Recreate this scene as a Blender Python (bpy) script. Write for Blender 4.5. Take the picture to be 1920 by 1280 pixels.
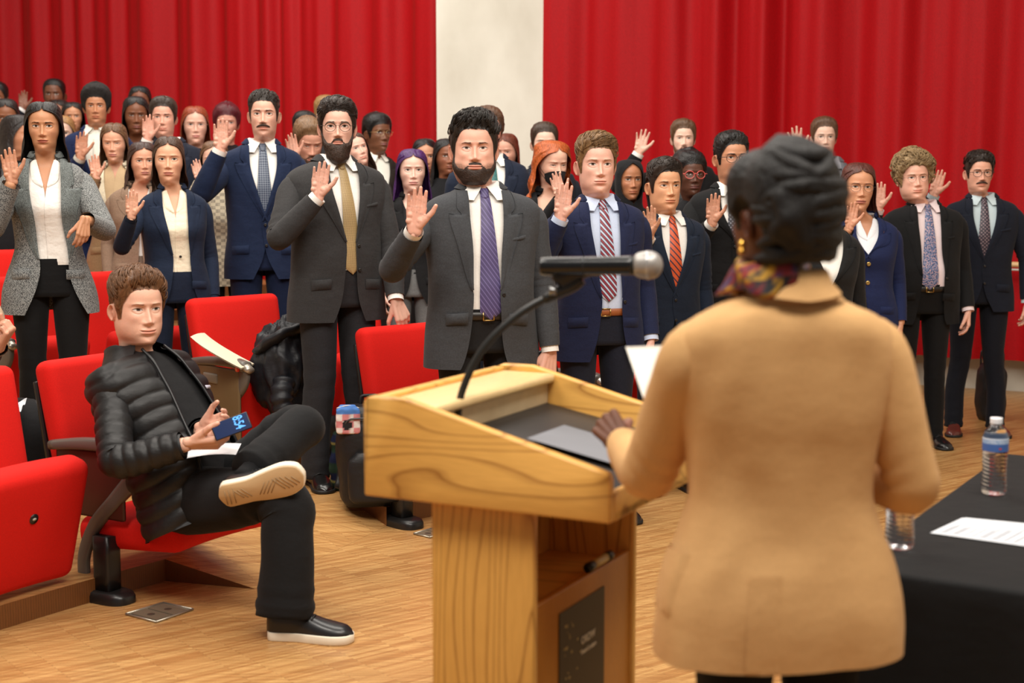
import bpy, bmesh, math, random
import numpy as np
from mathutils import Vector, Matrix
from mathutils.bvhtree import BVHTree

PI = math.pi
for _o in list(bpy.data.objects):
    bpy.data.objects.remove(_o)
SC = bpy.context.scene
COL = SC.collection

# ------------------------------------------------------------------ camera
CAM_H, FPX = 1.52, 2700.0
PITCH = math.atan(305.0 / FPX)
CP, SP = math.cos(PITCH), math.sin(PITCH)
cam_d = bpy.data.cameras.new('camera')
cam_d.sensor_width = 36.0
cam_d.lens = FPX / 1920.0 * 36.0
cam_d.clip_end = 100
cam_d.dof.use_dof = True
cam_d.dof.focus_distance = 6.1
cam_d.dof.aperture_fstop = 2.9
cam = bpy.data.objects.new('camera', cam_d)
COL.objects.link(cam)
cam.location = (0, 0, CAM_H)
cam.rotation_euler = (PI / 2 - PITCH, 0, 0)
SC.camera = cam

# ------------------------------------------------------------------ world, lights, exposure
wd = bpy.data.worlds.new('world')
SC.world = wd
wd.use_nodes = True
wd.node_tree.nodes['Background'].inputs[0].default_value = (1.0, 0.95, 0.90, 1)
wd.node_tree.nodes['Background'].inputs[1].default_value = 0.17
SC.view_settings.view_transform = 'Standard'
SC.view_settings.look = 'None'
SC.view_settings.gamma = 1.0
SC.view_settings.use_curve_mapping = False
SC.view_settings.exposure = -0.12


def area(name, loc, aim, sx, sy, power, col=(1, .93, .84)):
    l = bpy.data.lights.new(name, 'AREA')
    l.shape = 'RECTANGLE'
    l.size, l.size_y = sx, sy
    l.energy = power
    l.color = col
    o = bpy.data.objects.new(name, l)
    COL.objects.link(o)
    o.location = loc
    d = Vector(aim) - Vector(loc)
    o.rotation_euler = d.to_track_quat('-Z', 'Y').to_euler()
    return o


area('stage_light', (0.6, 1.2, 5.2), (0.0, 6.5, 1.0), 3.0, 1.2, 250)
area('stage_light', (-2.6, 2.6, 5.2), (-2.2, 8.0, 1.0), 2.4, 1.2, 200)
area('hall_light', (-1.0, 6.6, 5.4), (-1.0, 7.0, 0), 4.5, 2.5, 300)
area('hall_light', (-3.0, 10.0, 5.4), (-3.0, 11.0, 0), 4.0, 2.0, 190)
area('stage_light', (2.2, 3.4, 5.0), (1.2, 4.2, 0), 2.0, 2.0, 110)

# ------------------------------------------------------------------ numeric helpers


def lin(c):
    c = np.asarray(c, float) / 255.0
    return np.where(c <= .04045, c / 12.92, ((c + .055) / 1.055) ** 2.4)


def sst(x, a, b):
    t = np.clip((np.asarray(x, float) - a) / (b - a), 0, 1)
    return t * t * (3 - 2 * t)


def ci(x, xs, ys):
    """smooth (cubic Hermite) interpolation of a table; ys may be (n,) or (n,k)"""
    x = np.asarray(x, float)
    xs = np.asarray(xs, float)
    ys = np.asarray(ys, float)
    if xs[0] > xs[-1]:
        xs, ys = xs[::-1], ys[::-1]
    x = np.clip(x, xs[0], xs[-1])
    i = np.clip(np.searchsorted(xs, x) - 1, 0, len(xs) - 2)
    h = np.diff(xs)
    d = (np.diff(ys, axis=0).T / h).T
    m = np.zeros_like(ys)
    m[1:-1] = (d[1:] + d[:-1]) / 2
    m[0], m[-1] = d[0], d[-1]
    # limit overshoot
    s = (d[1:] * d[:-1]) <= 0
    m[1:-1] = np.where(s, 0, m[1:-1])
    t = (x - xs[i]) / h[i]
    if ys.ndim > 1:
        t = t[..., None]
        hh = h[i][..., None]
    else:
        hh = h[i]
    return ((2 * t**3 - 3 * t**2 + 1) * ys[i] + (t**3 - 2 * t**2 + t) * hh * m[i]
            + (-2 * t**3 + 3 * t**2) * ys[i + 1] + (t**3 - t**2) * hh * m[i + 1])


def fbm(p, freq, seed=0, n=7, sc=(1, 1, 1)):
    """cheap smooth noise in about -1..1 from a sum of sines"""
    r = np.random.RandomState(seed)
    p = np.asarray(p, float) * np.asarray(sc) * freq
    out = np.zeros(p.shape[:-1])
    for k in range(n):
        d = r.normal(size=3)
        d /= np.linalg.norm(d)
        w = r.uniform(.6, 1.9)
        out += np.sin(p @ d * w * 2 + r.uniform(0, 6.28) + .9 * np.sin(p @ np.roll(d, 1) * w * 1.3 + k))
    return out / n * 1.6


def grid_quads(nr, nc, wrap=False, base=0):
    r = np.arange(nr - 1)[:, None]
    c = np.arange(nc if wrap else nc - 1)[None, :]
    c2 = (c + 1) % nc
    q = np.stack(np.broadcast_arrays(r * nc + c, r * nc + c2, (r + 1) * nc + c2, (r + 1) * nc + c), -1)
    return q.reshape(-1, 4) + base


def vnormals(V, wrap=False):
    """normals of a grid (R,C,3)"""
    du = np.gradient(V, axis=0)
    if wrap:
        dv = (np.roll(V, -1, 1) - np.roll(V, 1, 1)) / 2
    else:
        dv = np.gradient(V, axis=1)
    n = np.cross(dv, du)
    l = np.linalg.norm(n, axis=-1, keepdims=True)
    return n / np.maximum(l, 1e-9)


class MB:
    def __init__(self):
        self.v, self.q, self.t, self.c, self.u = [], [], [], [], []
        self.n = 0

    def add(self, V, Q=None, T=None, col=None, uv=None):
        V = np.asarray(V, float).reshape(-1, 3)
        if Q is not None and len(Q):
            self.q.append(np.asarray(Q, int).reshape(-1, 4) + self.n)
        if T is not None and len(T):
            self.t.append(np.asarray(T, int).reshape(-1, 3) + self.n)
        if col is not None:
            self.c.append(np.broadcast_to(np.asarray(col, float).reshape(-1, 3), (len(V), 3)))
        else:
            self.c.append(np.ones((len(V), 3)) * .8)
        if uv is not None:
            self.u.append(np.asarray(uv, float).reshape(-1, 3))
        else:
            self.u.append(np.zeros((len(V), 3)))
        self.v.append(V)
        self.n += len(V)
        return self

    def grid(self, G, wrap=False, col=None, uv=None, flip=False, cap0=False, cap1=False):
        G = np.asarray(G, float)
        R, C = G.shape[:2]
        q = grid_quads(R, C, wrap)
        if flip:
            q = q[:, ::-1]
        b = self.n
        self.add(G, q, None, None if col is None else np.broadcast_to(col, G.shape).reshape(-1, 3), None if uv is None else uv)
        for cap, r, rev in ((cap0, 0, True), (cap1, R - 1, False)):
            if cap:
                ctr = G[r].mean(0)
                ring = b + r * C + np.arange(C)
                k = self.n
                self.add(ctr[None], col=None if col is None else np.broadcast_to(col, G.shape)[r, 0])
                nx = np.roll(ring, -1)
                t = np.stack([ring, nx, np.full(C, k)], 1)
                if not wrap:
                    t = t[:-1]
                if rev != flip:
                    t = t[:, ::-1]
                self.t.append(t)
        return self

    def box(self, lo, hi, M=None, bev=0.0):
        lo, hi = np.asarray(lo, float), np.asarray(hi, float)
        bm = bmesh.new()
        bmesh.ops.create_cube(bm, size=1.0)
        for v in bm.verts:
            v.co = Vector([(lo[i] + hi[i]) / 2 + v.co[i] * (hi[i] - lo[i]) for i in range(3)])
        if bev > 0:
            bmesh.ops.bevel(bm, geom=bm.edges[:], offset=bev, segments=2, profile=.6, affect='EDGES')
        return self.bm(bm, M)

    def bm(self, bm, M=None):
        bm.verts.index_update()
        V = np.array([v.co for v in bm.verts])
        if M is not None:
            V = tf(M, V)
        Q, T = [], []
        bm.faces.ensure_lookup_table()
        for f in list(bm.faces):
            ix = [v.index for v in f.verts]
            if len(ix) == 4:
                Q.append(ix)
            else:
                for k in range(1, len(ix) - 1):
                    T.append([ix[0], ix[k], ix[k + 1]])
        bm.free()
        return self.add(V, Q, T)

    def arrays(self):
        V = np.concatenate(self.v)
        Q = np.concatenate(self.q) if self.q else np.zeros((0, 4), int)
        T = np.concatenate(self.t) if self.t else np.zeros((0, 3), int)
        return V, Q, T, np.concatenate(self.c), np.concatenate(self.u)

    def build(self, name, mat, parent=None, smooth=True, M=None):
        V, Q, T, C, U = self.arrays()
        if M is not None:
            V = tf(M, V)
        me = bpy.data.meshes.new(name)
        me.vertices.add(len(V))
        me.vertices.foreach_set('co', V.astype('f').ravel())
        nl = len(Q) * 4 + len(T) * 3
        me.loops.add(nl)
        me.loops.foreach_set('vertex_index', np.concatenate([Q.ravel(), T.ravel()]).astype('i'))
        npoly = len(Q) + len(T)
        me.polygons.add(npoly)
        st = np.concatenate([np.arange(len(Q)) * 4, len(Q) * 4 + np.arange(len(T)) * 3]).astype('i')
        me.polygons.foreach_set('loop_start', st)
        me.polygons.foreach_set('use_smooth', np.full(npoly, smooth))
        me.update(calc_edges=True)
        a = me.attributes.new('Col', 'FLOAT_COLOR', 'POINT')
        a.data.foreach_set('color', np.concatenate([C, np.ones((len(C), 1))], 1).astype('f').ravel())
        if np.any(U):
            a = me.attributes.new('tuv', 'FLOAT_VECTOR', 'POINT')
            a.data.foreach_set('vector', U.astype('f').ravel())
        if mat is not None:
            me.materials.append(mat)
        o = bpy.data.objects.new(name, me)
        COL.objects.link(o)
        if parent is not None:
            o.parent = parent
        return o


def tf(M, V):
    M = np.asarray(M, float)
    return np.asarray(V, float) @ M[:3, :3].T + M[:3, 3]


def rot(ax, deg):
    a = math.radians(deg)
    c, s = math.cos(a), math.sin(a)
    M = np.eye(4)
    i, j = {'x': (1, 2), 'y': (2, 0), 'z': (0, 1)}[ax]
    M[i, i], M[i, j], M[j, i], M[j, j] = c, -s, s, c
    return M


def trn(x, y, z):
    M = np.eye(4)
    M[:3, 3] = (x, y, z)
    return M


def scl(s):
    M = np.eye(4)
    M[0, 0] = M[1, 1] = M[2, 2] = s
    return M


def unit(v):
    v = np.asarray(v, float)
    return v / max(np.linalg.norm(v), 1e-9)


def catmull(P, m):
    P = np.asarray(P, float)
    n = len(P)
    if n == 2:
        t = np.linspace(0, 1, m)[:, None]
        return P[0] * (1 - t) + P[1] * t
    d = np.r_[0, np.cumsum(np.linalg.norm(np.diff(P[:, :3], axis=0), axis=1) ** .6)]
    return ci(np.linspace(0, d[-1], m), d, P)


def tube(pts, rad, n=14, m=24, ref=(0, -1, 0), cap=(True, True), wr=None, col=None, mb=None, sq=2.0):
    """swept tube; rad list of (rx, ry) or r, one per control point; wr(s, ang, P)->radius factor"""
    pts = np.asarray(pts, float)
    rad = np.array([(r, r) if np.isscalar(r) else r for r in rad], float)
    A = catmull(np.c_[pts, rad], m)
    P, R = A[:, :3], A[:, 3:]
    T = np.gradient(P, axis=0)
    T /= np.maximum(np.linalg.norm(T, axis=1, keepdims=True), 1e-9)
    u = np.asarray(ref, float)
    G = np.zeros((m, n, 3))
    ang = np.linspace(0, 2 * PI, n, endpoint=False)
    ca, sa = np.cos(ang), np.sin(ang)
    if sq != 2.0:
        ca, sa = np.sign(ca) * np.abs(ca) ** (2 / sq), np.sign(sa) * np.abs(sa) ** (2 / sq)
    for i in range(m):
        u = u - T[i] * (u @ T[i])
        if np.linalg.norm(u) < 1e-4:
            u = np.array([1., 0, 0]) - T[i] * T[i][0]
        u = u / np.linalg.norm(u)
        w = np.cross(T[i], u)
        G[i] = P[i] + np.outer(ca * R[i, 0], u) + np.outer(sa * R[i, 1], w)
    if wr is not None:
        s = np.linspace(0, 1, m)[:, None]
        G = P[:, None] + (G - P[:, None]) * wr(s, ang[None, :], G)[..., None]
    if mb is None:
        mb = MB()
    mb.grid(G, True, col=col, cap0=cap[0], cap1=cap[1])
    return mb


# ------------------------------------------------------------------ materials
_M = {}


def nmat(name):
    m = bpy.data.materials.new(name)
    m.use_nodes = True
    nt = m.node_tree
    b = nt.nodes['Principled BSDF']
    return m, nt, b


def N(nt, typ, **kw):
    n = nt.nodes.new(typ)
    for k, v in kw.items():
        if k.startswith('i_'):
            n.inputs[k[2:].replace('_', ' ')].default_value = v
        else:
            setattr(n, k, v)
    return n


def rgba(c):
    return tuple(lin(c)) + (1.0,)


def bump(nt, b, fac, strength, dist=.01):
    bp = N(nt, 'ShaderNodeBump')
    bp.inputs['Strength'].default_value = strength
    bp.inputs['Distance'].default_value = dist
    nt.links.new(fac, bp.inputs['Height'])
    nt.links.new(bp.outputs[0], b.inputs['Normal'])


def coords(nt, scale=(1, 1, 1), kind='Object', rz=0, rx=0):
    tc = N(nt, 'ShaderNodeTexCoord')
    mp = N(nt, 'ShaderNodeMapping')
    mp.inputs['Scale'].default_value = scale
    mp.inputs['Rotation'].default_value = (rx, 0, rz)
    nt.links.new(tc.outputs[kind], mp.inputs[0])
    return mp.outputs[0]


def ramp(nt, fac, stops):
    r = N(nt, 'ShaderNodeValToRGB')
    el = r.color_ramp.elements
    while len(el) < len(stops):
        el.new(.5)
    for e, (p, c) in zip(el, stops):
        e.position = p
        e.color = c
    nt.links.new(fac, r.inputs[0])
    return r.outputs[0]


def m_plain(c, rough=.5, metal=0.0, key=None, spec=.5, coat=0, noise=0.0, nscale=60, bumpk=0.0):
    k = ('plain', tuple(c), rough, metal, spec, coat, noise, nscale, bumpk)
    if k in _M:
        return _M[k]
    m, nt, b = nmat(key or 'plain')
    b.inputs['Base Color'].default_value = rgba(c)
    b.inputs['Roughness'].default_value = rough
    b.inputs['Metallic'].default_value = metal
    b.inputs['Specular IOR Level'].default_value = spec
    b.inputs['Coat Weight'].default_value = coat
    if noise or bumpk:
        n = N(nt, 'ShaderNodeTexNoise', i_Scale=nscale, i_Detail=3.0)
        nt.links.new(coords(nt), n.inputs['Vector'])
        if noise:
            l = lin(c)
            o = ramp(nt, n.outputs[0], [(.3, tuple(np.clip(l * (1 - noise), 0, 1)) + (1,)), (.7, tuple(np.clip(l * (1 + noise), 0, 1)) + (1,))])
            nt.links.new(o, b.inputs['Base Color'])
        if bumpk:
            bump(nt, b, n.outputs[0], bumpk)
    _M[k] = m
    return m


def m_cloth(c, kind='wool', c2=None):
    k = ('cloth', tuple(c), kind, tuple(c2) if c2 else None)
    if k in _M:
        return _M[k]
    m, nt, b = nmat('cloth_' + kind)
    l = lin(c)
    b.inputs['Roughness'].default_value = .85
    b.inputs['Specular IOR Level'].default_value = .25
    b.inputs['Sheen Weight'].default_value = .04 if kind not in ('satin', 'nylon') else 0
    if kind in ('wool', 'trouser'):
        l = l * (.62 if l.mean() < .12 else 1.0)
    b.inputs['Sheen Roughness'].default_value = .5
    l2 = lin(c2) if c2 is not None else l * 1.25
    if kind == 'tweed':
        n = N(nt, 'ShaderNodeTexNoise', i_Scale=1.0, i_Detail=2.0)
        nt.links.new(coords(nt, (400, 400, 170)), n.inputs['Vector'])
        o = ramp(nt, n.outputs[0], [(.42, tuple(l) + (1,)), (.58, tuple(l2) + (1,))])
    elif kind == 'plaid':
        w1 = N(nt, 'ShaderNodeTexChecker', i_Scale=38.0)
        nt.links.new(coords(nt, (1, .2, 1.4)), w1.inputs['Vector'])
        w1.inputs['Color1'].default_value = tuple(l) + (1,)
        w1.inputs['Color2'].default_value = tuple(l2) + (1,)
        n = N(nt, 'ShaderNodeTexNoise', i_Scale=70.0)
        nt.links.new(coords(nt), n.inputs['Vector'])
        mx = N(nt, 'ShaderNodeMixRGB')
        mx.inputs[2].default_value = tuple(l) + (1,)
        nt.links.new(n.outputs[0], mx.inputs[0])
        nt.links.new(w1.outputs[0], mx.inputs[1])
        o = mx.outputs[0]
    elif kind == 'stripe':
        n = N(nt, 'ShaderNodeTexWave', i_Scale=28.0)
        nt.links.new(coords(nt, (1, .3, .1)), n.inputs['Vector'])
        o = ramp(nt, n.outputs[0], [(.4, tuple(l) + (1,)), (.6, tuple(l2) + (1,))])
    else:
        n = N(nt, 'ShaderNodeTexNoise', i_Scale=180.0, i_Detail=3.0)
        nt.links.new(coords(nt), n.inputs['Vector'])
        v_ = .05 if kind in ('shirt', 'satin', 'camel') else .16
        o = ramp(nt, n.outputs[0], [(.3, tuple(l * (1 - v_)) + (1,)), (.75, tuple(np.clip(l * (1 + v_), 0, 1)) + (1,))])
    nt.links.new(o, b.inputs['Base Color'])
    w = N(nt, 'ShaderNodeTexNoise', i_Scale=14.0, i_Detail=3.0)
    nt.links.new(coords(nt, (1, 1, 1.6)), w.inputs['Vector'])
    f = N(nt, 'ShaderNodeTexNoise', i_Scale=500.0)
    nt.links.new(coords(nt), f.inputs['Vector'])
    ad = N(nt, 'ShaderNodeMath', operation='MULTIPLY_ADD')
    ad.inputs[1].default_value = .06
    nt.links.new(f.outputs[0], ad.inputs[0])
    nt.links.new(w.outputs[0], ad.inputs[2])
    bump(nt, b, ad.outputs[0], {'satin': .4, 'shirt': .10, 'camel': .12}.get(kind, .20), .02)
    if kind == 'satin':
        b.inputs['Roughness'].default_value = .45
    if kind == 'nylon':
        b.inputs['Roughness'].default_value = .50
        b.inputs['Specular IOR Level'].default_value = .4
    _M[k] = m
    return m


def m_hair(c, rough=.5, curly=False):
    k = ('hair', tuple(c), rough, curly)
    if k in _M:
        return _M[k]
    m, nt, b = nmat('hair')
    l = lin(c)
    n = N(nt, 'ShaderNodeTexNoise', i_Scale=1.0, i_Detail=4.0)
    nt.links.new(coords(nt, (230, 45, 60) if not curly else (150, 150, 150)), n.inputs['Vector'])
    o = ramp(nt, n.outputs[0], [(.3, tuple(l * .55) + (1,)), (.72, tuple(np.clip(l * 1.45, 0, 1)) + (1,))])
    nt.links.new(o, b.inputs['Base Color'])
    b.inputs['Roughness'].default_value = rough
    b.inputs['Specular IOR Level'].default_value = .4
    bump(nt, b, n.outputs[0], .4, .01)
    _M[k] = m
    return m


def m_skin():
    if 'skin' in _M:
        return _M['skin']
    m, nt, b = nmat('skin')
    a = N(nt, 'ShaderNodeAttribute', attribute_name='Col')
    nt.links.new(a.outputs['Color'], b.inputs['Base Color'])
    b.inputs['Roughness'].default_value = .47
    b.inputs['Specular IOR Level'].default_value = .4
    b.inputs['Subsurface Weight'].default_value = .12
    b.inputs['Subsurface Radius'].default_value = (1, .35, .2)
    b.inputs['Subsurface Scale'].default_value = .008
    n = N(nt, 'ShaderNodeTexNoise', i_Scale=160.0, i_Detail=2.0)
    nt.links.new(coords(nt), n.inputs['Vector'])
    bump(nt, b, n.outputs[0], .06, .01)
    _M['skin'] = m
    return m


def m_vcol(rough=.6, key='painted', spec=.4):
    k = ('vcol', rough, key)
    if k in _M:
        return _M[k]
    m, nt, b = nmat(key)
    a = N(nt, 'ShaderNodeAttribute', attribute_name='Col')
    nt.links.new(a.outputs['Color'], b.inputs['Base Color'])
    b.inputs['Roughness'].default_value = rough
    b.inputs['Specular IOR Level'].default_value = spec
    _M[k] = m
    return m


def m_tie(kind, base, c2=(200, 200, 200), c3=None, scale=1.0, angle=45):
    """silk tie: stripes or small figures in the tie's own coordinates (u across, v along, metres)"""
    k = ('tie', kind, tuple(base), tuple(c2), scale)
    if k in _M:
        return _M[k]
    m, nt, b = nmat('tie_' + kind)
    a = N(nt, 'ShaderNodeAttribute', attribute_name='tuv')
    mp = N(nt, 'ShaderNodeMapping')
    nt.links.new(a.outputs['Vector'], mp.inputs[0])
    B, C2 = tuple(lin(base)) + (1,), tuple(lin(c2)) + (1,)
    C3 = tuple(lin(c3)) + (1,) if c3 is not None else B
    if kind == 'stripe':
        mp.inputs['Rotation'].default_value = (0, 0, math.radians(angle))
        w = N(nt, 'ShaderNodeTexWave', i_Scale=scale)
        w.wave_profile = 'SAW'
        nt.links.new(mp.outputs[0], w.inputs['Vector'])
        r = N(nt, 'ShaderNodeValToRGB')
        r.color_ramp.interpolation = 'CONSTANT'
        st = [(0, B), (.38, C2), (.55, C3), (.85, C2)] if c3 is not None else [(0, B), (.45, C2), (.72, B), (.95, B)]
        el = r.color_ramp.elements
        while len(el) < len(st):
            el.new(.5)
        for e, (p, c) in zip(el, st):
            e.position, e.color = p, c
        nt.links.new(w.outputs['Fac'], r.inputs[0])
        o = r.outputs[0]
    else:
        mp.inputs['Rotation'].default_value = (0, 0, math.radians(45))
        if kind == 'dots':
            w = N(nt, 'ShaderNodeTexVoronoi', i_Scale=scale)
            w.inputs['Randomness'].default_value = .15
            nt.links.new(mp.outputs[0], w.inputs['Vector'])
            o = ramp(nt, w.outputs['Distance'], [(.22, C2), (.34, B)])
        elif kind == 'check':
            w = N(nt, 'ShaderNodeTexChecker', i_Scale=scale)
            w.inputs['Color1'].default_value = B
            w.inputs['Color2'].default_value = C2
            nt.links.new(mp.outputs[0], w.inputs['Vector'])
            o = w.outputs[0]
        else:
            w = N(nt, 'ShaderNodeTexNoise', i_Scale=scale, i_Detail=2.0)
            nt.links.new(mp.outputs[0], w.inputs['Vector'])
            o = ramp(nt, w.outputs[0], [(.40, B), (.5, C2), (.62, C3)])
    nt.links.new(o, b.inputs['Base Color'])
    b.inputs['Roughness'].default_value = .5
    _M[k] = m
    return m


def m_wood(c, dark, scale=(1, 1, 1), rz=0, key='wood', rough=.4, contrast=1.0, ring=9.0):
    k = ('wood', tuple(c), tuple(dark), scale, rz, ring)
    if k in _M:
        return _M[k]
    m, nt, b = nmat(key)
    v = coords(nt, scale, rz=rz)
    n0 = N(nt, 'ShaderNodeTexNoise', i_Scale=2.2, i_Detail=2.0)
    nt.links.new(v, n0.inputs['Vector'])
    w = N(nt, 'ShaderNodeTexWave', i_Scale=ring, i_Distortion=2.6, i_Detail=2.0)
    w.bands_direction = 'X'
    w.wave_profile = 'SAW'
    w.inputs['Detail Scale'].default_value = 1.4
    nt.links.new(v, w.inputs['Vector'])
    L, D = lin(c), lin(dark)
    o = ramp(nt, w.outputs['Fac'], [(0, tuple(L) + (1,)), (.6, tuple(L * .97) + (1,)), (.9, tuple(L * .55 + D * .45) + (1,)), (1, tuple(D) + (1,))])
    f = N(nt, 'ShaderNodeTexNoise', i_Scale=60.0, i_Detail=2.0)
    nt.links.new(v, f.inputs['Vector'])
    mx = N(nt, 'ShaderNodeMixRGB', blend_type='MULTIPLY')
    mx.inputs[0].default_value = .35
    nt.links.new(o, mx.inputs[1])
    o2 = ramp(nt, f.outputs[0], [(.3, (.75, .72, .68, 1)), (.7, (1, 1, 1, 1))])
    nt.links.new(o2, mx.inputs[2])
    nt.links.new(mx.outputs[0], b.inputs['Base Color'])
    b.inputs['Roughness'].default_value = rough
    _M[k] = m
    return m


def tag(o, label=None, cat=None, group=None, kind=None):
    if label:
        o['label'] = label
    if cat:
        o['category'] = cat
    if group:
        o['group'] = group
    if kind:
        o['kind'] = kind
    return o


def thing(name, label, cat, loc=(0, 0, 0), rz=0.0, group=None):
    o = bpy.data.objects.new(name, None)
    o.empty_display_size = .1
    COL.objects.link(o)
    o.location = loc
    o.rotation_euler = (0, 0, rz)
    return tag(o, label, cat, group)


def ray(px, py):
    dx, dy = (px - 960) / FPX, (640 - py) / FPX
    return np.array([dx, CP + SP * dy, -SP + CP * dy])


def at(px, py, Y):
    d = ray(px, py)
    return np.array([0, 0, CAM_H]) + d * (Y / d[1])


RC = (5.3, .3)


def zf(X, Y):
    a = math.degrees(math.atan2(Y - RC[1], X - RC[0]))
    r = math.hypot(X - RC[0], Y - RC[1])
    if a > 114 and r > 8.32:
        return .085 * math.ceil((r - 8.32) / 1.02)
    return 0.0

# ================================================================== PEOPLE
# Everything is modelled on a 1.78 m figure facing -y (x+ is the figure's own left), then scaled.


class Torso:
    MEN = np.array([  # z, half width, front, back
        (1.60, .052, .030, .074), (1.545, .056, .036, .076), (1.515, .066, .046, .084), (1.50, .088, .055, .092), (1.485, .131, .064, .100), (1.465, .174, .076, .106),
        (1.44, .197, .088, .112), (1.40, .204, .101, .116), (1.34, .200, .117, .119), (1.27, .188, .126, .116),
        (1.19, .178, .124, .107), (1.10, .172, .119, .098), (1.02, .175, .116, .098), (.94, .183, .113, .108),
        (.86, .188, .110, .112), (.78, .188, .107, .110), (.60, .186, .105, .108), (.40, .186, .105, .108)])
    WOM = np.array([
        (1.60, .044, .026, .068), (1.545, .047, .031, .070), (1.515, .052, .040, .077), (1.50, .064, .047, .084), (1.485, .094, .055, .091), (1.465, .134, .067, .097),
        (1.44, .166, .078, .102), (1.40, .176, .092, .104), (1.34, .173, .116, .106), (1.27, .163, .136, .104),
        (1.19, .150, .112, .095), (1.10, .143, .100, .088), (1.02, .158, .106, .096), (.94, .178, .110, .110),
        (.86, .186, .108, .116), (.78, .186, .105, .112), (.60, .182, .104, .108), (.40, .182, .104, .108)])

    def __init__(s, sex='m', wide=1.0, belly=0.0, M=None, deep=1.0):
        t = (s.MEN if sex == 'm' else s.WOM).copy()
        sh = sst(1.55 - t[:, 0], 0.0, .12)
        t[:, 1] *= 1 + (wide - 1) * sh
        t[:, 2] *= 1 + (deep - 1) * sh
        t[:, 3] *= 1 + (deep - 1) * sh
        g = np.exp(-((t[:, 0] - 1.06) / .14) ** 2)
        t[:, 1] += .30 * belly * g
        t[:, 2] += belly * g
        t[:, 3] += .2 * belly * g
        s.t = t
        s.M = np.eye(4) if M is None else M
        s.nx = 2.35
        s.hx = 0.0

    def wfb(s, z):
        r = ci(z, s.t[:, 0], s.t[:, 1:])
        return r[..., 0], r[..., 1], r[..., 2]

    def raw(s, a, z, off=0.0):
        a, z, off = np.broadcast_arrays(np.asarray(a, float), np.asarray(z, float), np.asarray(off, float))
        W, F, B = s.wfb(z)
        n = 2.0 + (s.nx - 2.0) * sst(1.50 - z, 0, .06)
        sa, ca = np.sin(a), np.cos(a)
        x = (W + off) * np.sign(sa) * np.abs(sa) ** (2 / n)
        y = -np.where(ca > 0, F + off, B + off) * np.sign(ca) * np.abs(ca) ** (2 / n)
        zz = z + np.minimum(off, .03) * .7 * sst(z, 1.40, 1.47)
        return np.stack([x, y, zz], -1)

    def pt(s, a, z, off=0.0):
        return tf(s.M, s.raw(a, z, off))

    def ang(s, x, z, off=0.0):
        x, z, off = np.broadcast_arrays(np.asarray(x, float), np.asarray(z, float), np.asarray(off, float))
        W = s.wfb(z)[0] + off
        n = 2.0 + (s.nx - 2.0) * sst(1.50 - z, 0, .06)
        return np.sign(x) * np.arcsin(np.clip(np.abs(x) / W, 0, .999) ** (n / 2))

    def front(s, x, z, off=0.0):
        return s.pt(s.ang(x, z, off), z, off)


def garment(T, z0, z1, off, xl=None, xr=None, R=36, C=60, wrk=.004, seed=0, flare=0.0, puff=None, zsp=None):
    """open-front shell of the torso from height z0 to z1; xl/xr: front edge tables [(z,x)...]"""
    zs = np.linspace(z0, z1, R) if zsp is None else zsp
    R = len(zs)
    el = np.zeros(R) if xl is None else ci(zs, *np.array(xl).T)
    er = np.zeros(R) if xr is None else ci(zs, *np.array(xr).T)
    offs = off + flare * sst(1.05 - zs, 0, .3)
    aL, aR = T.ang(el, zs, offs), T.ang(er, zs, offs)
    u = np.linspace(0, 1, C)[None, :]
    A = aL[:, None] + u * (2 * PI + aR - aL)[:, None]
    O = np.repeat(offs[:, None], C, 1)
    Z = np.repeat(zs[:, None], C, 1)
    P0 = T.raw(A, Z, O)
    if wrk:
        O = O + wrk * fbm(P0, 9.0, seed, sc=(1, 1, .55)) + wrk * .6 * fbm(P0, 24.0, seed + 1, sc=(1, 1, .5))
    if puff is not None:
        O = O + puff(Z, A)
    if xl is not None:      # wearer's left laps over
        O = O + .004 * np.clip(1 - u * 12, 0, 1) * (sst(zs, 1.04, 1.09)[:, None] if off < .01 else 1.0)
    return T.pt(A, Z, O)


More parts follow.
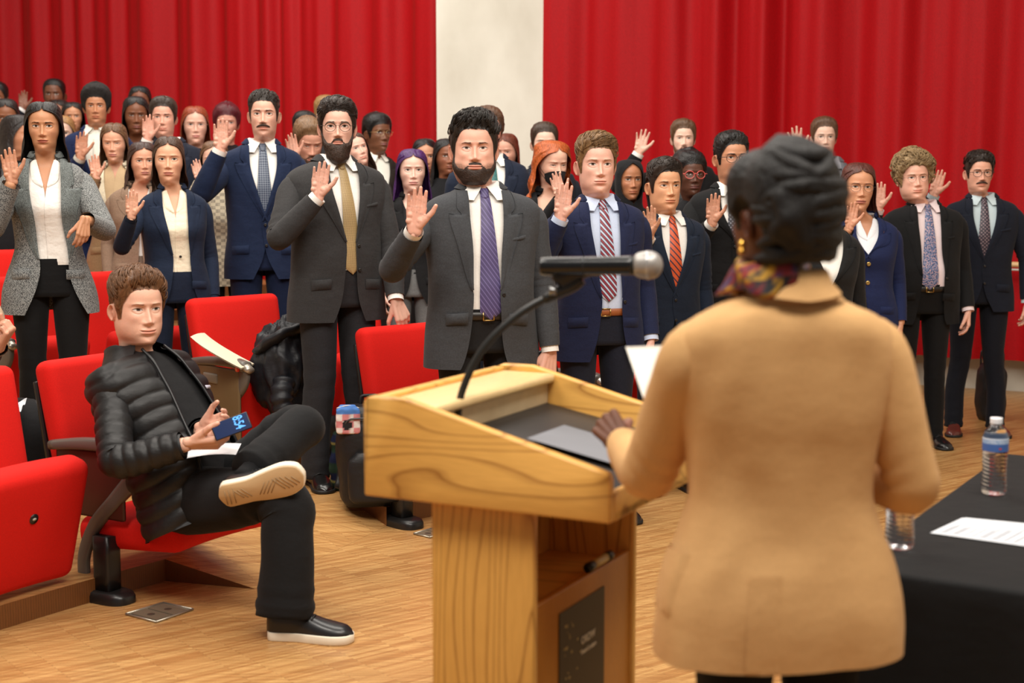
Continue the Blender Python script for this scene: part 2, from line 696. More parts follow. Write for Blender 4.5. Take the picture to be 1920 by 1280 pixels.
# ------------------------------------------------------------------ hands
def hand_template(curl, thumb=0.0, spread=1.0, vox=.0031, keep=.55):
    """right hand, wrist at origin, fingers +z, palm -y, thumb +x; merged into one skin"""
    bm = bmesh.new()

    def ball(p, r):
        M = Matrix.Translation(Vector(p)) @ Matrix.Diagonal((r, r, r, 1))
        bmesh.ops.create_icosphere(bm, subdivisions=2, radius=1.0, matrix=M)

    def bone(a, b, ra, rb):
        a, b = np.array(a, float), np.array(b, float)
        k = max(2, int(np.linalg.norm(b - a) / .004))
        for i in range(k + 1):
            t = i / k
            ball(a * (1 - t) + b * t, ra * (1 - t) + rb * t)
    fing = [(.0295, .090, .070, .0102, 4), (.0090, .095, .078, .0105, .5), (-.0115, .092, .073, .0100, -3), (-.0310, .083, .058, .0090, -8)]
    for i, (x, z, L, r, sp) in enumerate(fing):
        bone((x * .55, 0, .012), (x, .001, z), .0155, r * 1.28)
        c = curl[i] if hasattr(curl, '__len__') else curl
        p = np.array([x, 0., z])
        sa = math.radians(sp * spread)
        ang = 0
        for k, (f, cf) in enumerate(((.46, .8), (.30, 1.0), (.24, .7))):
            ang += math.radians(c * cf)
            d = np.array([math.sin(sa) * math.cos(ang), -math.sin(ang), math.cos(sa) * math.cos(ang)])
            q = p + d * L * f
            bone(p, q, r * (1 - .09 * k), r * (1 - .09 * (k + 1)))
            p = q
    tb = math.radians(thumb)
    t0 = np.array([.018, -.006, .022])
    t1 = np.array([.044 - .018 * math.sin(tb), -.012 - .018 * math.sin(tb), .052])
    t2 = t1 + np.array([.024 * math.cos(tb), -.004 - .026 * math.sin(tb), .030])
    t3 = t2 + np.array([.012 * math.cos(tb * 1.5) - .012 * math.sin(tb), -.003 - .018 * math.sin(tb * 1.4), .026])
    bone(t0, t1, .0175, .0145)
    bone(t1, t2, .0135, .0112)
    bone(t2, t3, .0112, .0085)
    ball((.022, -.009, .040), .0165)
    ball((-.026, -.007, .036), .0135)
    ball((-.024, -.004, .060), .0135)
    bone((.011, 0, -.004), (.012, 0, .02), .0190, .0175)
    bone((-.011, 0, -.004), (-.012, 0, .02), .0185, .0175)
    me = bpy.data.meshes.new('tmp')
    bm.to_mesh(me)
    bm.free()
    o = bpy.data.objects.new('tmp', me)
    COL.objects.link(o)
    md = o.modifiers.new('r', 'REMESH')
    md.mode = 'VOXEL'
    md.voxel_size = vox
    sm = o.modifiers.new('s', 'SMOOTH')
    sm.factor = .5
    sm.iterations = 3
    dc = o.modifiers.new('d', 'DECIMATE')
    dc.ratio = keep
    ev = o.evaluated_get(bpy.context.evaluated_depsgraph_get())
    m2 = ev.to_mesh()
    m2.calc_loop_triangles()
    V = np.empty(len(m2.vertices) * 3)
    m2.vertices.foreach_get('co', V)
    Tt = np.empty(len(m2.loop_triangles) * 3, int)
    m2.loop_triangles.foreach_get('vertices', Tt)
    ev.to_mesh_clear()
    bpy.data.objects.remove(o)
    bpy.data.meshes.remove(me)
    return V.reshape(-1, 3), Tt.reshape(-1, 3)


HANDS = {
    'open': hand_template((4, 3, 5, 8), 6, .55),
    'openlo': hand_template((6, 4, 7, 10), 4, .6, .0042, .35),
    'spread': hand_template((6, 4, 6, 9), 0, 1.9, .0042, .4),
    'relax': hand_template((24, 28, 32, 36), 25, .35),
    'grip': hand_template((34, 38, 42, 46), 18, .6),
    'fist': hand_template((78, 82, 84, 86), 50, .2),
}


def add_hand(mb, kind, side, P, zaxis, palm, skin, size=1.0, seed=0):
    """side 'R'/'L'; P wrist; zaxis finger direction; palm = direction the palm faces"""
    V, Tt = HANDS[kind]
    V = V.copy() * size
    pal = sst(-V[:, 1], -.002, .008)
    tip = sst(V[:, 2] / size, .14, .18)
    z = unit(zaxis)
    y = -np.asarray(palm, float)
    y = unit(y - z * (y @ z))
    x = np.cross(y, z)
    if side == 'L':
        V = V * (-1, 1, 1)
        Tt = Tt[:, ::-1]
    R = np.stack([x, y, z], 1)
    W = V @ R.T + np.asarray(P)
    s = lin(skin)
    lum = s.mean()
    palmc = s * .55 + np.array([.62, .30, .22]) * .45 * min(1, .55 + lum * 1.6)
    c = s * .92 * (1 - pal[:, None] * .85) + palmc * pal[:, None] * .85
    crease = np.exp(-((V[:, 2] / size - .074 + V[:, 0] / size * .25) / .0022) ** 2) * pal + np.exp(-((V[:, 2] / size - .095) / .002) ** 2) * pal * .8
    for zz in (.127, .150):
        crease += np.exp(-((V[:, 2] / size - zz + abs(V[:, 0]) * .35) / .002) ** 2) * pal * .7
    c = c * (1 - .30 * np.clip(crease, 0, 1)[:, None])
    c = c * (1 - tip[:, None] * .08) + tip[:, None] * .08 * np.array([.8, .3, .25])
    mb.add(W, T=Tt, col=np.clip(c, 0, 1))


# ------------------------------------------------------------------ head
HZ = np.array([  # z, half width, front, back  (head centred; chin -0.115, crown 0.115)
    (-.240, .070, .044, .092), (-.205, .061, .036, .084), (-.165, .0560, .034, .078), (-.142, .0540, .036, .0755), (-.130, .0538, .044, .0745),
    (-.1225, .0542, .064, .0745), (-.115, .0552, .0825, .0745), (-.105, .0570, .0895, .075), (-.090, .0608, .0925, .076), (-.066, .0640, .0935, .0795),
    (-.040, .0685, .0930, .085), (-.012, .0722, .0905, .092), (.008, .0736, .0900, .0965), (.028, .0748, .0935, .0990), (.050, .0752, .0930, .0995),
    (.070, .0728, .0865, .0965), (.085, .0665, .0760, .0885), (.097, .0565, .0630, .0755), (.106, .0435, .0480, .0590), (.112, .0270, .0300, .038), (.1149, .004, .005, .006)])


def head_wfb(z, f):
    r = ci(z, HZ[:, 0], HZ[:, 1:])
    W, F, B = r[..., 0], r[..., 1], r[..., 2]
    low = sst(-z, .02, .07) * (1 - sst(-z, .118, .15))
    W = W * f['w'] * (1 + (f['jaw'] - 1) * low) + f['fat'] * .0055 * np.exp(-((z + .06) / .035) ** 2)
    dc = f['fat'] * .006 * np.exp(-((z + .128) / .016) ** 2)
    F = F + dc
    nk = sst(-z, .13, .16)
    W = W * (1 + (f['neck'] - 1) * nk)
    F = F * (1 + (f['neck'] - 1) * nk)
    return W, F, B


def head_surf(a, z, f, off=0.0):
    a, z = np.broadcast_arrays(np.asarray(a, float), np.asarray(z, float))
    W, F, B = head_wfb(z, f)
    n = 2.0 + .22 * np.exp(-((z + .0) / .06) ** 2)
    sa, ca = np.sin(a), np.cos(a)
    x = W * np.sign(sa) * np.abs(sa) ** (2 / n)
    y = -np.where(ca > 0, F, B) * np.sign(ca) * np.abs(ca) ** (2 / n)
    # narrower chin
    x = x * (1 - (.27 * (2 - f['jaw'])) * np.exp(-((z + .113) / .023) ** 2) * np.clip(ca, 0, 1) ** .6)
    P = np.stack([x, y, z], -1)
    if np.any(off):
        e = 1e-3
        Pa = head_surf(a + e, z, f) - head_surf(a - e, z, f)
        zz = np.clip(z, -.238, .1142)
        Pz = head_surf(a, zz + 6e-4, f) - head_surf(a, zz - 6e-4, f)
        n_ = np.cross(Pa, Pz)
        n_ /= np.maximum(np.linalg.norm(n_, axis=-1, keepdims=True), 1e-9)
        top = sst(z, .111, .1149)[..., None]
        n_ = n_ * (1 - top) + np.array([0, 0, 1.]) * top
        P = P + n_ * np.asarray(off)[..., None]
    return P


FACE = dict(w=1.0, jaw=1.0, fat=0.0, neck=1.0, nose=1.0, nosew=1.0, lips=1.0, eye=1.0, gaze=(0.0, 0.0), brow=1.0, browc=None, smile=0.0,
            lip=None, stub=0.0, hairc=(40, 28, 20), skin=(226, 176, 148), iris=(70, 48, 32), make=0.0, age=0.0)


def gs(d, s):
    return np.exp(-(d / s) ** 2)


def head_mesh(f, lo=False):
    """returns grid (R,C,3), colours (R,C,3)"""
    k = 2 if lo else 1
    nf, ns = (60, 44) if not lo else (30, 24)
    xs = np.linspace(-1, 1, nf)
    af = np.arcsin(np.clip(xs * .80, -1, 1))
    m = af[-1]
    ab = np.linspace(m, 2 * PI - m, ns + 2)[1:-1]
    A = np.r_[af, ab]
    zs = np.r_[np.arange(-.24, -.130, .010), np.arange(-.130, -.094, .0028 * k), np.arange(-.094, -.010, .0017 * k),
               np.arange(-.010, .029, .00115 * k), np.arange(.029, .085, .0045), np.arange(.085, .1149, .0032), [.1149]]
    Z = np.repeat(zs[:, None], len(A), 1)
    AA = np.repeat(A[None], len(zs), 0)
    P = head_surf(AA, Z, f)
    x, z = P[..., 0], Z
    fr = np.cos(AA) > 0
    ax = np.abs(x)
    d = np.zeros_like(x)
    no, nw = f['nose'], f['nosew']
    # nose
    h = ci(z, [-.060, -.050, -.0455, -.040, -.034, -.020, .0, .014, .03], np.array([0, .0004, .006, .0185, .0235, .0165, .0075, .0015, 0]) * no)
    sg = ci(z, [-.05, -.038, -.02, .01, .03], np.array([.0108, .0112, .0085, .0068, .009]) * nw)
    d += h * np.exp(-(np.abs(x) / sg) ** 2.2)
    d += .0075 * no * gs(ax - .0135 * nw, .0058) * gs(z + .0395, .0065)
    d -= .003 * gs(ax - .0075 * nw, .003) * gs(z + .0465, .0022)
    # eye sockets, brow, cheek
    ex = .0315
    d -= .0120 * gs(ax - ex + .002, .0165) * gs(z - .004, .0115)
    d -= .004 * gs(ax - .016, .006) * gs(z - .006, .010)
    d += .0048 * gs(ax - .030, .020) * gs(z - .0215, .007)
    d += (.0035 + .004 * f['fat']) * gs(ax - .043, .017) * gs(z + .022, .016)
    d += .003 * f['fat'] * gs(ax - .04, .02) * gs(z + .06, .02)
    d -= .0022 * (1 - f['fat']) * gs(ax - .046, .014) * gs(z + .058, .016)
    # mouth
    mz = -.0672 + f['smile'] * .004 * np.clip(ax / .024, 0, 1.2) ** 2
    lw = .0258 * (1 + .1 * f['smile'])
    lh = f['lips']
    inl = np.clip(1 - (ax / lw) ** 2, 0, 1)
    d += .0045 * gs(ax, .026) * gs(z + .067, .016)
    d += .0048 * lh * inl ** .8 * gs(z - mz - .0042 * lh, .0040 * lh)
    d += .0060 * lh * inl ** .8 * gs(z - mz + .0058 * lh, .0048 * lh)
    d -= .0050 * gs(z - mz, .0015) * sst(lw * 1.15 - ax, 0, .010)
    d -= .0018 * gs(ax, .0035) * gs(z + .055, .006)
    d -= .0045 * gs(ax, .022) * gs(z + .0845, .0055)
    d += .0055 * gs(ax, .017) * gs(z + .102, .010)
    d -= .0014 * gs(ax - .030 - (z + .05) * -.25, .004) * sst(-z, .035, .045) * (1 - sst(-z, .066, .08)) * (1 + f['age'])
    # forehead roundness, temples
    d -= .003 * gs(ax - .06, .012) * gs(z - .035, .02)
    # eyes
    u = (ax - ex) / .0152
    asym = 1 - .18 * u
    uph = .0060 * f['eye'] * np.clip(1 - np.abs(u) ** 2.2, 0, 1) ** .75 * asym
    dnh = .0036 * (.6 + .4 * f['eye']) * np.clip(1 - np.abs(u) ** 2.0, 0, 1) ** .8
    zc = z - (.0035 + .0012 * u)
    bulge = np.clip(1 - (u / 1.25) ** 2 - (zc / .0125) ** 2, 0, 1) ** .6
    d += .0072 * bulge
    inside = (np.abs(u) < 1) & (zc < uph) & (zc > -dnh) & fr
    edge = np.where(zc >= 0, zc / np.maximum(uph, 1e-4), -zc / np.maximum(dnh, 1e-4))
    d -= .0013 * inside * (1 - .5 * np.clip(edge, 0, 1) ** 4)
    d += .0010 * gs(zc - uph - .0016, .0012) * (np.abs(u) < 1.05)
    d -= .0014 * gs(zc - uph - .0046, .0014) * gs(u, 1.0)
    d -= .0010 * gs(zc + dnh + .005, .0016) * gs(u, .9) * (.5 + f['age'])
    cosw = np.clip(np.cos(AA), 0, 1) ** .35
    dn = d * cosw * fr
    nx_ = x / np.maximum(np.sqrt(x**2 + (P[..., 1]) ** 2), 1e-6)
    P = P.copy()
    P[..., 1] -= dn * np.sqrt(np.clip(1 - .55 * nx_**2, .2, 1))
    P[..., 0] += dn * nx_ * .45 * (ax > .02)
    # ---------------- colours (skin tones; shade painted into sockets, nostrils, lids and mouth line)
    s = lin(f['skin'])
    dark = s.mean() < .12
    C = np.ones(P.shape) * s
    red = np.array([.78, .30, .24]) if not dark else s * np.array([1.25, .95, .9])

    def mixc(C, c, w):
        w = np.clip(w, 0, 1)[..., None]
        return C * (1 - w) + np.asarray(c) * w
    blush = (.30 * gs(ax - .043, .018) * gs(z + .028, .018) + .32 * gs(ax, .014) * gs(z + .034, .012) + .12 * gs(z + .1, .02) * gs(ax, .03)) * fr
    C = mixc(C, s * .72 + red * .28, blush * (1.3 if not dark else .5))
    C = mixc(C, s * .66, .65 * gs(ax - ex, .017) * gs(z - .004, .009) * fr)  # eye socket shade painted into the skin colour
    C = mixc(C, s * .62, .5 * gs(ax - .0075 * nw, .0032) * gs(z + .0470, .0022) * fr)  # painted shade in the nostril hollows
    C = C * (1 + .05 * fbm(P, 60, 3)[..., None])
    hc = lin(f['hairc'])
    if f['stub'] > 0:
        reg = sst(-z, .046, .060) * (1 - sst(-z, .120, .150)) * sst(ax + (-z) * .35, .0, .012) * (1 - .9 * gs(ax, .026) * gs(z + .045, .008))
        side = sst(np.cos(AA), -.15, .2)
        cheek = 1 - gs(ax - .035, .014) * gs(z + .052, .012)
        lipm = 1 - (ax < .023) * gs(z + .068, .009)
        C = mixc(C, hc * .8 + s * .2, f['stub'] * reg * side * cheek * lipm * (.8 + .4 * fbm(P, 420, 8)))
    # lips
    lipc = lin(f['lip']) if f['lip'] is not None else s * np.array([.86, .56, .53]) if not dark else s * np.array([.95, .72, .75])
    up = mz + (.0075 * lh) * (np.clip(1 - (ax / lw) ** 2, 0, 1)) ** .95 - .0012 * gs(ax, .0035) * lh
    dn_ = mz - (.0105 * lh) * np.clip(1 - (ax / lw) ** 2, 0, 1) ** .95
    wl = sst(up - z, -.0008, .0010) * sst(z - dn_, -.0008, .0012) * (ax < lw) * fr
    C = mixc(C, lipc, wl * .80)
    C = mixc(C, lipc * .28, gs(z - mz, .0013) * sst(lw * 1.08 - ax, 0, .006) * fr * .85)  # shade between the lips put into the colour
    # eyes
    gx, gz = f['gaze']
    sx = np.sign(x)
    iu = (x - sx * ex) - gx * .006
    iz = zc - .0008 - gz * .004
    rr = np.sqrt(iu**2 + iz**2)
    scl_ = np.array([.62, .57, .53]) * (1 if not dark else .85)
    ec = np.ones(P.shape) * scl_
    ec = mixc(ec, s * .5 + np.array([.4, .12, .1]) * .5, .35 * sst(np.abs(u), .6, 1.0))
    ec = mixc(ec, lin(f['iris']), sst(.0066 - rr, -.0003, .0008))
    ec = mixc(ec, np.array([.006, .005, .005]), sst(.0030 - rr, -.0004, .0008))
    ec = ec * (1 - .45 * sst(edge, .55, 1.0) * (zc > 0))[..., None]  # shade below the upper lid, painted on the eyeball
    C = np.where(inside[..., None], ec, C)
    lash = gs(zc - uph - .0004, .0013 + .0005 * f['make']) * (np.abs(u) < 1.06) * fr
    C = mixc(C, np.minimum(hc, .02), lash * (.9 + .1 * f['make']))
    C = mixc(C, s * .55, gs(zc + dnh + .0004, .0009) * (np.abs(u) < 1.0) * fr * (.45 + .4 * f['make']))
    C = mixc(C, s * .66, gs(zc - uph - .0046, .0013) * gs(u, .95) * fr * .6)  # lid crease darkened with painted shade
    # brows
    bu = (ax - .0140) / .036
    bz = .0205 + .0050 * np.clip(bu, 0, 1) - .0105 * np.clip(bu - .62, 0, 1) ** 1.4 * 2
    bt = .0031 * f['brow'] * (1.15 - .75 * np.clip(bu, 0, 1))
    bc = lin(f['browc']) if f['browc'] is not None else hc
    wb = sst(bt * 1.25 - np.abs(z - bz), 0, .0016) * sst(bu, -.04, .08) * (1 - sst(bu, .9, 1.03)) * fr
    C = mixc(C, bc, wb * min(1.0, .80 * f['brow'] ** .5) * (.9 + .25 * fbm(P, 500, 5)))
    P[..., 1] -= .0012 * wb
    return P, np.clip(C, 0, 1), A, zs


def ear_mesh(mb, side, f, M, lo):
    n, m = (9, 18) if not lo else (5, 12)
    r = np.linspace(0, 1, n)[:, None]
    t = np.linspace(0, 2 * PI, m, endpoint=False)[None]
    sxx = .0165 * (1 + .18 * np.sin(t)) * r
    szz = .0315 * r
    X = sxx * np.cos(t)          # along the head's back
    Zz = szz * np.sin(t)
    D = .004 + .0085 * gs(r - .86, .16) * (1 - .6 * gs(np.sin(t) + .9, .4)) - .004 * gs(r - .45, .25) * (1 - .4 * np.cos(t))
    D = D * (r < .999) - .004 * (r >= .999)
    G = np.stack([D * np.ones_like(t), X - Zz * .18, Zz * np.ones_like(t)], -1)
    G[..., 0] += .34 * (X + .012)       # flares out towards the back
    if side < 0:
        G[..., 0] *= -1
    w = head_wfb(np.array(-.010), f)[0]
    G = G + np.array([side * (w - .0015), .014, -.012])
    s = lin(f['skin'])
    c = s * (1 - .25 * gs(r - .45, .25))[..., None] * np.array([1.02, .92, .90]) * np.ones(G.shape)
    mb.grid(tf(M, G), True, col=np.clip(c, 0, 1), flip=side < 0)


# ------------------------------------------------------------------ hair
def hairline(a, st):
    aa = np.abs(((a + PI) % (2 * PI)) - PI)
    hf = st.get('front', .071)
    pts = [(0, hf + st.get('peak', 0)), (.35, hf - .001), (.62, hf - .006 + st.get('recede', 0)), (.86, .044 + st.get('recede', 0) * .5), (1.06, .022), (1.20, st.get('burn', -.030)), (1.42, st.get('burn', -.030) - .004),
           (1.52, .018), (1.72, .024), (1.95, .006), (2.15, -.035), (2.45, -.070), (PI, st.get('nape', -.088))]
    p = np.array(pts)
    return np.interp(aa, p[:, 0], p[:, 1])


def hair_cap(f, st, lo):
    Na, Nt = (110, 34) if not lo else (64, 20)
    a = np.linspace(-PI, PI, Na, endpoint=False)
    t = np.linspace(0, 1, Nt)[:, None]
    zh = hairline(a, st)[None] + .0028 * fbm(np.stack([a * 9, a * 0, a * 0], -1), 2.5, st.get('seed', 1))[None]
    zt = .1149
    Z = zh + (zt - zh) * np.sin(t * PI / 2) ** .9
    A = np.repeat(a[None], Nt, 0)
    P0 = head_surf(A, Z, f)
    up = sst(Z, .048, .104) * (1 - .38 * np.clip(np.abs(P0[..., 0]) / .072, 0, 1) ** 2)
    aa = np.abs(A)
    side, top = st.get('side', .008), st.get('top', .022)
    th = side * (1 - up) + top * up
    th = th + st.get('quiff', 0) * gs(A, .75) * gs(Z - .082, .026)
    th = th + st.get('back', 0) * sst(aa, 1.6, 2.4) * sst(Z, -.09, -.03)
    part = st.get('part')
    if part is not None:
        th = th - .008 * gs(P0[..., 0] - part, .004) * up
    edge = sst(t / (st.get('soft', .16) + st.get('fsoft', .34) * gs(A, .8)), 0, 1)
    fl = st.get('flow', (170, 22, 150))
    rid = fbm(P0, 1.0, st.get('seed', 1), sc=fl)
    amp = st.get('amp', .0035)
    th = (th + amp * rid * (.35 + .65 * up) + st.get('lump', .0) * fbm(P0, st.get('lf', 40), st.get('seed', 1) + 4)) * edge + .0018
    P = head_surf(A, Z, f, np.maximum(th, .0015))
    lean = st.get('lean', (0, 0, 0))
    P = P + np.array(lean) * (up * edge)[..., None] * th[..., None] / max(top, .01)
    return P


def strands(capP, f, st, n, seed):
    """tapered locks lying on the cap, combed along st['comb']"""
    R, C = capP.shape[:2]
    bv = BVHTree.FromPolygons([tuple(v) for v in capP.reshape(-1, 3)], [tuple(int(i) for i in q) for q in grid_quads(R, C, True)])
    rr = np.random.RandomState(seed)
    mb = MB()
    comb = np.array(st.get('comb', (.15, 1, .25)), float)
    lift, L = st.get('lift', .006), st.get('len', .06)
    curl = st.get('curl', 0.0)
    zmin = st.get('smin', .03)
    cnt, mess, tip = 0, st.get('mess', .22), st.get('tip', .0)
    for _ in range(n * 2):
        if cnt >= n:
            break
        i, j = rr.randint(1, R - 1), rr.randint(0, C)
        c0 = capP[i, j]
        if c0[2] < zmin or rr.rand() > .30 + .70 * sst(c0[2], zmin, .09):
            continue
        # one lock: neighbouring hairs that share a direction
        fl = np.array([fbm(c0[None], 16, seed + q, n=4)[0] for q in (1, 2, 3)])
        d0 = Vector(comb + fl * mess * 1.6 + rr.normal(size=3) * mess * .35)
        if st.get('fan'):
            d0.x += c0[0] * st['fan']
        ln0, ph, tp = L * rr.uniform(.65, 1.15), rr.uniform(0, 6.28), tip * rr.uniform(.2, 1.2)
        for sub in range(5):
            cnt += 1
            q = Vector(c0 + rr.normal(size=3) * .0032)
            pts, m = [], 7
            d = d0 + Vector(rr.normal(size=3) * .05)
            ln = ln0 * rr.uniform(.9, 1.05)
            for k in range(m):
                co, no, _i, _d = bv.find_nearest(q)
                if co is None:
                    break
                s = k / (m - 1)
                hgt = lift * math.sin(PI * min(1, s * .8 + .08)) * (1 if k else .2) + .0006 + tp * s * s
                w = Vector((0, 0, 0))
                tdir = d - no * d.dot(no)
                if tdir.length < 1e-5:
                    tdir = Vector((0, 1, 0))
                tdir.normalize()
                if curl:
                    bt = no.cross(tdir)
                    w = bt * curl * math.sin(ph + s * 9) + no * curl * (.6 + .6 * math.cos(ph + s * 9))
                pts.append(np.array(co + no * hgt + w))
                q = co + tdir * (ln / (m - 1))
            if len(pts) < 4:
                continue
            r0 = st.get('lock', .0016) * rr.uniform(.7, 1.25)
            tube(pts, [(r0 * (1 - s**3) + .0003, r0 * 1.3 * (1 - s**3) + .0003) for s in np.linspace(0, 1, len(pts))], n=3, m=7, ref=(0, 0, 1), mb=mb)
    return mb


def long_hair(f, st, lo):
    """a falling sheet of hair with an open face; tables along z: opening angle, half width, front, back"""
    Na, Nz = (84, 44) if not lo else (48, 26)
    zb = st.get('bottom', -.26)
    # opening half angle
    ot = np.array(st.get('open', [(.1149, 0.0), (.085, .02), (.073, .12), (.063, .56), (.048, .84), (.028, 1.05), (.0, 1.22), (-.04, 1.30), (-.09, 1.24), (-.15, 1.05), (-.30, .88)]))
    wd_ = np.array(st.get('width', [(.1149, .004, .006, .008), (.112, .032, .034, .042), (.105, .052, .054, .066), (.093, .066, .072, .086), (.07, .079, .091, .106), (.03, .087, .099, .113), (-.02, .091, .098, .113),
                                    (-.08, .096, .088, .108), (-.14, .102, .080, .108), (-.20, .112, .085, .112), (-.30, .120, .10, .118)]))
    s = np.linspace(0, 1, Nz)[:, None]
    zt = .1149
    bz = zb + st.get('uneven', .02) * fbm(np.stack([np.linspace(0, 9, Na)] * 3, -1), .8, st.get('seed', 2))[None]
    Z = zt + (bz - zt) * (s ** 1.35)
    v = np.linspace(0, 1, Na)[None]
    ao = ci(Z, ot[:, 0], ot[:, 1]) + st.get('tuck', 0.0) * sst(-Z, .06, .16)
    A = ao + v * (2 * PI - 2 * ao)
    u = 2 * v - 1
    W, F, B = (ci(Z, wd_[:, 0], wd_[:, k]) for k in (1, 2, 3))
    W = W * f['w'] * st.get('vol', 1.0)
    B = B * st.get('vol', 1.0)
    P = np.stack([W * np.sin(A), -np.where(np.cos(A) > 0, F, B) * np.cos(A), Z + st.get('raise', .012) * sst(Z, .02, .10)], -1)
    colu = np.stack([u * 12 + 0 * Z, Z * 2.2 + 0 * u, 0 * Z + 0 * u], -1)
    rg = fbm(colu, st.get('rfreq', 2.2), st.get('seed', 2), n=9)
    wave = st.get('wave', .004) * np.sin(Z * st.get('wfreq', 38) + 2.5 * fbm(colu, .5, 7)) * sst(-Z, -.02, .12)
    amp = st.get('amp', .0035) * sst(.112 - Z, 0, .03)
    n_ = np.stack([np.sin(A), -np.cos(A), 0 * A], -1)
    P = P + n_ * (amp * rg + wave)[..., None]
    if st.get('lump'):
        P = P + n_ * (st['lump'] * fbm(P, st.get('lf', 34), 5) * sst(.112 - Z, 0, .03))[..., None]
    if st.get('part') is not None:
        P[..., 2] -= .006 * gs(P[..., 0] - st['part'], .006) * sst(Z, .07, .10)
    return P


def beard_mesh(f, st):
    na, nz = 62, 30
    a = np.linspace(-1.42, 1.42, na)[None]
    t = np.linspace(0, 1, nz)[:, None]
    ztop = np.interp(np.abs(a), [0, .24, .36, .55, .85, 1.1, 1.25, 1.42], [-.0455, -.0475, -.058, -.070, -.066, -.044, -.014, .012]) - st.get('low', 0)
    zbot = np.interp(np.abs(a), [0, .5, .9, 1.2, 1.42], [-.1285, -.1285, -.126, -.110, -.055])
    Z = ztop + (zbot - ztop) * t
    A = np.repeat(a, nz, 0)
    P0 = head_surf(A, Z, f)
    ax = np.abs(P0[..., 0])
    th = st['th'] * np.minimum(sst(t, 0, .22), 1) * (.45 + .55 * sst(1.42 - np.abs(a), 0, .5))
    lipz = np.exp(-((P0[..., 0] / .0225) ** 2 + ((Z + .0690) / .0082) ** 2) ** 2)
    ch = gs(Z + .115, .022) * gs(P0[..., 0], .045) * st.get('chin', 0)
    nosebase = .0045 * gs(ax, .03) * gs(Z + .060, .014)
    th = th + .004 * gs(ax, .020) * gs(Z + .094, .012)
    th = th * (1 - lipz) - .010 * lipz + nosebase * (1 - lipz) + ch * .7 + min(1, st['th'] / .009) * (.0016 * fbm(P0, 230, 9) + .0012 * fbm(P0, 90, 19))
    th = th - .004 * (1 - sst(t, 0, .06))
    P = head_surf(A, Z, f, th)
    P[..., 2] -= ch * 1.0 * sst(-Z, .085, .115)
    P[..., 0] *= 1 - .05 * sst(-Z, .080, .125)
    return P


def stache_mesh(f, th=.0075, w=.030):
    x = np.linspace(-1, 1, 33)[None]
    v = np.linspace(-1, 1, 11)[:, None]
    X = x * (w + .008) * np.ones_like(v)
    zc = -.0550 - .0085 * np.abs(x) ** 2.0 + .0012 * gs(x, .10)
    hh = .0066 * (1 - .55 * np.abs(x) ** 2.4)
    Z = zc + v * hh
    a = np.arcsin(np.clip(np.abs(X) / .064, 0, .95)) * np.sign(X)
    P = head_surf(a, Z, f)
    P[..., 1] -= .0048 * gs(X, .028) + .0030 * gs(X, .014) + (th + .0015) * np.sqrt(np.clip(1 - v**2, 0, 1)) * (1 - .35 * np.abs(x) ** 4) - .0006 + .0007 * np.sin(x * 70 + v * 2)
    return P


def glasses_mb(f, round_=1.0, size=.0245, wire=.0011, top=0.0):
    mb = MB()
    yf = -.1035
    for sx in (-1, 1):
        t = np.linspace(0, 2 * PI, 26)
        ex = np.sign(np.cos(t)) * np.abs(np.cos(t)) ** round_
        ez = np.sign(np.sin(t)) * np.abs(np.sin(t)) ** round_
        pts = np.stack([sx * .0325 + ex * size, yf + .004 * (sx * ex + 1) / 2 + 0 * t, .0005 + ez * size * .86], -1)
        pts[:, 1] += .006 * (np.abs(pts[:, 0]) / .055) ** 2
        tube(pts, [wire] * len(pts), n=6, m=40, mb=mb, cap=(False, False))
        if top:
            k = (t > .15) & (t < PI - .15)
            tube(pts[k], [wire + top] * int(k.sum()), n=6, m=16, mb=mb)
        xo = .0325 + size
        w = head_wfb(np.array(.005), f)[0] + .002
        tube([(sx * xo, yf + .008, .006), (sx * (w + .001), -.072, .006), (sx * w, -.02, .004), (sx * (w + .003), .012, -.002)], [wire * 1.2] * 4, n=6, m=14, mb=mb)
    tube([(-.0325 + size, yf + .001, .004), (0, yf - .004, .0075), (.0325 - size, yf + .001, .004)], [wire] * 3, n=6, m=8, mb=mb)
    return mb


def ik(S, Wp, l1, l2, pole):
    S, Wp = np.asarray(S, float), np.asarray(Wp, float)
    d = Wp - S
    L = np.linalg.norm(d)
    mx = (l1 + l2) * .995
    if L > mx:
        d = d * mx / L
        Wp = S + d
        L = mx
    if L < .12:
        d = d * .12 / max(L, 1e-6)
        Wp = S + d
        L = .12
    a = (l1**2 - l2**2 + L**2) / (2 * L)
    h = math.sqrt(max(l1**2 - a**2, 0))
    u = d / L
    p = np.asarray(pole, float)
    p = unit(p - u * (p @ u))
    return S + u * a + p * h, Wp


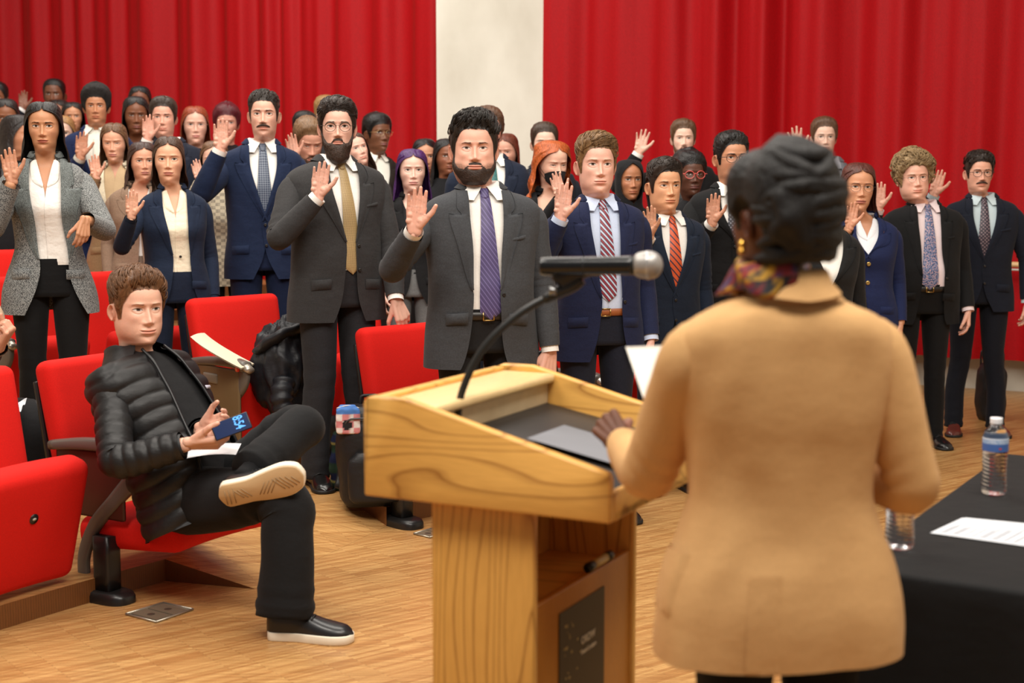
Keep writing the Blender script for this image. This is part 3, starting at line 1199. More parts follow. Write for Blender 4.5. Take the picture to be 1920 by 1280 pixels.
def shoe(name, mat, solemat, par, M, K, L=.285, w=.050, h=.075, sole=.018, lo=False, laces=None, toe=1.0):
    """upper with a sole; heel at +y, toe at -y, sole on z=0"""
    n, m = (22, 15) if not lo else (10, 9)
    s = np.linspace(0, 1, n)
    wd_ = ci(s, [0, .04, .15, .35, .55, .75, .90, .97, 1], np.array([.25, .60, .74, .72, .88, .98, .80 * toe, .5, .12]) * w)
    hh = ci(s, [0, .05, .2, .35, .45, .62, .8, .93, 1], np.array([.80, 1.1, 1.12, 1.05, .92, .66, .50, .38, .10]) * h)
    th = np.linspace(0, PI, m)
    y = L * (.27 - s)
    cx = .006 * np.sin(s * PI)
    G = np.stack([cx[:, None] + wd_[:, None] * np.sign(np.cos(th)) * np.abs(np.cos(th)) ** .75, np.repeat(y[:, None], m, 1),
                  sole * .7 + hh[:, None] * np.sin(th)[None] ** .85], -1)
    mb = MB().grid(G)
    o = mb.build(name, mat, par, M=K @ M)
    mb = MB()
    e = np.linspace(0, 2 * PI, 44, endpoint=False)
    ss = (1 - np.cos(e)) / 2
    wo = ci(ss, [0, .04, .15, .35, .55, .75, .90, .97, 1], np.array([.10, .62, .80, .78, .95, 1.05, .86 * toe, .55, .05]) * w * 1.06)
    O = np.stack([np.interp(ss, s, cx) + np.sign(np.sin(e)) * wo, L * (.275 - ss * 1.01), 0 * e], -1)
    Gs = np.stack([O * (.96, .985, 1), O + (0, 0, .004), O + (0, 0, sole * .9), O * (.95, .98, 1) + (0, 0, sole)], 0)
    mb.grid(Gs, True, cap0=True, cap1=True)
    mb.build('sole', solemat, o, M=K @ M)
    if laces is not None:
        mb = MB()
        for k in range(5):
            yy = L * (.27 - .36 - k * .045)
            sv = .36 + k * .045
            ww, hv = np.interp(sv, s, wd_) * .55, np.interp(sv, s, hh)
            tube([(-ww, yy, sole * .7 + hv * .86), (0, yy - .004, sole * .7 + hv * 1.06), (ww, yy, sole * .7 + hv * .86)], [.003] * 3, n=5, m=8, mb=mb)
        mb.build('lace', laces, o, M=K @ M)
    return o


def lapel_mb(T, ex, side, zb, off, width=.085, notch=1.40, lo=False):
    nz = 30 if not lo else 16
    zs = np.r_[np.linspace(zb, notch, nz), notch + .004, np.linspace(notch + .012, 1.495, 8)]
    wz = ci(zs, [zb, zb + .06, notch - .06, notch, notch + .004, notch + .012, notch + .03, 1.495], np.array([.12, .36, .86, 1.0, .42, .40, .62, .50]) * width)
    c = np.linspace(0, 1, 6)[None]
    X = ex(zs)[:, None] - side * .003 + side * wz[:, None] * c
    Z = zs[:, None] + 0 * c + (.012 * c * sst(zs, notch - .05, notch)[:, None]) * (zs[:, None] <= notch + .001)
    O = off + .0065 * np.sin(np.clip(c * 1.0 + .18, 0, 1) * PI) + .003
    G = T.front(X, Z, O + 0 * X)
    mb = MB().grid(G, flip=side < 0)
    # turned-under edge
    G2 = T.front(X[:, -1:] + side * np.array([[0, .0005]]), Z[:, -1:] + np.zeros((1, 2)), np.array([[1.0, 0]]) * (off + .006) + np.array([[0, 1.0]]) * (off - .006))
    mb.grid(G2, flip=side < 0)
    return mb


def collar_mb(T, off, a0=.75, top=1.538, bot=1.490, R=34, aL=None):
    a = np.linspace(a0 if aL is None else aL, 2 * PI - a0, R)
    k = sst(np.abs(a - PI), PI - a0 - .9, PI - a0)
    rows = []
    for zz, o in ((1.488, off - .004), (top - .012, off - .003), (top, off + .001), (top - .010, off + .010), ((top + bot) / 2, off + .013), (bot, off + .011)):
        sidew = np.abs(np.sin(a))
        z = zz - (.016 * k if zz > 1.5 else 0 * k) + (.013 * sidew if zz == bot else 0)
        rows.append(T.pt(a, z, np.where(o > off, off + (o - off) * (1 - .75 * k), o)))
    return MB().grid(np.array(rows))


def shirt_collar_mb(T, off=.008, spread=.050, tip=1.462, top=1.545, open_=0.0):
    R = 40
    a0 = .10 + open_
    a = np.linspace(a0, 2 * PI - a0, R)
    k = 1 - sst(np.minimum(a, 2 * PI - a), a0, a0 + 1.25)
    zt = top - .020 * k
    zb = 1.506 - .006 * k
    mb = MB()
    rows = [T.pt(a, zb - .01, off - .002), T.pt(a, (zb + zt) / 2, off - .001), T.pt(a, zt, off + .001)]
    # folded leaf
    f = np.linspace(0, 1, 6)[1:]
    sgn = np.where(a < PI, 1, -1)
    for t in f:
        z = zt + (1.500 - (1.500 - tip) * k**1.6 - zt) * t
        base = T.raw(a, z, off + .006 + .004 * math.sin(t * PI))
        base[:, 0] += sgn * k**2 * spread * .42 * t
        base[:, 1] -= k * .004
        rows.append(tf(T.M, base))
    mb.grid(np.array(rows))
    return mb


def tie_parts(T, mat, par, K, bottom=1.02, w=.042, off=.012, xoff=0.0, lo=False, xb=0.0):
    n = 40 if not lo else 16
    zs = np.linspace(1.500, bottom + .035, n)
    t = (1.500 - zs) / (1.5 - bottom)
    ww = .016 + (w - .016) * np.clip(t * 1.25, 0, 1) ** .8
    zs = np.r_[zs, bottom + .02, bottom + .008, bottom]
    ww = np.r_[ww, w * .62, w * .26, .001]
    t = (1.500 - zs) / (1.5 - bottom)
    c = np.linspace(-1, 1, 9)[None]
    cx = xoff + xb * t
    X = cx[:, None] + c * ww[:, None]
    Z = np.repeat(zs[:, None], 9, 1)
    G = T.front(X, Z, off + .005 * (1 - c**2) + 0 * Z)
    uv = np.stack([c * ww[:, None], Z, 0 * Z], -1)
    tie = MB().grid(G, uv=uv, flip=True).build('tie', mat, par, M=K)
    # knot
    zk = np.linspace(1.520, 1.478, 7)
    e = np.linspace(0, 2 * PI, 14, endpoint=False)
    rows, uvs = [], []
    ctr = T.raw(T.ang(xoff, zk), zk, .012)
    for i, z in enumerate(zk):
        q = i / 6
        rx = (.021 - .007 * q) * (1 - .25 * (i in (0, 6)))
        ry = .011 * (1 - .35 * (i in (0, 6)))
        P = np.stack([xoff + rx * np.cos(e), ctr[i, 1] - .004 + ry * np.sin(e), z + 0 * e], -1)
        rows.append(tf(T.M, P))
        uvs.append(np.stack([rx * np.cos(e) * 1.4, z * 1.3 + .02 + 0 * e, 0 * e], -1))
    MB().grid(np.array(rows), True, uv=np.array(uvs), cap0=True, cap1=True).build('knot', mat, tie, M=K)
    return tie


def flap_mb(T, x0, x1, z0, z1, off, tilt=0.0, th=.005):
    u = np.linspace(0, 1, 7)[None]
    v = np.linspace(0, 1, 5)[:, None]
    X = x0 + (x1 - x0) * u + 0 * v
    Z = z0 + (z1 - z0) * v + tilt * u
    edge = ((u < .01) | (u > .99) | (v < .01) | (v > .99))
    O = off + np.where(edge, -.004, th)
    X = X + np.where((u < .01), .0, 0)
    return MB().grid(T.front(X, Z, O))


def button_mb(T, pts, off, r=.0085):
    mb = MB()
    for x, z in pts:
        p = T.front(np.array(x), np.array(z), np.array(off))
        q = T.front(np.array(x), np.array(z), np.array(off + .01))
        n = unit(q - p)
        e = np.linspace(0, 2 * PI, 12, endpoint=False)
        ux = unit(np.cross(n, [0, 0, 1.]))
        uz = np.cross(ux, n)
        rows = [p + h * n + rr * r * (np.outer(np.cos(e), ux) + np.outer(np.sin(e), uz)) for h, rr in ((-.004, 1), (.003, 1), (.005, .8), (.004, .5))]
        mb.grid(np.array(rows), True, cap1=True)
    return mb


def sleeve(T, side, E, Wp, K, mat, par, rs=1.0, lo=False, seed=0, cuff=None, end=.012, name='sleeve', puff=None, off=0.0, sh=(.183, .004, 1.396)):
    """jacket sleeve from shoulder over elbow E to wrist Wp (reference frame)"""
    S = tf(T.M, np.array([side * sh[0], sh[1], sh[2]]))
    S0 = tf(T.M, np.array([side * (sh[0] - .055), sh[1], sh[2] + .010]))
    fo = unit(Wp - E)
    up = unit(E - S)
    W2 = Wp - fo * end
    pts = [S0, S, S + (E - S) * .45, E - up * .055, E + (fo - up) * .008, E + fo * .065, E + (W2 - E) * .62, W2]
    r = np.array([.054, .0605, .0615, .057, .056, .055, .050, .043]) * rs + off
    rng = np.random.RandomState(seed + 11)
    k1, k2 = rng.uniform(0, 6, 2)
    bend = math.degrees(math.acos(np.clip(up @ fo, -1, 1)))
    fold = .045 + .05 * min(1, bend / 120)

    def wr(s, ang, G):
        f = 1 + .035 * fbm(G, 16, seed)
        f = f + fold * gs(s - .50, .11) * np.sin(s * 95 + 1.6 * np.sin(ang + k1) + k2) * (.5 + .5 * np.cos(ang - k1))
        f = f + .022 * gs(s - .86, .10) * np.sin(s * 120 + 2 * np.sin(ang + k2))
        if puff is not None:
            f = f + puff(s, ang)
        return f
    n, m = (20, 46) if not lo else (11, 18)
    tube(pts, list(r), n=n, m=m if puff is None else 110, ref=(0, -1, .2), cap=(False, False), wr=wr).build(name, mat, par, M=K)
    if cuff is not None:
        a, b = W2 - fo * .05, Wp + fo * (.012 if end < .03 else .004)
        o = tube([a, (a + b) / 2, b], [.037 * rs, .0375 * rs, .0372 * rs], n=16, m=5, ref=(0, -1, .2), cap=(False, False))
        o.build('cuff', cuff, par, M=K)


def trousers_mb(T, k=1.0, lo=False, hem=.045, wide=1.0, stance=.10, seed=0, hipoff=.004, top=1.03, knee=None):
    """pelvis and two straight legs, standing"""
    n, m = (28, 40) if not lo else (14, 14)
    mb = MB()
    zs = np.linspace(top, .845, 9 if not lo else 5)
    a = np.linspace(0, 2 * PI, n * 2, endpoint=False)
    P = T.pt(a[None], zs[:, None], hipoff + 0 * zs[:, None])
    kk = sst(.87 - zs, 0, .03)
    mb.grid(P, True, cap1=True)
    for sd in (-1, 1):
        pts = [(sd * .092, .0, .93), (sd * .096, -.004, .80), (sd * (.095 + .2 * (stance - .10)), -.012, .50), (sd * stance, -.004, .25), (sd * stance, .0, hem)]
        r = [(.098, .090), (.097, .088), (.074 * wide, .066 * wide), (.069 * wide, .060 * wide), (.073 * wide, .058 * wide)]

        def wr(s, ang, G):
            f = 1 + .03 * fbm(G, 9, seed + sd, sc=(1, 1, .6))
            f = f + .05 * gs(s - .96, .07) * np.sin(s * 90 + 1.5 * np.sin(ang + seed)) + .03 * gs(s - .5, .08) * np.sin(s * 70 + np.sin(ang * 2 + seed))
            return f
        tube(pts, r, n=n, m=m, ref=(0, -1, 0), wr=wr, mb=mb)
    return mb


NAVY, CHAR, BLACK = (34, 44, 72), (62, 62, 66), (24, 24, 27)
WHITE = (236, 232, 226)
NP = 0


def person(label, px, top, chin, Y, yaw=0, sex='m', bx=None, face=0, pitch=0, roll=0, fc=None, hair=None, fit=None, right=None, left=None,
           lo=False, wide=1.0, belly=0.0, deep=1.0, beard=None, stache=None, specs=None, zfloor=None, legs=True, extra=None, S=None, hsz=None, dz=0.0, tcol=None, shoes=True, seat=None):
    global NP
    NP += 1
    seed = NP * 7
    fit = fit or {}
    f = dict(FACE)
    f.update(fc or {})
    if sex == 'f':
        for k_, v_ in (('jaw', .89), ('w', .99), ('fat', .3), ('nose', .86), ('neck', .86), ('lips', 1.12), ('brow', .75), ('make', .7)):
            if k_ not in (fc or {}):
                f[k_] = v_
        f['eye'] = (fc or {}).get('eye', 1.08)
    hair = hair or {}
    f['hairc'] = hair.get('c', f['hairc'])
    hT = hair.get('T', .016)
    # ---- placement from the photograph's measurements
    Cw = at(px, chin, Y)
    Tw = at(px, top, Y)
    Bw = at(bx if bx is not None else px, chin, Y)
    z0 = zf(Bw[0], Y) if zfloor is None else zfloor
    k = (Cw[2] - z0) / 1.552
    if seat:
        Bw = np.array(seat['root'] + (0,))
        Cw = Bw
        z0, k = 0.0, seat.get('k', 1.0)
        hsz = seat.get('hs', 1.0)
    hs = (Tw[2] - Cw[2]) / k / (.23 + hT) if hsz is None else hsz
    hs = float(np.clip(hs, .86, 1.22))
    root = thing('person', label, 'person', (Bw[0], Y, z0), math.radians(yaw))
    K = scl(k)
    Rl = rot('z', -yaw)
    off = tf(Rl, (Cw - Bw) / k)
    hx, hy = off[0], off[1]

    def loc(p):      # world -> reference frame
        return tf(Rl, (np.asarray(p) - np.array([Bw[0], Y, z0]))) / k
    T = Torso(sex, wide, belly, deep=deep, M=seat['M'] if seat else None)
    hd = tf(T.M, np.array([0, .0, 1.50])) - np.array([0, 0, 1.50]) + np.array(seat.get('hoff', (0, 0, 0)) if seat else (0, 0, 0))
    zc = 1.552 + .115 * hs
    # ---- body
    piv = np.array([0, .012, -.135])
    hr = rot('z', face - yaw) @ rot('x', pitch) @ rot('y', -roll)

    def headM(V):
        V = np.asarray(V, float)
        w = sst(V[..., 2], -.170, -.105)[..., None]
        Vr = tf(hr, V - piv) + piv
        Pb = tf(T.M, V * hs + np.array([0, -.018, zc]))
        Pr = Vr * hs + np.array([hx, hy - .018, zc]) + hd
        return Pb * (1 - w) + Pr * w
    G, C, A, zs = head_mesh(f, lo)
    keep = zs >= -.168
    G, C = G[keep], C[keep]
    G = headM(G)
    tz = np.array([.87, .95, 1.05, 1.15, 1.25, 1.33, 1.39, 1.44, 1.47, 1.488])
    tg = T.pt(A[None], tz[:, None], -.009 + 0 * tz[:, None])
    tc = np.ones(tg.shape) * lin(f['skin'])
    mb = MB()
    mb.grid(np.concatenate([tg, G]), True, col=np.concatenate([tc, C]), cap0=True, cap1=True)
    for sd in (-1, 1):
        ear = MB()
        ear_mesh(ear, sd, f, np.eye(4), lo)
        V, Q, Tt, Cc, _ = ear.arrays()
        if hair.get('ears', True):
            mb.add(headM(V), Q, Tt, Cc)
    # ---- arms
    jm = fit.get('jmat')
    cuffm = fit.get('cuff')
    arms = {}
    for sd, spec in ((-1, right), (1, left)):
        spec = spec or ('down',)
        Sh = tf(T.M, np.array([sd * .183 * (T.t[7, 1] / .204), .004, 1.40]))
        nm = 'R' if sd < 0 else 'L'
        hk = spec[-1] if isinstance(spec[-1], dict) else {}
        if spec[0] == 'px':
            Wp = loc(at(spec[1], spec[2], Y - spec[3]))
            lk = hk.get('len', 1.0)
            E, Wp = ik(Sh, Wp, .300 * lk, .262 * lk, hk.get('pole', (sd * .45, .25, -1)))
            cam_dir = tf(Rl, np.array([0 - Bw[0], 0 - Y, 0]))
            pal = unit(cam_dir) + np.array([0, 0, hk.get('pz', .0)])
            til = math.radians(hk.get('tilt', 0))
            xr = tf(Rl, np.array([1., 0, 0]))
            zax = np.array([0, 0, 1.]) * math.cos(til) + xr * math.sin(til) + np.array(hk.get('lean', (0, 0, 0)))
            kind = hk.get('hand', 'open' if not lo else 'openlo')
            ptw = math.radians(hk.get('twist', 0))
            pal = tf(rot('z', math.degrees(ptw)), pal)
            if 'z' in hk:
                zax = np.array(hk['z'], float)
            if 'palmv' in hk:
                pal = np.array(hk['palmv'], float)
        elif spec[0] == 'pos':
            E, Wp = ik(Sh, spec[1], .300, .262, hk.get('pole', (sd * .4, .4, -1)))
            zax, pal = hk.get('z', unit(Wp - E)), hk.get('palm', (-sd, 0, 0))
            kind = hk.get('hand', 'relax')
        else:
            wx = .235 * (T.t[7, 1] / .204) + .35 * belly
            Wp = np.array([sd * wx, -.045, .865])
            E, Wp = ik(Sh, Wp, .300, .262, (sd * .3, 1.0, -.1))
            zax, pal = np.array([-.02 * sd, -.10, -1.]), np.array([-sd, .25, 0])
            kind = 'relax' if not lo else 'openlo'
        fo = unit(Wp - E)
        tube([E, E + (Wp - E) * .3, Wp - fo * .03, Wp + unit(zax) * .005], [.040, .039, .028, .023], n=12, m=10, ref=(0, -1, .3), mb=mb, col=lin(f['skin']))
        tube([Sh + (E - Sh) * .12 - (0, 0, .01), Sh + (E - Sh) * .5, E], [.036, .040, .038], n=10, m=8, ref=(0, -1, .3), mb=mb, col=lin(f['skin']))
        add_hand(mb, kind, nm, Wp + fo * .006, zax, pal, f['skin'], hk.get('size', 1.0 if sex == 'm' else .92) * (.93 if spec[0] == 'px' and kind[:4] in ('open', 'spre') else 1.0))
        arms[sd] = (E, Wp, hk)
    body = mb.build('body', m_skin(), root, M=K)
    # ---- hair
    ht = hair.get('t', 'short')
    hm = m_hair(hair.get('c', f['hairc']), hair.get('rough', .42), hair.get('curly', False))

    def hM(V):
        Vr = tf(hr, np.asarray(V, float) - piv) + piv
        return Vr * hs + np.array([hx, hy - .018, zc]) + hd
    if ht in ('short', 'both'):
        P = hair_cap(f, hair, lo)
        h = MB().grid(hM(P), True, cap1=True).build('hair', hm, root, M=K)
        if hair.get('n') and not lo:
            s_ = strands(P, f, hair, hair['n'], seed)
            if s_.n:
                V, Q, Tt, Cc, U = s_.arrays()
                MB().add(hM(V), Q, Tt).build('lock_of_hair', hm, h, M=K)['kind'] = 'stuff'
    if ht in ('long', 'both', 'hijab'):
        P = long_hair(f, hair, lo)
        # below the jaw the hair follows the body rather than the head
        Q1 = hM(P)
        w = sst(P[..., 2], -.20, -.10)[..., None]
        Q0 = P * hs + np.array([hx * .6, -.018, zc]) + hd
        if ht != 'hijab':
            zsh = hd[2]
            Q1 = Q1 * w + Q0 * (1 - w)
            # rest on the shoulders: push out of the torso
            zz = np.clip(Q1[..., 2] - zsh, .9, 1.5)
            W, F, B = T.wfb(zz)
            offj = fit.get('hoff', .026)
            ex_ = np.abs(Q1[..., 0]) / (W + offj)
            yy = np.where(Q1[..., 1] < 0, F, B) + offj
            rr_ = np.sqrt(ex_**2 + (Q1[..., 1] / yy) ** 2)
            inside = (rr_ < 1) & (Q1[..., 2] - zsh < 1.5)
            ys = np.sqrt(np.clip(1 - ex_**2, 0, 1)) * yy
            Q1[..., 1] = np.where(inside, np.where(Q1[..., 1] < .0, -1, 1) * ys, Q1[..., 1])
        MB().grid(Q1).build('headscarf' if ht == 'hijab' else 'hair', m_cloth(hair['c'], 'wool') if ht == 'hijab' else hm, root, M=K)
    if beard:
        P = beard_mesh(f, beard)
        MB().grid(hM(P)).build('beard', m_hair(beard.get('c', hair.get('c', f['hairc'])), .6, True), root, M=K)
    if stache:
        MB().grid(hM(stache_mesh(f, *stache[1:])), cap0=False).build('moustache', m_hair(stache[0], .6), root, M=K)
    if specs:
        g = glasses_mb(f, specs.get('round', 1.0), specs.get('size', .0235), specs.get('wire', .0012), specs.get('top', 0))
        V, Q, Tt, Cc, U = g.arrays()
        MB().add(hM(V), Q, Tt).build('glasses', m_plain(specs.get('c', (40, 34, 30)), .35, specs.get('metal', 0.0)), root, M=K)
    # ---- clothes
    kind = fit.get('kind', 'suit')
    R_, C_ = (46, 72) if not lo else (22, 36)
    jw = fit.get('jc', NAVY)
    if jm is None:
        jm = m_cloth(jw, fit.get('jk', 'wool'), fit.get('jc2'))
    sm = m_cloth(fit.get('sc', WHITE), fit.get('sk', 'shirt'))
    zhem = fit.get('hem', .80)
    zb = fit.get('zb', 1.10)
    joff = fit.get('joff', .016)
    rs = fit.get('rs', 1.0) * (1.0 if sex == 'm' else .86)
    if kind in ('suit', 'blazer'):
        gl, gr = fit.get('gap', (-.014, -.014))
        va = fit.get('vw', .072)
        cut = fit.get('cut', .07)
        xl = [(zhem - .02, gl + cut + .02), (zhem + .02, gl + cut), (zhem + .10, gl + cut * .45), (zb - .06, gl + .002), (zb, gl), (zb + .015, gl + .004), ((zb + 1.40) / 2, gl * .4 + va * .55), (1.40, max(va, gl * .8)), (1.50, va * 1.02)]
        xr = [(z_, -(x_ - gl + gr)) if z_ <= zb + .02 else (z_, -(x_ - gl * .4 + gr * .4) if z_ < 1.39 else -x_) for z_, x_ in xl]
        zsp = np.r_[np.linspace(zhem, 1.46, R_ - 6), np.linspace(1.468, 1.500, 6)]
        G = garment(T, zhem, 1.50, joff, xl, xr, R_, C_, fit.get('wrk', .004), seed, flare=fit.get('flare', .012), zsp=zsp)
        jk = MB().grid(G).build('jacket', jm, root, M=K)
        exl = lambda z: ci(z, *np.array(xl).T)
        exr = lambda z: ci(z, *np.array(xr).T)
        if not fit.get('nolapel'):
            nt_ = fit.get('notch', 1.405)
            for sd, ex in ((1, exl), (-1, exr)):
                lapel_mb(T, ex, sd, zb + .01, joff, fit.get('lw', .080), nt_, lo).build('lapel', fit.get('lmat', jm), jk, M=K)
            collar_mb(T, joff).build('collar', fit.get('lmat', jm), jk, M=K)
        for sd in (-1, 1):
            E, Wp, hk = arms[sd]
            sleeve(T, sd, E, Wp, K, jm, jk, rs, lo, seed + sd, cuff=cuffm if cuffm is not None else (sm if kind == 'suit' else None), end=hk.get('end', .012),
                   sh=(.183 * T.t[7, 1] / .204, .004, 1.394))
        if not lo:
            fz = fit.get('fz', .965)
            for sd in (-1, 1):
                x0, x1 = (.085, .172) if sd > 0 else (-.172, -.085)
                flap_mb(T, x0, x1, fz - .035, fz + .012, joff + .008 + .012 * .3, tilt=-.006 * sd).build('pocket_flap', jm, jk, M=K)
            if kind == 'suit':
                flap_mb(T, .085, .165, 1.300, 1.318, joff + .003, tilt=.012, th=.003).build('breast_pocket', jm, jk, M=K)
            bc = fit.get('bc', (30, 26, 24))
            bp = fit.get('buttons', [(gl + .016, zb - .01), (gl + .020, zb - .12)])
            for p_ in bp:
                button_mb(T, [p_], joff + .006, fit.get('br', .008)).build('button', m_plain(bc, .35, fit.get('bmetal', 0.0)), jk, M=K)
    elif kind == 'puffer':
        xl = fit['xl']
        xr = [(z_, -x_) for z_, x_ in xl]
        bf = lambda Z, A_: .011 * np.abs(np.sin(PI * (Z - .80 + .010 * np.sin(A_ * 3)) / .058)) ** .55 + .003 * fbm(np.stack([A_ * 4, Z * 14, 0 * Z], -1), 1.6, 4)
        G = garment(T, zhem, 1.50, .014, xl, xr, 110, 90, .004, seed, puff=bf, flare=.012)
        jk = MB().grid(G).build('jacket', jm, root, M=K)
        for sd in (-1, 1):
            E, Wp, hk = arms[sd]
            sleeve(T, sd, E, Wp, K, jm, jk, 1.06, lo, seed + sd, end=.02, puff=lambda s_, a_: .12 * np.abs(np.sin(PI * s_ * 13.5 + .35 * np.sin(a_ * 2))) ** .55 - .06)
            Wd = Wp - unit(Wp - E) * .02
            tube([Wd - unit(Wp - E) * .028, Wd, Wd + unit(Wp - E) * .006], [.043, .041, .038], n=18, m=6, ref=(0, -1, .2), cap=(False, False)).build('cuff', m_plain((20, 20, 22), .6), jk, M=K)
        a = np.linspace(.62, 2 * PI - .62, 44)
        k_ = sst(np.abs(a - PI), 1.2, 2.4)
        G = np.array([T.pt(a, 1.490 - .012 * k_, .018), T.pt(a, 1.510 - .014 * k_, .034), T.pt(a, 1.530 - .018 * k_, .033), T.pt(a, 1.548 - .03 * k_, .030), T.pt(a, 1.554 - .03 * k_, .022), T.pt(a, 1.535 - .02 * k_, .014), T.pt(a, 1.50, .008)])
        MB().grid(G).build('collar', jm, jk, M=K)
        for sd, tb in ((1, xl), (-1, xr)):
            z_ = np.linspace(zhem, 1.50, 50)
            x_ = ci(z_, *np.array(tb).T)
            P = T.front(x_, z_, .030)
            tube(P[::4], [.006] * len(P[::4]), n=7, m=60, ref=(1, 0, 0)).build('zip', m_plain((24, 24, 26), .4), jk, M=K)
        flap_mb(T, .115, .150, 1.300, 1.314, .036, th=.003).build('chest_patch', m_plain((176, 172, 186), .5), jk, M=K)
    elif kind == 'coat':     # a closed top garment: sweater, coat, cardigan
        xl = fit.get('xl')
        xr = [(z_, -x_) for z_, x_ in xl] if xl else None
        G = garment(T, zhem, fit.get('ztop', 1.512), joff * .8, xl, xr, R_, C_, .005, seed, flare=.008)
        jk = MB().grid(G).build('top', jm, root, M=K)
        for sd in (-1, 1):
            E, Wp, hk = arms[sd]
            sleeve(T, sd, E, Wp, K, jm, jk, rs, lo, seed + sd, cuff=cuffm, end=hk.get('end', .006), sh=(.183 * T.t[7, 1] / .204, .004, 1.394))
        if fit.get('turtle'):
            a = np.linspace(0, 2 * PI, 36, endpoint=False)
            G = np.array([T.pt(a, z_, o_) for z_, o_ in ((1.495, .010), (1.52, .008), (1.548, .006), (1.552, .001))])
            MB().grid(G, True).build('neck_band', jm, jk, M=K)
    # shirt / blouse
    if fit.get('shirt', kind in ('suit', 'blazer')):
        sx = fit.get('sv')        # open neck table
        sbot = fit.get('sbot', 1.0)
        if sx:
            xl2, xr2 = sx, [(z_, -x_) for z_, x_ in sx]
        else:
            xl2 = xr2 = None
        G = garment(T, sbot, 1.512, .003, xl2, xr2, R_, C_, .0045 if fit.get('sk') == 'satin' else .0025, seed + 5, zsp=np.r_[np.linspace(sbot, 1.46, R_ - 7), np.linspace(1.468, 1.512, 7)],
                    puff=(lambda Z, A_: .014 * gs(Z - sbot - .04, .04)) if fit.get('blousing') else None)
        sh = MB().grid(G, sx is None).build('shirt' if kind == 'suit' else 'blouse', sm, root, M=K)
        if sx and fit.get('scollar', True):
            ev = lambda z: ci(z, *np.array(sx).T)
            zc_ = np.linspace(1.385, 1.503, 16)
            wz_ = ci(zc_, [1.385, 1.41, 1.45, 1.503], [.004, .036, .040, .030])
            c_ = np.linspace(0, 1, 5)[None]
            cm = MB()
            for sd in (-1, 1):
                X_ = sd * (ev(zc_)[:, None] - .002 + wz_[:, None] * c_)
                cm.grid(T.front(X_, zc_[:, None] + 0 * c_ - .012 * c_, .006 + .004 * np.sin(c_ * PI) + 0 * X_), flip=sd < 0)
            V_, Q_, T_, C2_, U_ = collar_mb(T, .004, a0=.95, top=1.535).arrays()
            cm.add(V_, Q_, T_).build('shirt_collar', sm, sh, M=K)
        elif fit.get('scollar', True):
            shirt_collar_mb(T, open_=fit.get('copen', 0.0), spread=fit.get('spread', .05), tip=fit.get('tip', 1.462)).build('shirt_collar', sm, sh, M=K)
        if not lo and kind == 'suit':
            z_ = np.linspace(1.45, sbot + .02, 30)
            x_ = np.array([-.017, -.016, .016, .017])
            Gp = T.front(x_[None] + 0 * z_[:, None], z_[:, None] + 0 * x_[None], np.array([.002, .0075, .0075, .002])[None] + 0 * z_[:, None])
            MB().grid(Gp).build('placket', sm, sh, M=K)
    if fit.get('tie') is not None:
        tie_parts(T, fit['tie'], root, K, fit.get('tbot', zb + .02), fit.get('tw', .042), .011, fit.get('tx', 0.0), lo, fit.get('txb', 0.0))
    if legs:
        tm = m_cloth(fit.get('tc', jw), fit.get('tk', 'wool'))
        trousers_mb(T, k, lo, seed=seed, stance=fit.get('stance', .105), wide=fit.get('lwide', 1.0)).build('trousers', tm, root, M=K)
        if fit.get('belt'):
            a = np.linspace(0, 2 * PI, 48, endpoint=False)
            G = np.array([T.pt(a, z_, o_) for z_, o_ in ((.985, .004), (.987, .010), (1.017, .010), (1.019, .004))])
            b_ = MB().grid(G, True).build('belt', m_plain(fit['belt'], .4), root, M=K)
            p = T.raw(np.array(0.), np.array(1.002), .013)
            bb = MB()
            pts = [(-.022, p[1], .985), (.022, p[1], .985), (.022, p[1], 1.019), (-.022, p[1], 1.019), (-.022, p[1], .985)]
            for q in range(4):
                tube([pts[q], pts[q + 1]], [.0028] * 2, n=6, m=2, mb=bb)
            V, Q, Tt, Cc, U = bb.arrays()
            MB().add(tf(T.M, V), Q, Tt).build('buckle', m_plain((190, 160, 100), .3, 1.0), b_, M=K)
        if shoes:
            for sd in (-1, 1):
                shoe('shoe', m_plain(fit.get('shc', (22, 20, 20)), .3, coat=.3), m_plain((20, 18, 17), .6), root,
                     trn(sd * fit.get('stance', .105), .0, 0) @ rot('z', sd * 9), K, lo=lo, laces=None if lo else m_plain((15, 14, 14), .6))
    ctx = dict(root=root, K=K, k=k, T=T, hM=hM, headM=headM, f=f, loc=loc, hs=hs, arms=arms, seed=seed, Bw=Bw, z0=z0)
    if extra:
        extra(ctx)
    return ctx

# ================================================================== SETTING


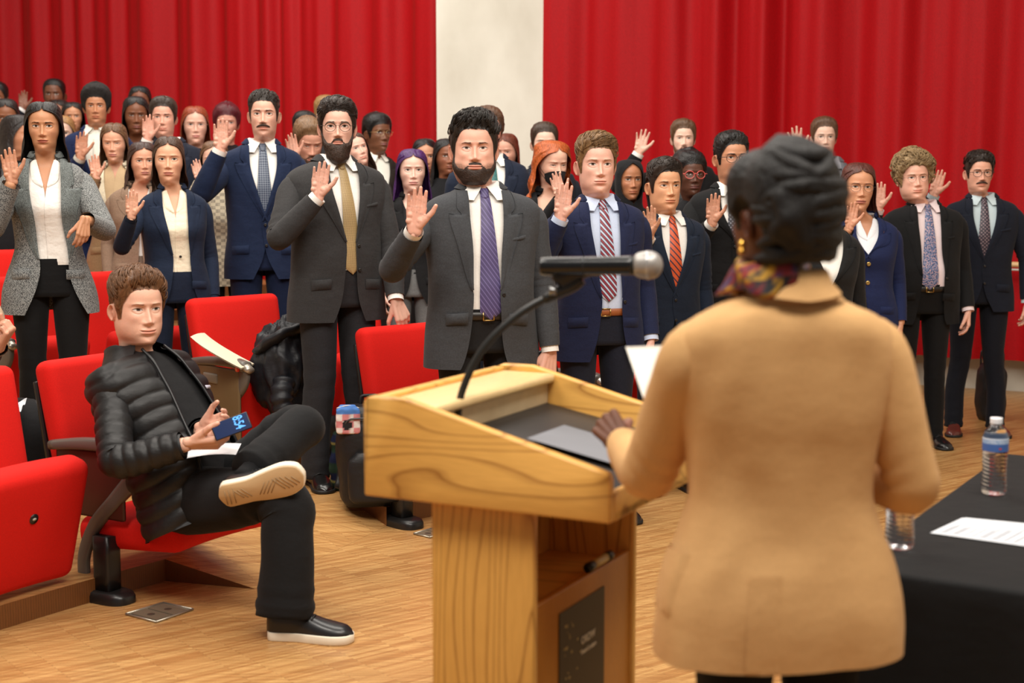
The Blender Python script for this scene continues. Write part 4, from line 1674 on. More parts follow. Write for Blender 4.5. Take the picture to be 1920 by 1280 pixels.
def m_floor():
    m, nt, b = nmat('parquet')
    v = coords(nt, (1, 1, 1), rz=math.radians(-38))
    br = N(nt, 'ShaderNodeTexBrick', i_Scale=1.0)
    br.inputs['Brick Width'].default_value = .26
    br.inputs['Row Height'].default_value = .0125
    br.inputs['Mortar Size'].default_value = .0006
    br.inputs['Mortar Smooth'].default_value = .4
    br.inputs['Bias'].default_value = 0
    br.offset_frequency = 2
    br.offset = .37
    br.inputs['Color1'].default_value = rgba((214, 168, 108))
    br.inputs['Color2'].default_value = rgba((182, 130, 76))
    br.inputs['Mortar'].default_value = rgba((70, 42, 20))
    nt.links.new(v, br.inputs['Vector'])
    n = N(nt, 'ShaderNodeTexNoise', i_Scale=1.0, i_Detail=3.0)
    nt.links.new(coords(nt, (6, 90, 1), rz=math.radians(-38)), n.inputs['Vector'])
    o = ramp(nt, n.outputs[0], [(.3, (.58, .52, .44, 1)), (.68, (1.0, 1.0, 1.0, 1))])
    mx = N(nt, 'ShaderNodeMixRGB', blend_type='MULTIPLY')
    mx.inputs[0].default_value = .8
    nt.links.new(br.outputs['Color'], mx.inputs[1])
    nt.links.new(o, mx.inputs[2])
    nt.links.new(mx.outputs[0], b.inputs['Base Color'])
    b.inputs['Roughness'].default_value = .34
    b.inputs['Specular IOR Level'].default_value = .45
    bump(nt, b, br.outputs['Fac'], .12, .002)
    return m


MF = m_floor()
MRISER = m_wood((120, 74, 36), (70, 40, 18), (6, 6, 1), key='riser_wood', rough=.4)
fl = MB().add([(-9, -1.5, 0), (8, -1.5, 0), (8, 18, 0), (-9, 18, 0)], [[0, 1, 2, 3]]).build('floor', MF, smooth=False)
fl['kind'] = 'structure'


def pol(r, a):
    return np.array([RC[0] + r * math.cos(math.radians(a)), RC[1] + r * math.sin(math.radians(a))])


RK = [8.32 + 1.02 * k for k in range(9)]
for k in range(1, 9):
    z = .085 * k
    aa = np.linspace(114, 187, 60)
    aa = np.sort(np.r_[aa, 134.7, 142.7])
    r0 = np.full(len(aa), RK[k - 1])
    if k == 1:
        ais = (aa >= 134.69) & (aa <= 142.71)
        r0 = np.where(ais, 8.62 + (8.32 - 8.62) * (aa - 134.7) / 8.0, r0)
        r0 = np.where(np.abs(aa - 142.7) < 1e-6, 8.32, r0)
    r1 = np.full(len(aa), RK[k] + .02) if k < 8 else np.full(len(aa), 19.0)
    P0 = np.array([np.r_[pol(r, a), z] for r, a in zip(r0, aa)])
    P1 = np.array([np.r_[pol(r, a), z] for r, a in zip(r1, aa)])
    o = MB().grid(np.array([P0, P1])).build('floor_terrace', MF, smooth=False)
    o['kind'] = 'structure'
    D = P0.copy()
    D[:, 2] = z - .085
    if k == 1:
        l, r_ = aa >= 142.69, aa <= 134.71
        mb = MB().grid(np.array([D[l], P0[l]])).grid(np.array([D[r_], P0[r_]]))
        # the wedges where the aisle ramp cuts the step
        L1, R1 = np.r_[pol(8.32, 142.7), .085], np.r_[pol(8.62, 134.7), .085]
        L0, R0 = np.r_[pol(7.97, 141.75), .0005], np.r_[pol(8.32, 134.7), .0005]
        mb.add([L0, L1 * (1, 1, 0), L1], T=[[0, 1, 2]])
        mb.add([R0, R0 * (1, 1, 0) + (0, 0, .085), R1], T=[[0, 1, 2]])
        mb.build('riser', MRISER, o, smooth=False)
        top_ = P0[(aa >= 134.69) & (aa <= 142.71)]
        q_ = np.linspace(0, 1, len(top_))[:, None]
        rp = MB().grid(np.array([R0 * (1 - q_) + L0 * q_, top_])).build('floor_ramp', MF, smooth=False)
        rp['kind'] = 'structure'
        # right-hand wedge fills the terrace corner that the slanted aisle edge leaves
        MB().add([np.r_[pol(8.32, 134.7), .085], R1, np.r_[pol(8.32, 134.4), .085]], T=[[0, 1, 2]]).build('floor_terrace', MF, smooth=False)['kind'] = 'structure'
    else:
        MB().grid(np.array([D, P0])).build('riser', MRISER, o, smooth=False)
    E0, E1 = P0[0], P1[0]
    MB().add([E0 * (1, 1, 0), E1 * (1, 1, 0), E1, E0], [[0, 1, 2, 3]]).build('riser', MRISER, o, smooth=False)

WA, WB = np.array([4.6, 9.55]), np.array([-7.0, 15.70])
WD = (WB - WA) / np.linalg.norm(WB - WA)
WN = np.array([WD[1], -WD[0]])
if WN[1] > 0:
    WN = -WN


def wallpt(px):
    """point of the back wall line seen at image column px"""
    r = ray(px, 335)
    # WA + t WD on the line (X/Y = r0/r1)
    m_ = np.array([[r[0], -WD[0]], [r[1], -WD[1]]])
    s, t = np.linalg.solve(m_, WA)
    return t


mconc = m_plain((196, 190, 176), .85, key='concrete', noise=.10, nscale=2.5, bumpk=.12)
w0 = WA - WN * .18
w1 = WB - WN * .18
ZT = 5.2
o = MB().add([np.r_[w0, 0], np.r_[w1, 0], np.r_[w1, ZT], np.r_[w0, ZT]], [[0, 1, 2, 3]]).build('wall_back', mconc, smooth=False)
o['kind'] = 'structure'
for nm_, a_, b_ in (('wall_left', (-7.0, 15.8), (-7.0, -1.5)), ('wall_right', (4.75, 9.6), (4.75, -1.5))):
    o = MB().add([np.r_[a_, 0], np.r_[b_, 0], np.r_[b_, ZT], np.r_[a_, ZT]], [[0, 1, 2, 3]]).build(nm_, mconc, smooth=False)
    o['kind'] = 'structure'


def m_curtain():
    m, nt, b = nmat('red_curtain')
    n = N(nt, 'ShaderNodeTexNoise', i_Scale=1.0, i_Detail=3.0)
    nt.links.new(coords(nt, (260, 260, 200)), n.inputs['Vector'])
    o = ramp(nt, n.outputs[0], [(.3, rgba((140, 0, 9))), (.7, rgba((184, 0, 14)))])
    nt.links.new(o, b.inputs['Base Color'])
    b.inputs['Roughness'].default_value = .62
    b.inputs['Specular IOR Level'].default_value = .22
    b.inputs['Sheen Weight'].default_value = .06
    b.inputs['Sheen Tint'].default_value = (1, .25, .15, 1)
    return m


MCUR = m_curtain()


def curtain(px0, px1, label, seed, zlo, gathers):
    t0, t1 = sorted((wallpt(px0), wallpt(px1)))
    n = int((t1 - t0) / .018)
    t = np.linspace(t0, t1, n)
    z = np.linspace(zlo, ZT - .1, 26)
    rr = np.random.RandomState(seed)
    # uneven pleats: a running phase with varying density
    dens = np.ones(n) * 2.0
    for gp, wd_, am in gathers:
        dens += am * np.exp(-((t - wallpt(gp)) / wd_) ** 2)
    dens *= 1 + .25 * np.sin(t * 1.7 + seed) + .2 * np.sin(t * 3.9)
    ph = np.cumsum(dens) * (t[1] - t[0]) * 2 * PI
    amp = .078 * (.7 + .3 * np.sin(t * 2.3 + 1)) * (2.0 / dens) ** .4
    G = np.zeros((len(z), n, 3))
    for i, zz in enumerate(z):
        dr = .10 * math.sin(zz * .9 + seed)
        f = np.sin(ph + dr)
        prof = np.sign(f) * np.abs(f) ** .8 + .25 * np.sin(2 * ph + .6 + dr * 2) + .18 * np.sin(ph * .5 + 1)
        dd = amp * prof + .012 * np.sin(t * 31 + zz * .6)
        P = WA + np.outer(t, WD) + np.outer(dd, WN)
        G[i] = np.c_[P, np.full(n, zz)]
    o = MB().grid(G).build('curtain', MCUR)
    return tag(o, label, 'curtain')


curtain(-330, 826, 'red pleated curtain filling the wall left of the concrete pillar', 3, .30, [(505, .30, 3.2), (560, .18, 1.5), (150, .25, .8), (250, .2, .8)])
curtain(1020, 2250, 'red pleated curtain hanging right of the concrete pillar', 8, .24, [(1835, .10, 2.0), (1440, .12, 1.2)])
# pillar
tp = (wallpt(818) + wallpt(1031)) / 2
pc = WA + WD * tp + WN * .30
mp_, nt_, b_ = nmat('cast_concrete')
n_ = N(nt_, 'ShaderNodeTexNoise', i_Scale=1.6, i_Detail=5.0)
nt_.links.new(coords(nt_, (1, 1, .5)), n_.inputs['Vector'])
nt_.links.new(ramp(nt_, n_.outputs[0], [(.30, rgba((206, 202, 188))), (.55, rgba((228, 226, 214))), (.75, rgba((214, 211, 198)))]), b_.inputs['Base Color'])
b_.inputs['Roughness'].default_value = .8
n2_ = N(nt_, 'ShaderNodeTexNoise', i_Scale=9.0, i_Detail=4.0)
nt_.links.new(coords(nt_), n2_.inputs['Vector'])
bump(nt_, b_, n2_.outputs[0], .15, .02)
lft, rgt = at(818, 100, pc[1])[0], at(1031, 100, pc[1])[0]
o = MB().box((lft, pc[1], 0), (rgt, pc[1] + .45, ZT), bev=.012).build('pillar', mp_, smooth=False)
o['kind'] = 'structure'
# handrail along the curtain on the far side
rt = [wallpt(x) for x in (1868, 1990)]
ra, rb = (WA + WD * t + WN * .16 for t in rt)
rl = thing('handrail', 'short pale handrail in front of the curtain behind the rightmost man', 'handrail', (ra[0], ra[1], 0))
tube([(0, 0, .93), tuple(rb - ra) + (.93,)], [(.030, .02)] * 2, n=10, m=3).build('rail', m_plain((214, 178, 130), .4), rl)
tube([(.0, 0, .895), tuple(rb - ra) + (.895,)], [.008] * 2, n=8, m=3).build('rail_strip', m_plain((200, 200, 196), .4), rl)
for q in (.05, .95):
    c = (rb - ra) * q
    tube([(c[0], c[1], 0), (c[0], c[1], .93)], [.012] * 2, n=8, m=3).build('post', m_plain((200, 200, 196), .4), rl)

# ================================================================== CHAIRS
MRED = m_plain((210, 26, 18), .85, key='red_upholstery', noise=.10, nscale=320, bumpk=.05, spec=.25)
MGREY = m_plain((92, 86, 80), .38, key='grey_plastic', coat=.1)
MDK = m_plain((26, 25, 25), .35, key='black_metal')
MBRN = m_plain((104, 84, 56), .45, key='brown_panel')


def cushion(w, h, t, bev, seg=5, bulge=.012, taper=0.0):
    bm = bmesh.new()
    bmesh.ops.create_cube(bm, size=1.0)
    for v in bm.verts:
        v.co = Vector((v.co.x * w, v.co.y * t, v.co.z * h))
    bmesh.ops.bevel(bm, geom=bm.edges[:], offset=bev, segments=seg, profile=.5, affect='EDGES')
    bmesh.ops.subdivide_edges(bm, edges=[e for e in bm.edges if e.calc_length() > .12], cuts=6, use_grid_fill=True)
    for v in bm.verts:
        x, z = v.co.x / (w / 2), v.co.z / (h / 2)
        v.co.y += (bulge if v.co.y < 0 else -bulge) * -1 * max(0, 1 - x * x) * max(0, 1 - z * z)
        v.co.y -= .03 * (abs(x) ** 2) * .5
        v.co.x *= 1 + taper * z
    return bm


def chair(loc, rz, label, down=False, arm_r=True, tablet=False, group='red auditorium seats', foot_r=True, folded_dz=0.0):
    t = thing('auditorium_seat', label, 'seat', loc, rz, group)
    M = trn(0, .30, .57) @ rot('x', -11)
    MB().bm(cushion(.505, .56, .105, .040, taper=.03), M).build('backrest', MRED, t)
    if down:
        M = trn(0, -.085, .258) @ rot('x', 90 - 4)
    else:
        M = trn(0, .03, .335 + folded_dz) @ rot('x', 16)
    bm = cushion(.535 if down else .495, .50 if down else .46, .115, .045, taper=-.02)
    s = MB().bm(bm, M).build('seat', MRED, t)
    if not down:
        mb = MB()
        P = tf(M, np.array([(0, -.064, .06), (0, -.072, .06)]))
        tube(P, [.020, .018], n=16, m=3, ref=(1, 0, 0), mb=mb)
        k_ = mb.build('hinge_button', MDK, s)
        mb = MB()
        P = tf(M, np.array([(0, -.070, .06), (0, -.0735, .06)]))
        tube(P, [(.008, .005), (.008, .005)], n=10, m=3, ref=(1, 0, 0), mb=mb)
        mb.build('number_plate', m_plain((190, 190, 180), .4), k_)
    # black rear shell
    MB().box((-.235, -.008, -.25), (.235, .012, .22), trn(0, .355, .55) @ rot('x', -11), .006).build('rear_shell', MDK, t)
    for sx in ((-1, 1) if not foot_r else (-1,)):
        x = sx * .275
        mb = MB()
        tube([(x, .0, .035), (x, .0, .24)], [(.042, .036)] * 2, n=4 * 6, m=4, ref=(0, 1, 0), mb=mb, sq=5)
        mb.build('pedestal', MDK, t)
        mb = MB()
        e = np.linspace(0, 2 * PI, 40, endpoint=False)
        cx = np.sign(np.cos(e)) * np.abs(np.cos(e)) ** .7 * .062
        cy = np.sign(np.sin(e)) * np.abs(np.sin(e)) ** .7 * .112
        mb.grid(np.array([np.stack([x + cx * f_, cy * f_ + .0, 0 * e + z_], -1) for f_, z_ in ((1, 0), (1.0, .022), (.92, .036), (.7, .042))]), True, cap1=True)
        mb.build('foot', MDK, t)
    if arm_r:
        x = -.275
        a = MB()
        tube([(x, .26, .548), (x, .10, .566), (x, -.10, .572), (x, -.20, .560)], [(.018, .028), (.022, .030), (.024, .030), (.026, .028)], n=16, m=16, ref=(0, 0, 1), mb=a, sq=3.2)
        arm = a.build('armrest', MGREY, t)
        a = MB()
        tube([(x, -.185, .553), (x, -.17, .49), (x, -.06, .38), (x, .06, .26), (x, .12, .12), (x, .12, .06)], [(.034, .018), (.036, .018), (.030, .016), (.028, .015), (.026, .015), (.026, .015)], n=14, m=26, ref=(0, -1, 0), mb=a, sq=3.0)
        a.build('strut', MGREY, arm)
        a = MB()
        tube([(x, -.192, .560), (x, -.232, .548)], [(.022, .026), (.015, .022)], n=14, m=4, ref=(0, 0, 1), mb=a)
        a.build('front_cap', m_plain((176, 168, 156), .3, .6), arm)
        a = MB()
        tube([(x - .026, -.168, .552), (x - .036, -.168, .552)], [.014, .013], n=16, m=3, ref=(0, 0, 1), mb=a)
        bd = a.build('badge', m_plain((214, 40, 26), .4), arm)
        a = MB()
        tube([(x - .0365, -.168, .552), (x - .0375, -.168, .552)], [.008, .008], n=14, m=2, ref=(0, 0, 1), mb=a)
        a.build('badge_ring', m_plain((228, 150, 120), .4), bd)
        if tablet:
            M = trn(x - .012, .04, .37)
            MB().box((-.008, -.20, -.20), (.008, .20, .175), M, .012).build('writing_tablet', MBRN, arm)
            MB().box((-.016, -.02, .09), (.0, .10, .14), M, .01).build('tablet_hinge', m_plain((120, 112, 100), .4), arm)
        else:
            MB().box((x - .006, -.10, .30), (x + .006, .24, .545), None, .01).build('side_panel', m_plain((70, 30, 22), .5), arm)
    return t


def seat_at(r, a, z, label, turn=0, **kw):
    p = pol(r, a)
    # face the centre of the rows
    d = unit(np.array(RC) - p)
    return chair((p[0], p[1], z), math.atan2(d[0], -d[1]) + math.radians(turn), label, **kw)


SEAT = {}
A_ = lambda x, y: math.degrees(math.atan2(y - RC[1], x - RC[0]))
SEAT['man'] = seat_at(8.32, A_(-1.31, 5.32), 0, turn=6, label='red auditorium seat with its cushion down under the seated man', down=True)
SEAT['near'] = seat_at(8.30, A_(-1.31, 5.32) + 4.3, 0, turn=4, label='empty tipped-up red seat at the near end, left of the seated man', arm_r=False)
SEAT['c3'] = seat_at(8.28, A_(-.33, 6.47), 0, 'empty red seat behind the lectern, its back gripped by the bearded man', arm_r=False)
SEAT['c4'] = seat_at(8.35, A_(-.33, 6.47) - 7.6, 0, 'red seat half hidden between the purple-tie man and the striped-tie man', arm_r=True)
SEAT['r2'] = seat_at(9.32, A_(-1.18, 7.0), .085, 'empty red seat with a black coat dumped on it and a magazine on its arm', tablet=True)
SEAT['r2b'] = seat_at(9.32, A_(-1.18, 7.0) - 3.75, .085, 'red seat mostly hidden behind the bearded man', arm_r=False)
SEAT['r3'] = seat_at(10.33, A_(-1.955, 7.66), .17, 'red seat directly behind the head of the seated man', arm_r=False)
SEAT['r3b'] = seat_at(10.33, A_(-1.955, 7.66) + 3.4, .17, 'tipped-up red seat at the left edge behind the tweed-coat woman', arm_r=True)
SEAT['r4'] = seat_at(11.35, A_(-2.62, 8.35), .255, 'small red seat showing between the tweed coat and the navy blazer', arm_r=False)

# ================================================================== LECTERN
WL, WLD = (226, 172, 88), (160, 106, 44)
MWX = m_wood(WL, WLD, (.35, 1.2, 2.6), key='oak_lengthwise', rough=.36, ring=2.6)
m_ = None


def m_oak(kind):
    """oak veneer; grain runs along x ('x') or z ('z')"""
    m, nt, b = nmat('oak_' + kind)
    sc = (.55, 2.2, 3.4) if kind == 'x' else (3.6, 2.2, .42)
    v = coords(nt, sc)
    n0 = N(nt, 'ShaderNodeTexNoise', i_Scale=1.3, i_Detail=2.0)
    nt.links.new(v, n0.inputs['Vector'])
    sep = N(nt, 'ShaderNodeSeparateXYZ')
    nt.links.new(v, sep.inputs[0])
    ma = N(nt, 'ShaderNodeMath', operation='MULTIPLY_ADD')
    ma.inputs[1].default_value = 1.9
    nt.links.new(n0.outputs[0], ma.inputs[0])
    nt.links.new(sep.outputs['Z' if kind == 'x' else 'X'], ma.inputs[2])
    mu = N(nt, 'ShaderNodeMath', operation='MULTIPLY')
    mu.inputs[1].default_value = 8.0
    nt.links.new(ma.outputs[0], mu.inputs[0])
    fr = N(nt, 'ShaderNodeMath', operation='FRACT')
    nt.links.new(mu.outputs[0], fr.inputs[0])
    L, D = lin(WL), lin(WLD)
    o = ramp(nt, fr.outputs[0], [(0, tuple(D * .55 + L * .45) + (1,)), (.10, tuple(L) + (1,)), (.72, tuple(L * 1.03) + (1,)), (.93, tuple(L * .6 + D * .4) + (1,)), (1, tuple(D) + (1,))])
    f = N(nt, 'ShaderNodeTexNoise', i_Scale=1.0, i_Detail=2.0)
    nt.links.new(coords(nt, (14, 60, 150) if kind == 'x' else (150, 60, 14)), f.inputs['Vector'])
    mx = N(nt, 'ShaderNodeMixRGB', blend_type='MULTIPLY')
    mx.inputs[0].default_value = .5
    nt.links.new(o, mx.inputs[1])
    nt.links.new(ramp(nt, f.outputs[0], [(.35, (.84, .80, .74, 1)), (.65, (1, 1, 1, 1))]), mx.inputs[2])
    nt.links.new(mx.outputs[0], b.inputs['Base Color'])
    b.inputs['Roughness'].default_value = .38
    return m


MOX, MOZ = m_oak('x'), m_oak('z')
LW = .66
LR = -.4735
LA = at(680, 745, 3.18)
lec = thing('lectern', 'oak lectern with raised sides and a dark reading slope, in front of the speaker', 'lectern', (LA[0], LA[1], 0), LR)
ZB, ZTOP = .812, 1.040


def slab(poly, y0, y1, bev=.008):
    """polygon in x-z extruded along y, edges softened"""
    bm = bmesh.new()
    a = [bm.verts.new((x, y0, z)) for x, z in poly]
    f = bm.faces.new(a)
    r = bmesh.ops.extrude_face_region(bm, geom=[f])
    for v in r['geom']:
        if isinstance(v, bmesh.types.BMVert):
            v.co.y = y1
    bmesh.ops.recalc_face_normals(bm, faces=bm.faces[:])
    if bev:
        es = [e for e in bm.edges if e.calc_length() > .02 and len(e.link_faces) == 2 and e.calc_face_angle() > .5]
        bmesh.ops.bevel(bm, geom=es, offset=bev, segments=3, profile=.5, affect='EDGES')
    return bm


prof = [(0, ZB), (.60, ZB), (.60, .905), (.592, .918), (.145, 1.030), (.105, ZTOP), (.022, ZTOP), (.008, ZTOP - .006), (0, ZTOP - .022)]
for y in (0, LW - .026):
    MB().bm(slab(prof, y, y + .026, .006)).build('side_panel', MOX, lec)
MB().box((0, .026, ZB), (.022, LW - .026, 1.012), None, .004).build('front_panel', MOX, lec)
MB().box((.0, .026, 1.000), (.175, LW - .026, 1.024), None, .009).build('top_ledge', m_wood((236, 206, 150), (200, 160, 100), (3, .5, 1), key='pale_ledge', rough=.3, ring=5), lec)
MB().box((.0, .03, 1.022), (.030, LW - .03, 1.034), None, .005).build('ledge_lip', MOX, lec)
MB().box((.135, .027, .945), (.155, LW - .027, 1.002), None, .003).build('ledge_fascia', m_plain((206, 186, 150), .5, noise=.06, nscale=30), lec)
MB().box((.0, .026, ZB), (.60, LW - .026, ZB + .02), None, .003).build('tray_base', MOX, lec)
MB().box((0, 0, 0), (.447, LW - .054, .012), trn(.150, .027, .935) @ rot('y', 10.5), .002).build('reading_slope', m_plain((34, 31, 30), .5), lec)
MB().box((.585, .026, ZB), (.60, LW - .026, .875), None, .004).build('rear_lip', MOX, lec)
# column
CX0, CX1, CY0, CY1 = .155, .408, .035, LW - .035
MB().box((CX0, CY0, .03), (CX1, CY0 + .022, ZB), None, .004).build('column_side', MOZ, lec)
MB().box((CX0, CY1 - .022, .03), (CX1, CY1, ZB), None, .004).build('column_side', MOZ, lec)
MB().box((CX0, CY0 + .022, .03), (CX0 + .02, CY1 - .022, ZB), None, .003).build('column_back', MOZ, lec)
MB().box((CX0 + .02, CY0 + .022, .550), (CX1 - .02, CY1 - .022, .570), None, .003).build('shelf', MOX, lec)
MB().box((CX1 - .028, CY0 + .022, .06), (CX1 - .008, CY1 - .022, .594), None, .004).build('cupboard_front', m_wood((188, 122, 44), (140, 84, 28), (2, 2, .6), key='cupboard_oak', rough=.4, ring=3), lec)
MB().box((CX0 - .06, CY0 - .03, 0), (CX1 + .09, CY1 + .03, .035), None, .006).build('plinth', MOZ, lec)
# black poster
pst = MB()
X0 = CX1 - .0072
pst.box((X0, CY0 + .145, .15), (X0 + .002, CY0 + .40, .545), None, .0005)
po = pst.build('black_poster', m_plain((16, 16, 17), .45), lec, smooth=False)
rr = np.random.RandomState(5)
sp = MB()
for _ in range(46):
    y = CY0 + .165 + abs(rr.normal()) * .045
    z = rr.uniform(.17, .52)
    r = rr.uniform(.0012, .0042)
    if CY0 + .15 < y < CY0 + .39:
        e = np.linspace(0, 2 * PI, 7, endpoint=False)
        sp.add(np.r_[[[X0 + .0026, y, z]], np.stack([0 * e + X0 + .0026, y + r * np.cos(e) * rr.uniform(.6, 1.4), z + r * np.sin(e)], -1)], T=[[0, 1 + i, 1 + (i + 1) % 7] for i in range(7)])
sp.build('gold_flecks', m_plain((176, 156, 100), .4), po, smooth=False)['kind'] = 'stuff'


def text_mesh(s, size, name, mat, par, M, extrude=.0004, bold=False):
    cu = bpy.data.curves.new('txt', 'FONT')
    cu.body = s
    cu.size = size
    cu.extrude = extrude
    cu.offset = .0006 if bold else 0
    o = bpy.data.objects.new('txt', cu)
    COL.objects.link(o)
    ev = o.evaluated_get(bpy.context.evaluated_depsgraph_get())
    me = bpy.data.meshes.new_from_object(ev)
    bpy.data.objects.remove(o)
    me.transform(Matrix(M.tolist()))
    me.materials.clear()
    me.materials.append(mat)
    ob = bpy.data.objects.new(name, me)
    COL.objects.link(ob)
    ob.parent = par
    return ob


MTXT = m_plain((206, 198, 176), .5)
# text runs along +y on the plane facing +x
RT = np.array([[0, 0, 1, 0], [1, 0, 0, 0], [0, 1, 0, 0], [0, 0, 0, 1.]])
text_mesh('ORDW', .025, 'lettering', MTXT, po, trn(X0 + .003, CY0 + .262, .440) @ RT, bold=True)
text_mesh('Board Lecture', .0150, 'lettering', MTXT, po, trn(X0 + .003, CY0 + .262, .416) @ RT, bold=True)
text_mesh('- - -', .014, 'lettering', MTXT, po, trn(X0 + .003, CY0 + .262, .20) @ RT)
LM = np.array(Matrix.Translation((LA[0], LA[1], 0)) @ Matrix.Rotation(LR, 4, 'Z'))


def lecw(x, y, z):
    return tf(LM, np.array([x, y, z]))


p = lecw(CX1 - .018, CY1 - .20, .6055)
mk = thing('marker', 'black-capped gold marker lying on the ledge inside the lectern', 'marker', tuple(p), LR)
a = MB()
tube([(0, -.035, 0), (0, .048, 0)], [.0105, .0105], n=14, m=4, mb=a, ref=(0, 0, 1))
a.build('barrel', m_plain((186, 158, 96), .35), mk)
for q0, q1 in ((-.064, -.034), (.047, .074)):
    a = MB()
    tube([(0, q0, 0), (0, q1, 0)], [.0118, .0118], n=14, m=3, mb=a, ref=(0, 0, 1))
    a.build('cap', m_plain((18, 18, 18), .4), mk)
p = lecw(.40, .30, .0)
pp = thing('paper_sheet', 'grey sheet of paper lying on the dark slope of the lectern', 'paper', tuple(lecw(.30, .22, .9315)), LR)
MB().box((0, 0, 0), (.24, .20, .001), rot('y', 10.5)).build('sheet', m_plain((120, 122, 128), .6), pp, smooth=False)

# ================================================================== MICROPHONE
B = at(857, 768, 3.245)
c0 = at(905, 655, 3.235)
c1 = at(975, 588, 3.225)
c2 = at(1045, 548, 3.215)
c3 = at(1072, 536, 3.21)
sN = thing('gooseneck', 'black flexible gooseneck rising from the lectern ledge to the microphone clip', 'mic stand', tuple(B))
rel = lambda q: tuple(np.asarray(q) - B)
a = MB()
tube([(0, 0, -.03), rel(at(866, 735, 3.24)), rel(c0), rel(c1), rel(c2)], [.0085, .0085, .0085, .0085, .0085], n=14, m=150, mb=a, ref=(0, 1, 0), wr=lambda s, g, G: 1 + .06 * np.sin(s * 420) * sst(s, .35, .5))
a.build('neck', m_plain((36, 38, 38), .35), sN)
a = MB()
tube([rel(c1 * .35 + c2 * .65), rel(c2), rel(c3), rel(at(1092, 524, 3.205))], [.010, .0145, .015, .012], n=14, m=12, mb=a, ref=(0, 1, 0))
a.build('clip_joint', m_plain((30, 31, 31), .4), sN)
a = MB()
tube([rel(at(1045, 532, 3.205)), rel(at(1062, 515, 3.205)), rel(at(1100, 500, 3.205)), rel(at(1128, 499, 3.205))], [(.018, .012), (.026, .020), (.023, .022), (.022, .021)], n=16, m=14, mb=a, ref=(0, 0, 1))
a.build('clip', m_plain((24, 24, 25), .45), sN)
a = MB()
sc = at(1040, 545, 3.19)
tube([rel(sc - (.012, 0, 0)), rel(sc + (.004, .0, 0))], [.010, .010], n=10, m=3, mb=a, ref=(0, 0, 1))
a.build('screw', m_plain((150, 150, 150), .3, 1.0), sN)
m0 = at(1014, 499, 3.205)
m1 = at(1198, 497, 3.16)
mt = thing('microphone', 'black handheld microphone with a grey ball grille, clipped above the lectern', 'microphone', tuple(m0))
d = m1 - m0
a = MB()
tube([(0, 0, 0), tuple(d * .03), tuple(d * .55), tuple(d * .95)], [.0185, .0200, .0205, .0215], n=24, m=20, mb=a, ref=(0, 0, 1))
a.build('handle', m_plain((16, 17, 19), .22, spec=.6), mt)
for q in (.44, .93):
    a = MB()
    tube([tuple(d * q), tuple(d * (q + .012))], [.0212 + .001 * (q > .9)] * 2, n=24, m=2, mb=a, ref=(0, 0, 1))
    a.build('ring', m_plain((60, 62, 64), .3, .6), mt)
a = MB()
u_ = unit(d)
L_ = np.linalg.norm(d)
tube([tuple(u_ * (L_ * .955 + q)) for q in (0, .006, .018, .030, .042, .052, .060, .0625)], [.021, .0262, .0300, .0312, .0300, .0245, .0135, .003], n=28, m=24, mb=a, ref=(0, 0, 1))
mg, nt_, b_ = nmat('steel_grille')
b_.inputs['Base Color'].default_value = rgba((168, 164, 160))
b_.inputs['Metallic'].default_value = .55
b_.inputs['Roughness'].default_value = .42
vo = N(nt_, 'ShaderNodeTexChecker', i_Scale=420.0)
nt_.links.new(coords(nt_), vo.inputs['Vector'])
bump(nt_, b_, vo.outputs['Fac'], .4, .002)
a.build('grille', mg, mt)
a = MB()
tube([tuple(u_ * (L_ * .955 + q)) for q in (.027, .033)], [.0320, .0320], n=28, m=2, mb=a, ref=(0, 0, 1))
a.build('grille_band', m_plain((196, 196, 196), .3, .7), mt)

# ================================================================== TABLE
TA = at(1590, 1063, 3.0)
TZ = TA[2]
_r = ray(1885, 850)
TB = np.array([0, 0, CAM_H]) + _r * ((TZ - CAM_H) / _r[2])
TR = math.atan2(TB[1] - TA[1], TB[0] - TA[0]) - PI / 2
TL, TWd = float(np.linalg.norm((TB - TA)[:2])), 1.0
tb = thing('table', 'table under a floor-length black cloth at the right', 'table', (TA[0], TA[1], 0), TR)
MB().box((.04, .04, TZ - .035), (TWd - .04, TL - .04, TZ - .006), None, .004).build('tabletop', m_plain((70, 60, 50), .5), tb)
for x in (.09, TWd - .09):
    for y in (.09, TL - .09):
        tube([(x, y, 0), (x, y, TZ - .035)], [.02, .02], n=10, m=2).build('leg', m_plain((60, 60, 60), .4, .5), tb)
# cloth: top and hanging skirt in one sheet
rows = []
n1 = 60
per = []
for e, (A0, A1) in enumerate((((0, 0), (TWd, 0)), ((TWd, 0), (TWd, TL)), ((TWd, TL), (0, TL)), ((0, TL), (0, 0)))):
    A0, A1 = np.array(A0), np.array(A1)
    nn = unit(np.array([A1[1] - A0[1], -(A1[0] - A0[0])]))
    for q in np.linspace(0, 1, n1, endpoint=False):
        per.append(np.r_[A0 + (A1 - A0) * q, nn])
per = np.array(per)
ctr = np.array([TWd / 2, TL / 2])
sarc = np.arange(len(per)) * .02
fold = np.sin(sarc * 15) * .5 + np.sin(sarc * 27 + 1) * .35 + np.sin(sarc * 6 + 2) * .6
for f_ in (.0, .5, .985):
    rows.append(np.c_[ctr + (per[:, :2] - ctr) * f_, np.full(len(per), TZ)])
for dz_, o_, a_ in ((.002, .001, 0), (.010, .006, 0), (.05, .008, .004), (.25, .012, .018), (.5, .018, .030), (TZ - .012, .024, .040)):
    rows.append(np.c_[per[:, :2] + per[:, 2:] * (o_ + a_ * fold)[:, None], np.full(len(per), TZ - dz_)])
mcl = m_cloth((15, 15, 16), 'tablecloth')
ct = tag(MB().grid(np.array(rows), True).build('tablecloth', mcl, None, M=None), 'black cloth draped to the floor over the table', 'tablecloth')
ct.location = (TA[0], TA[1], .001)
ct.rotation_euler = (0, 0, TR)

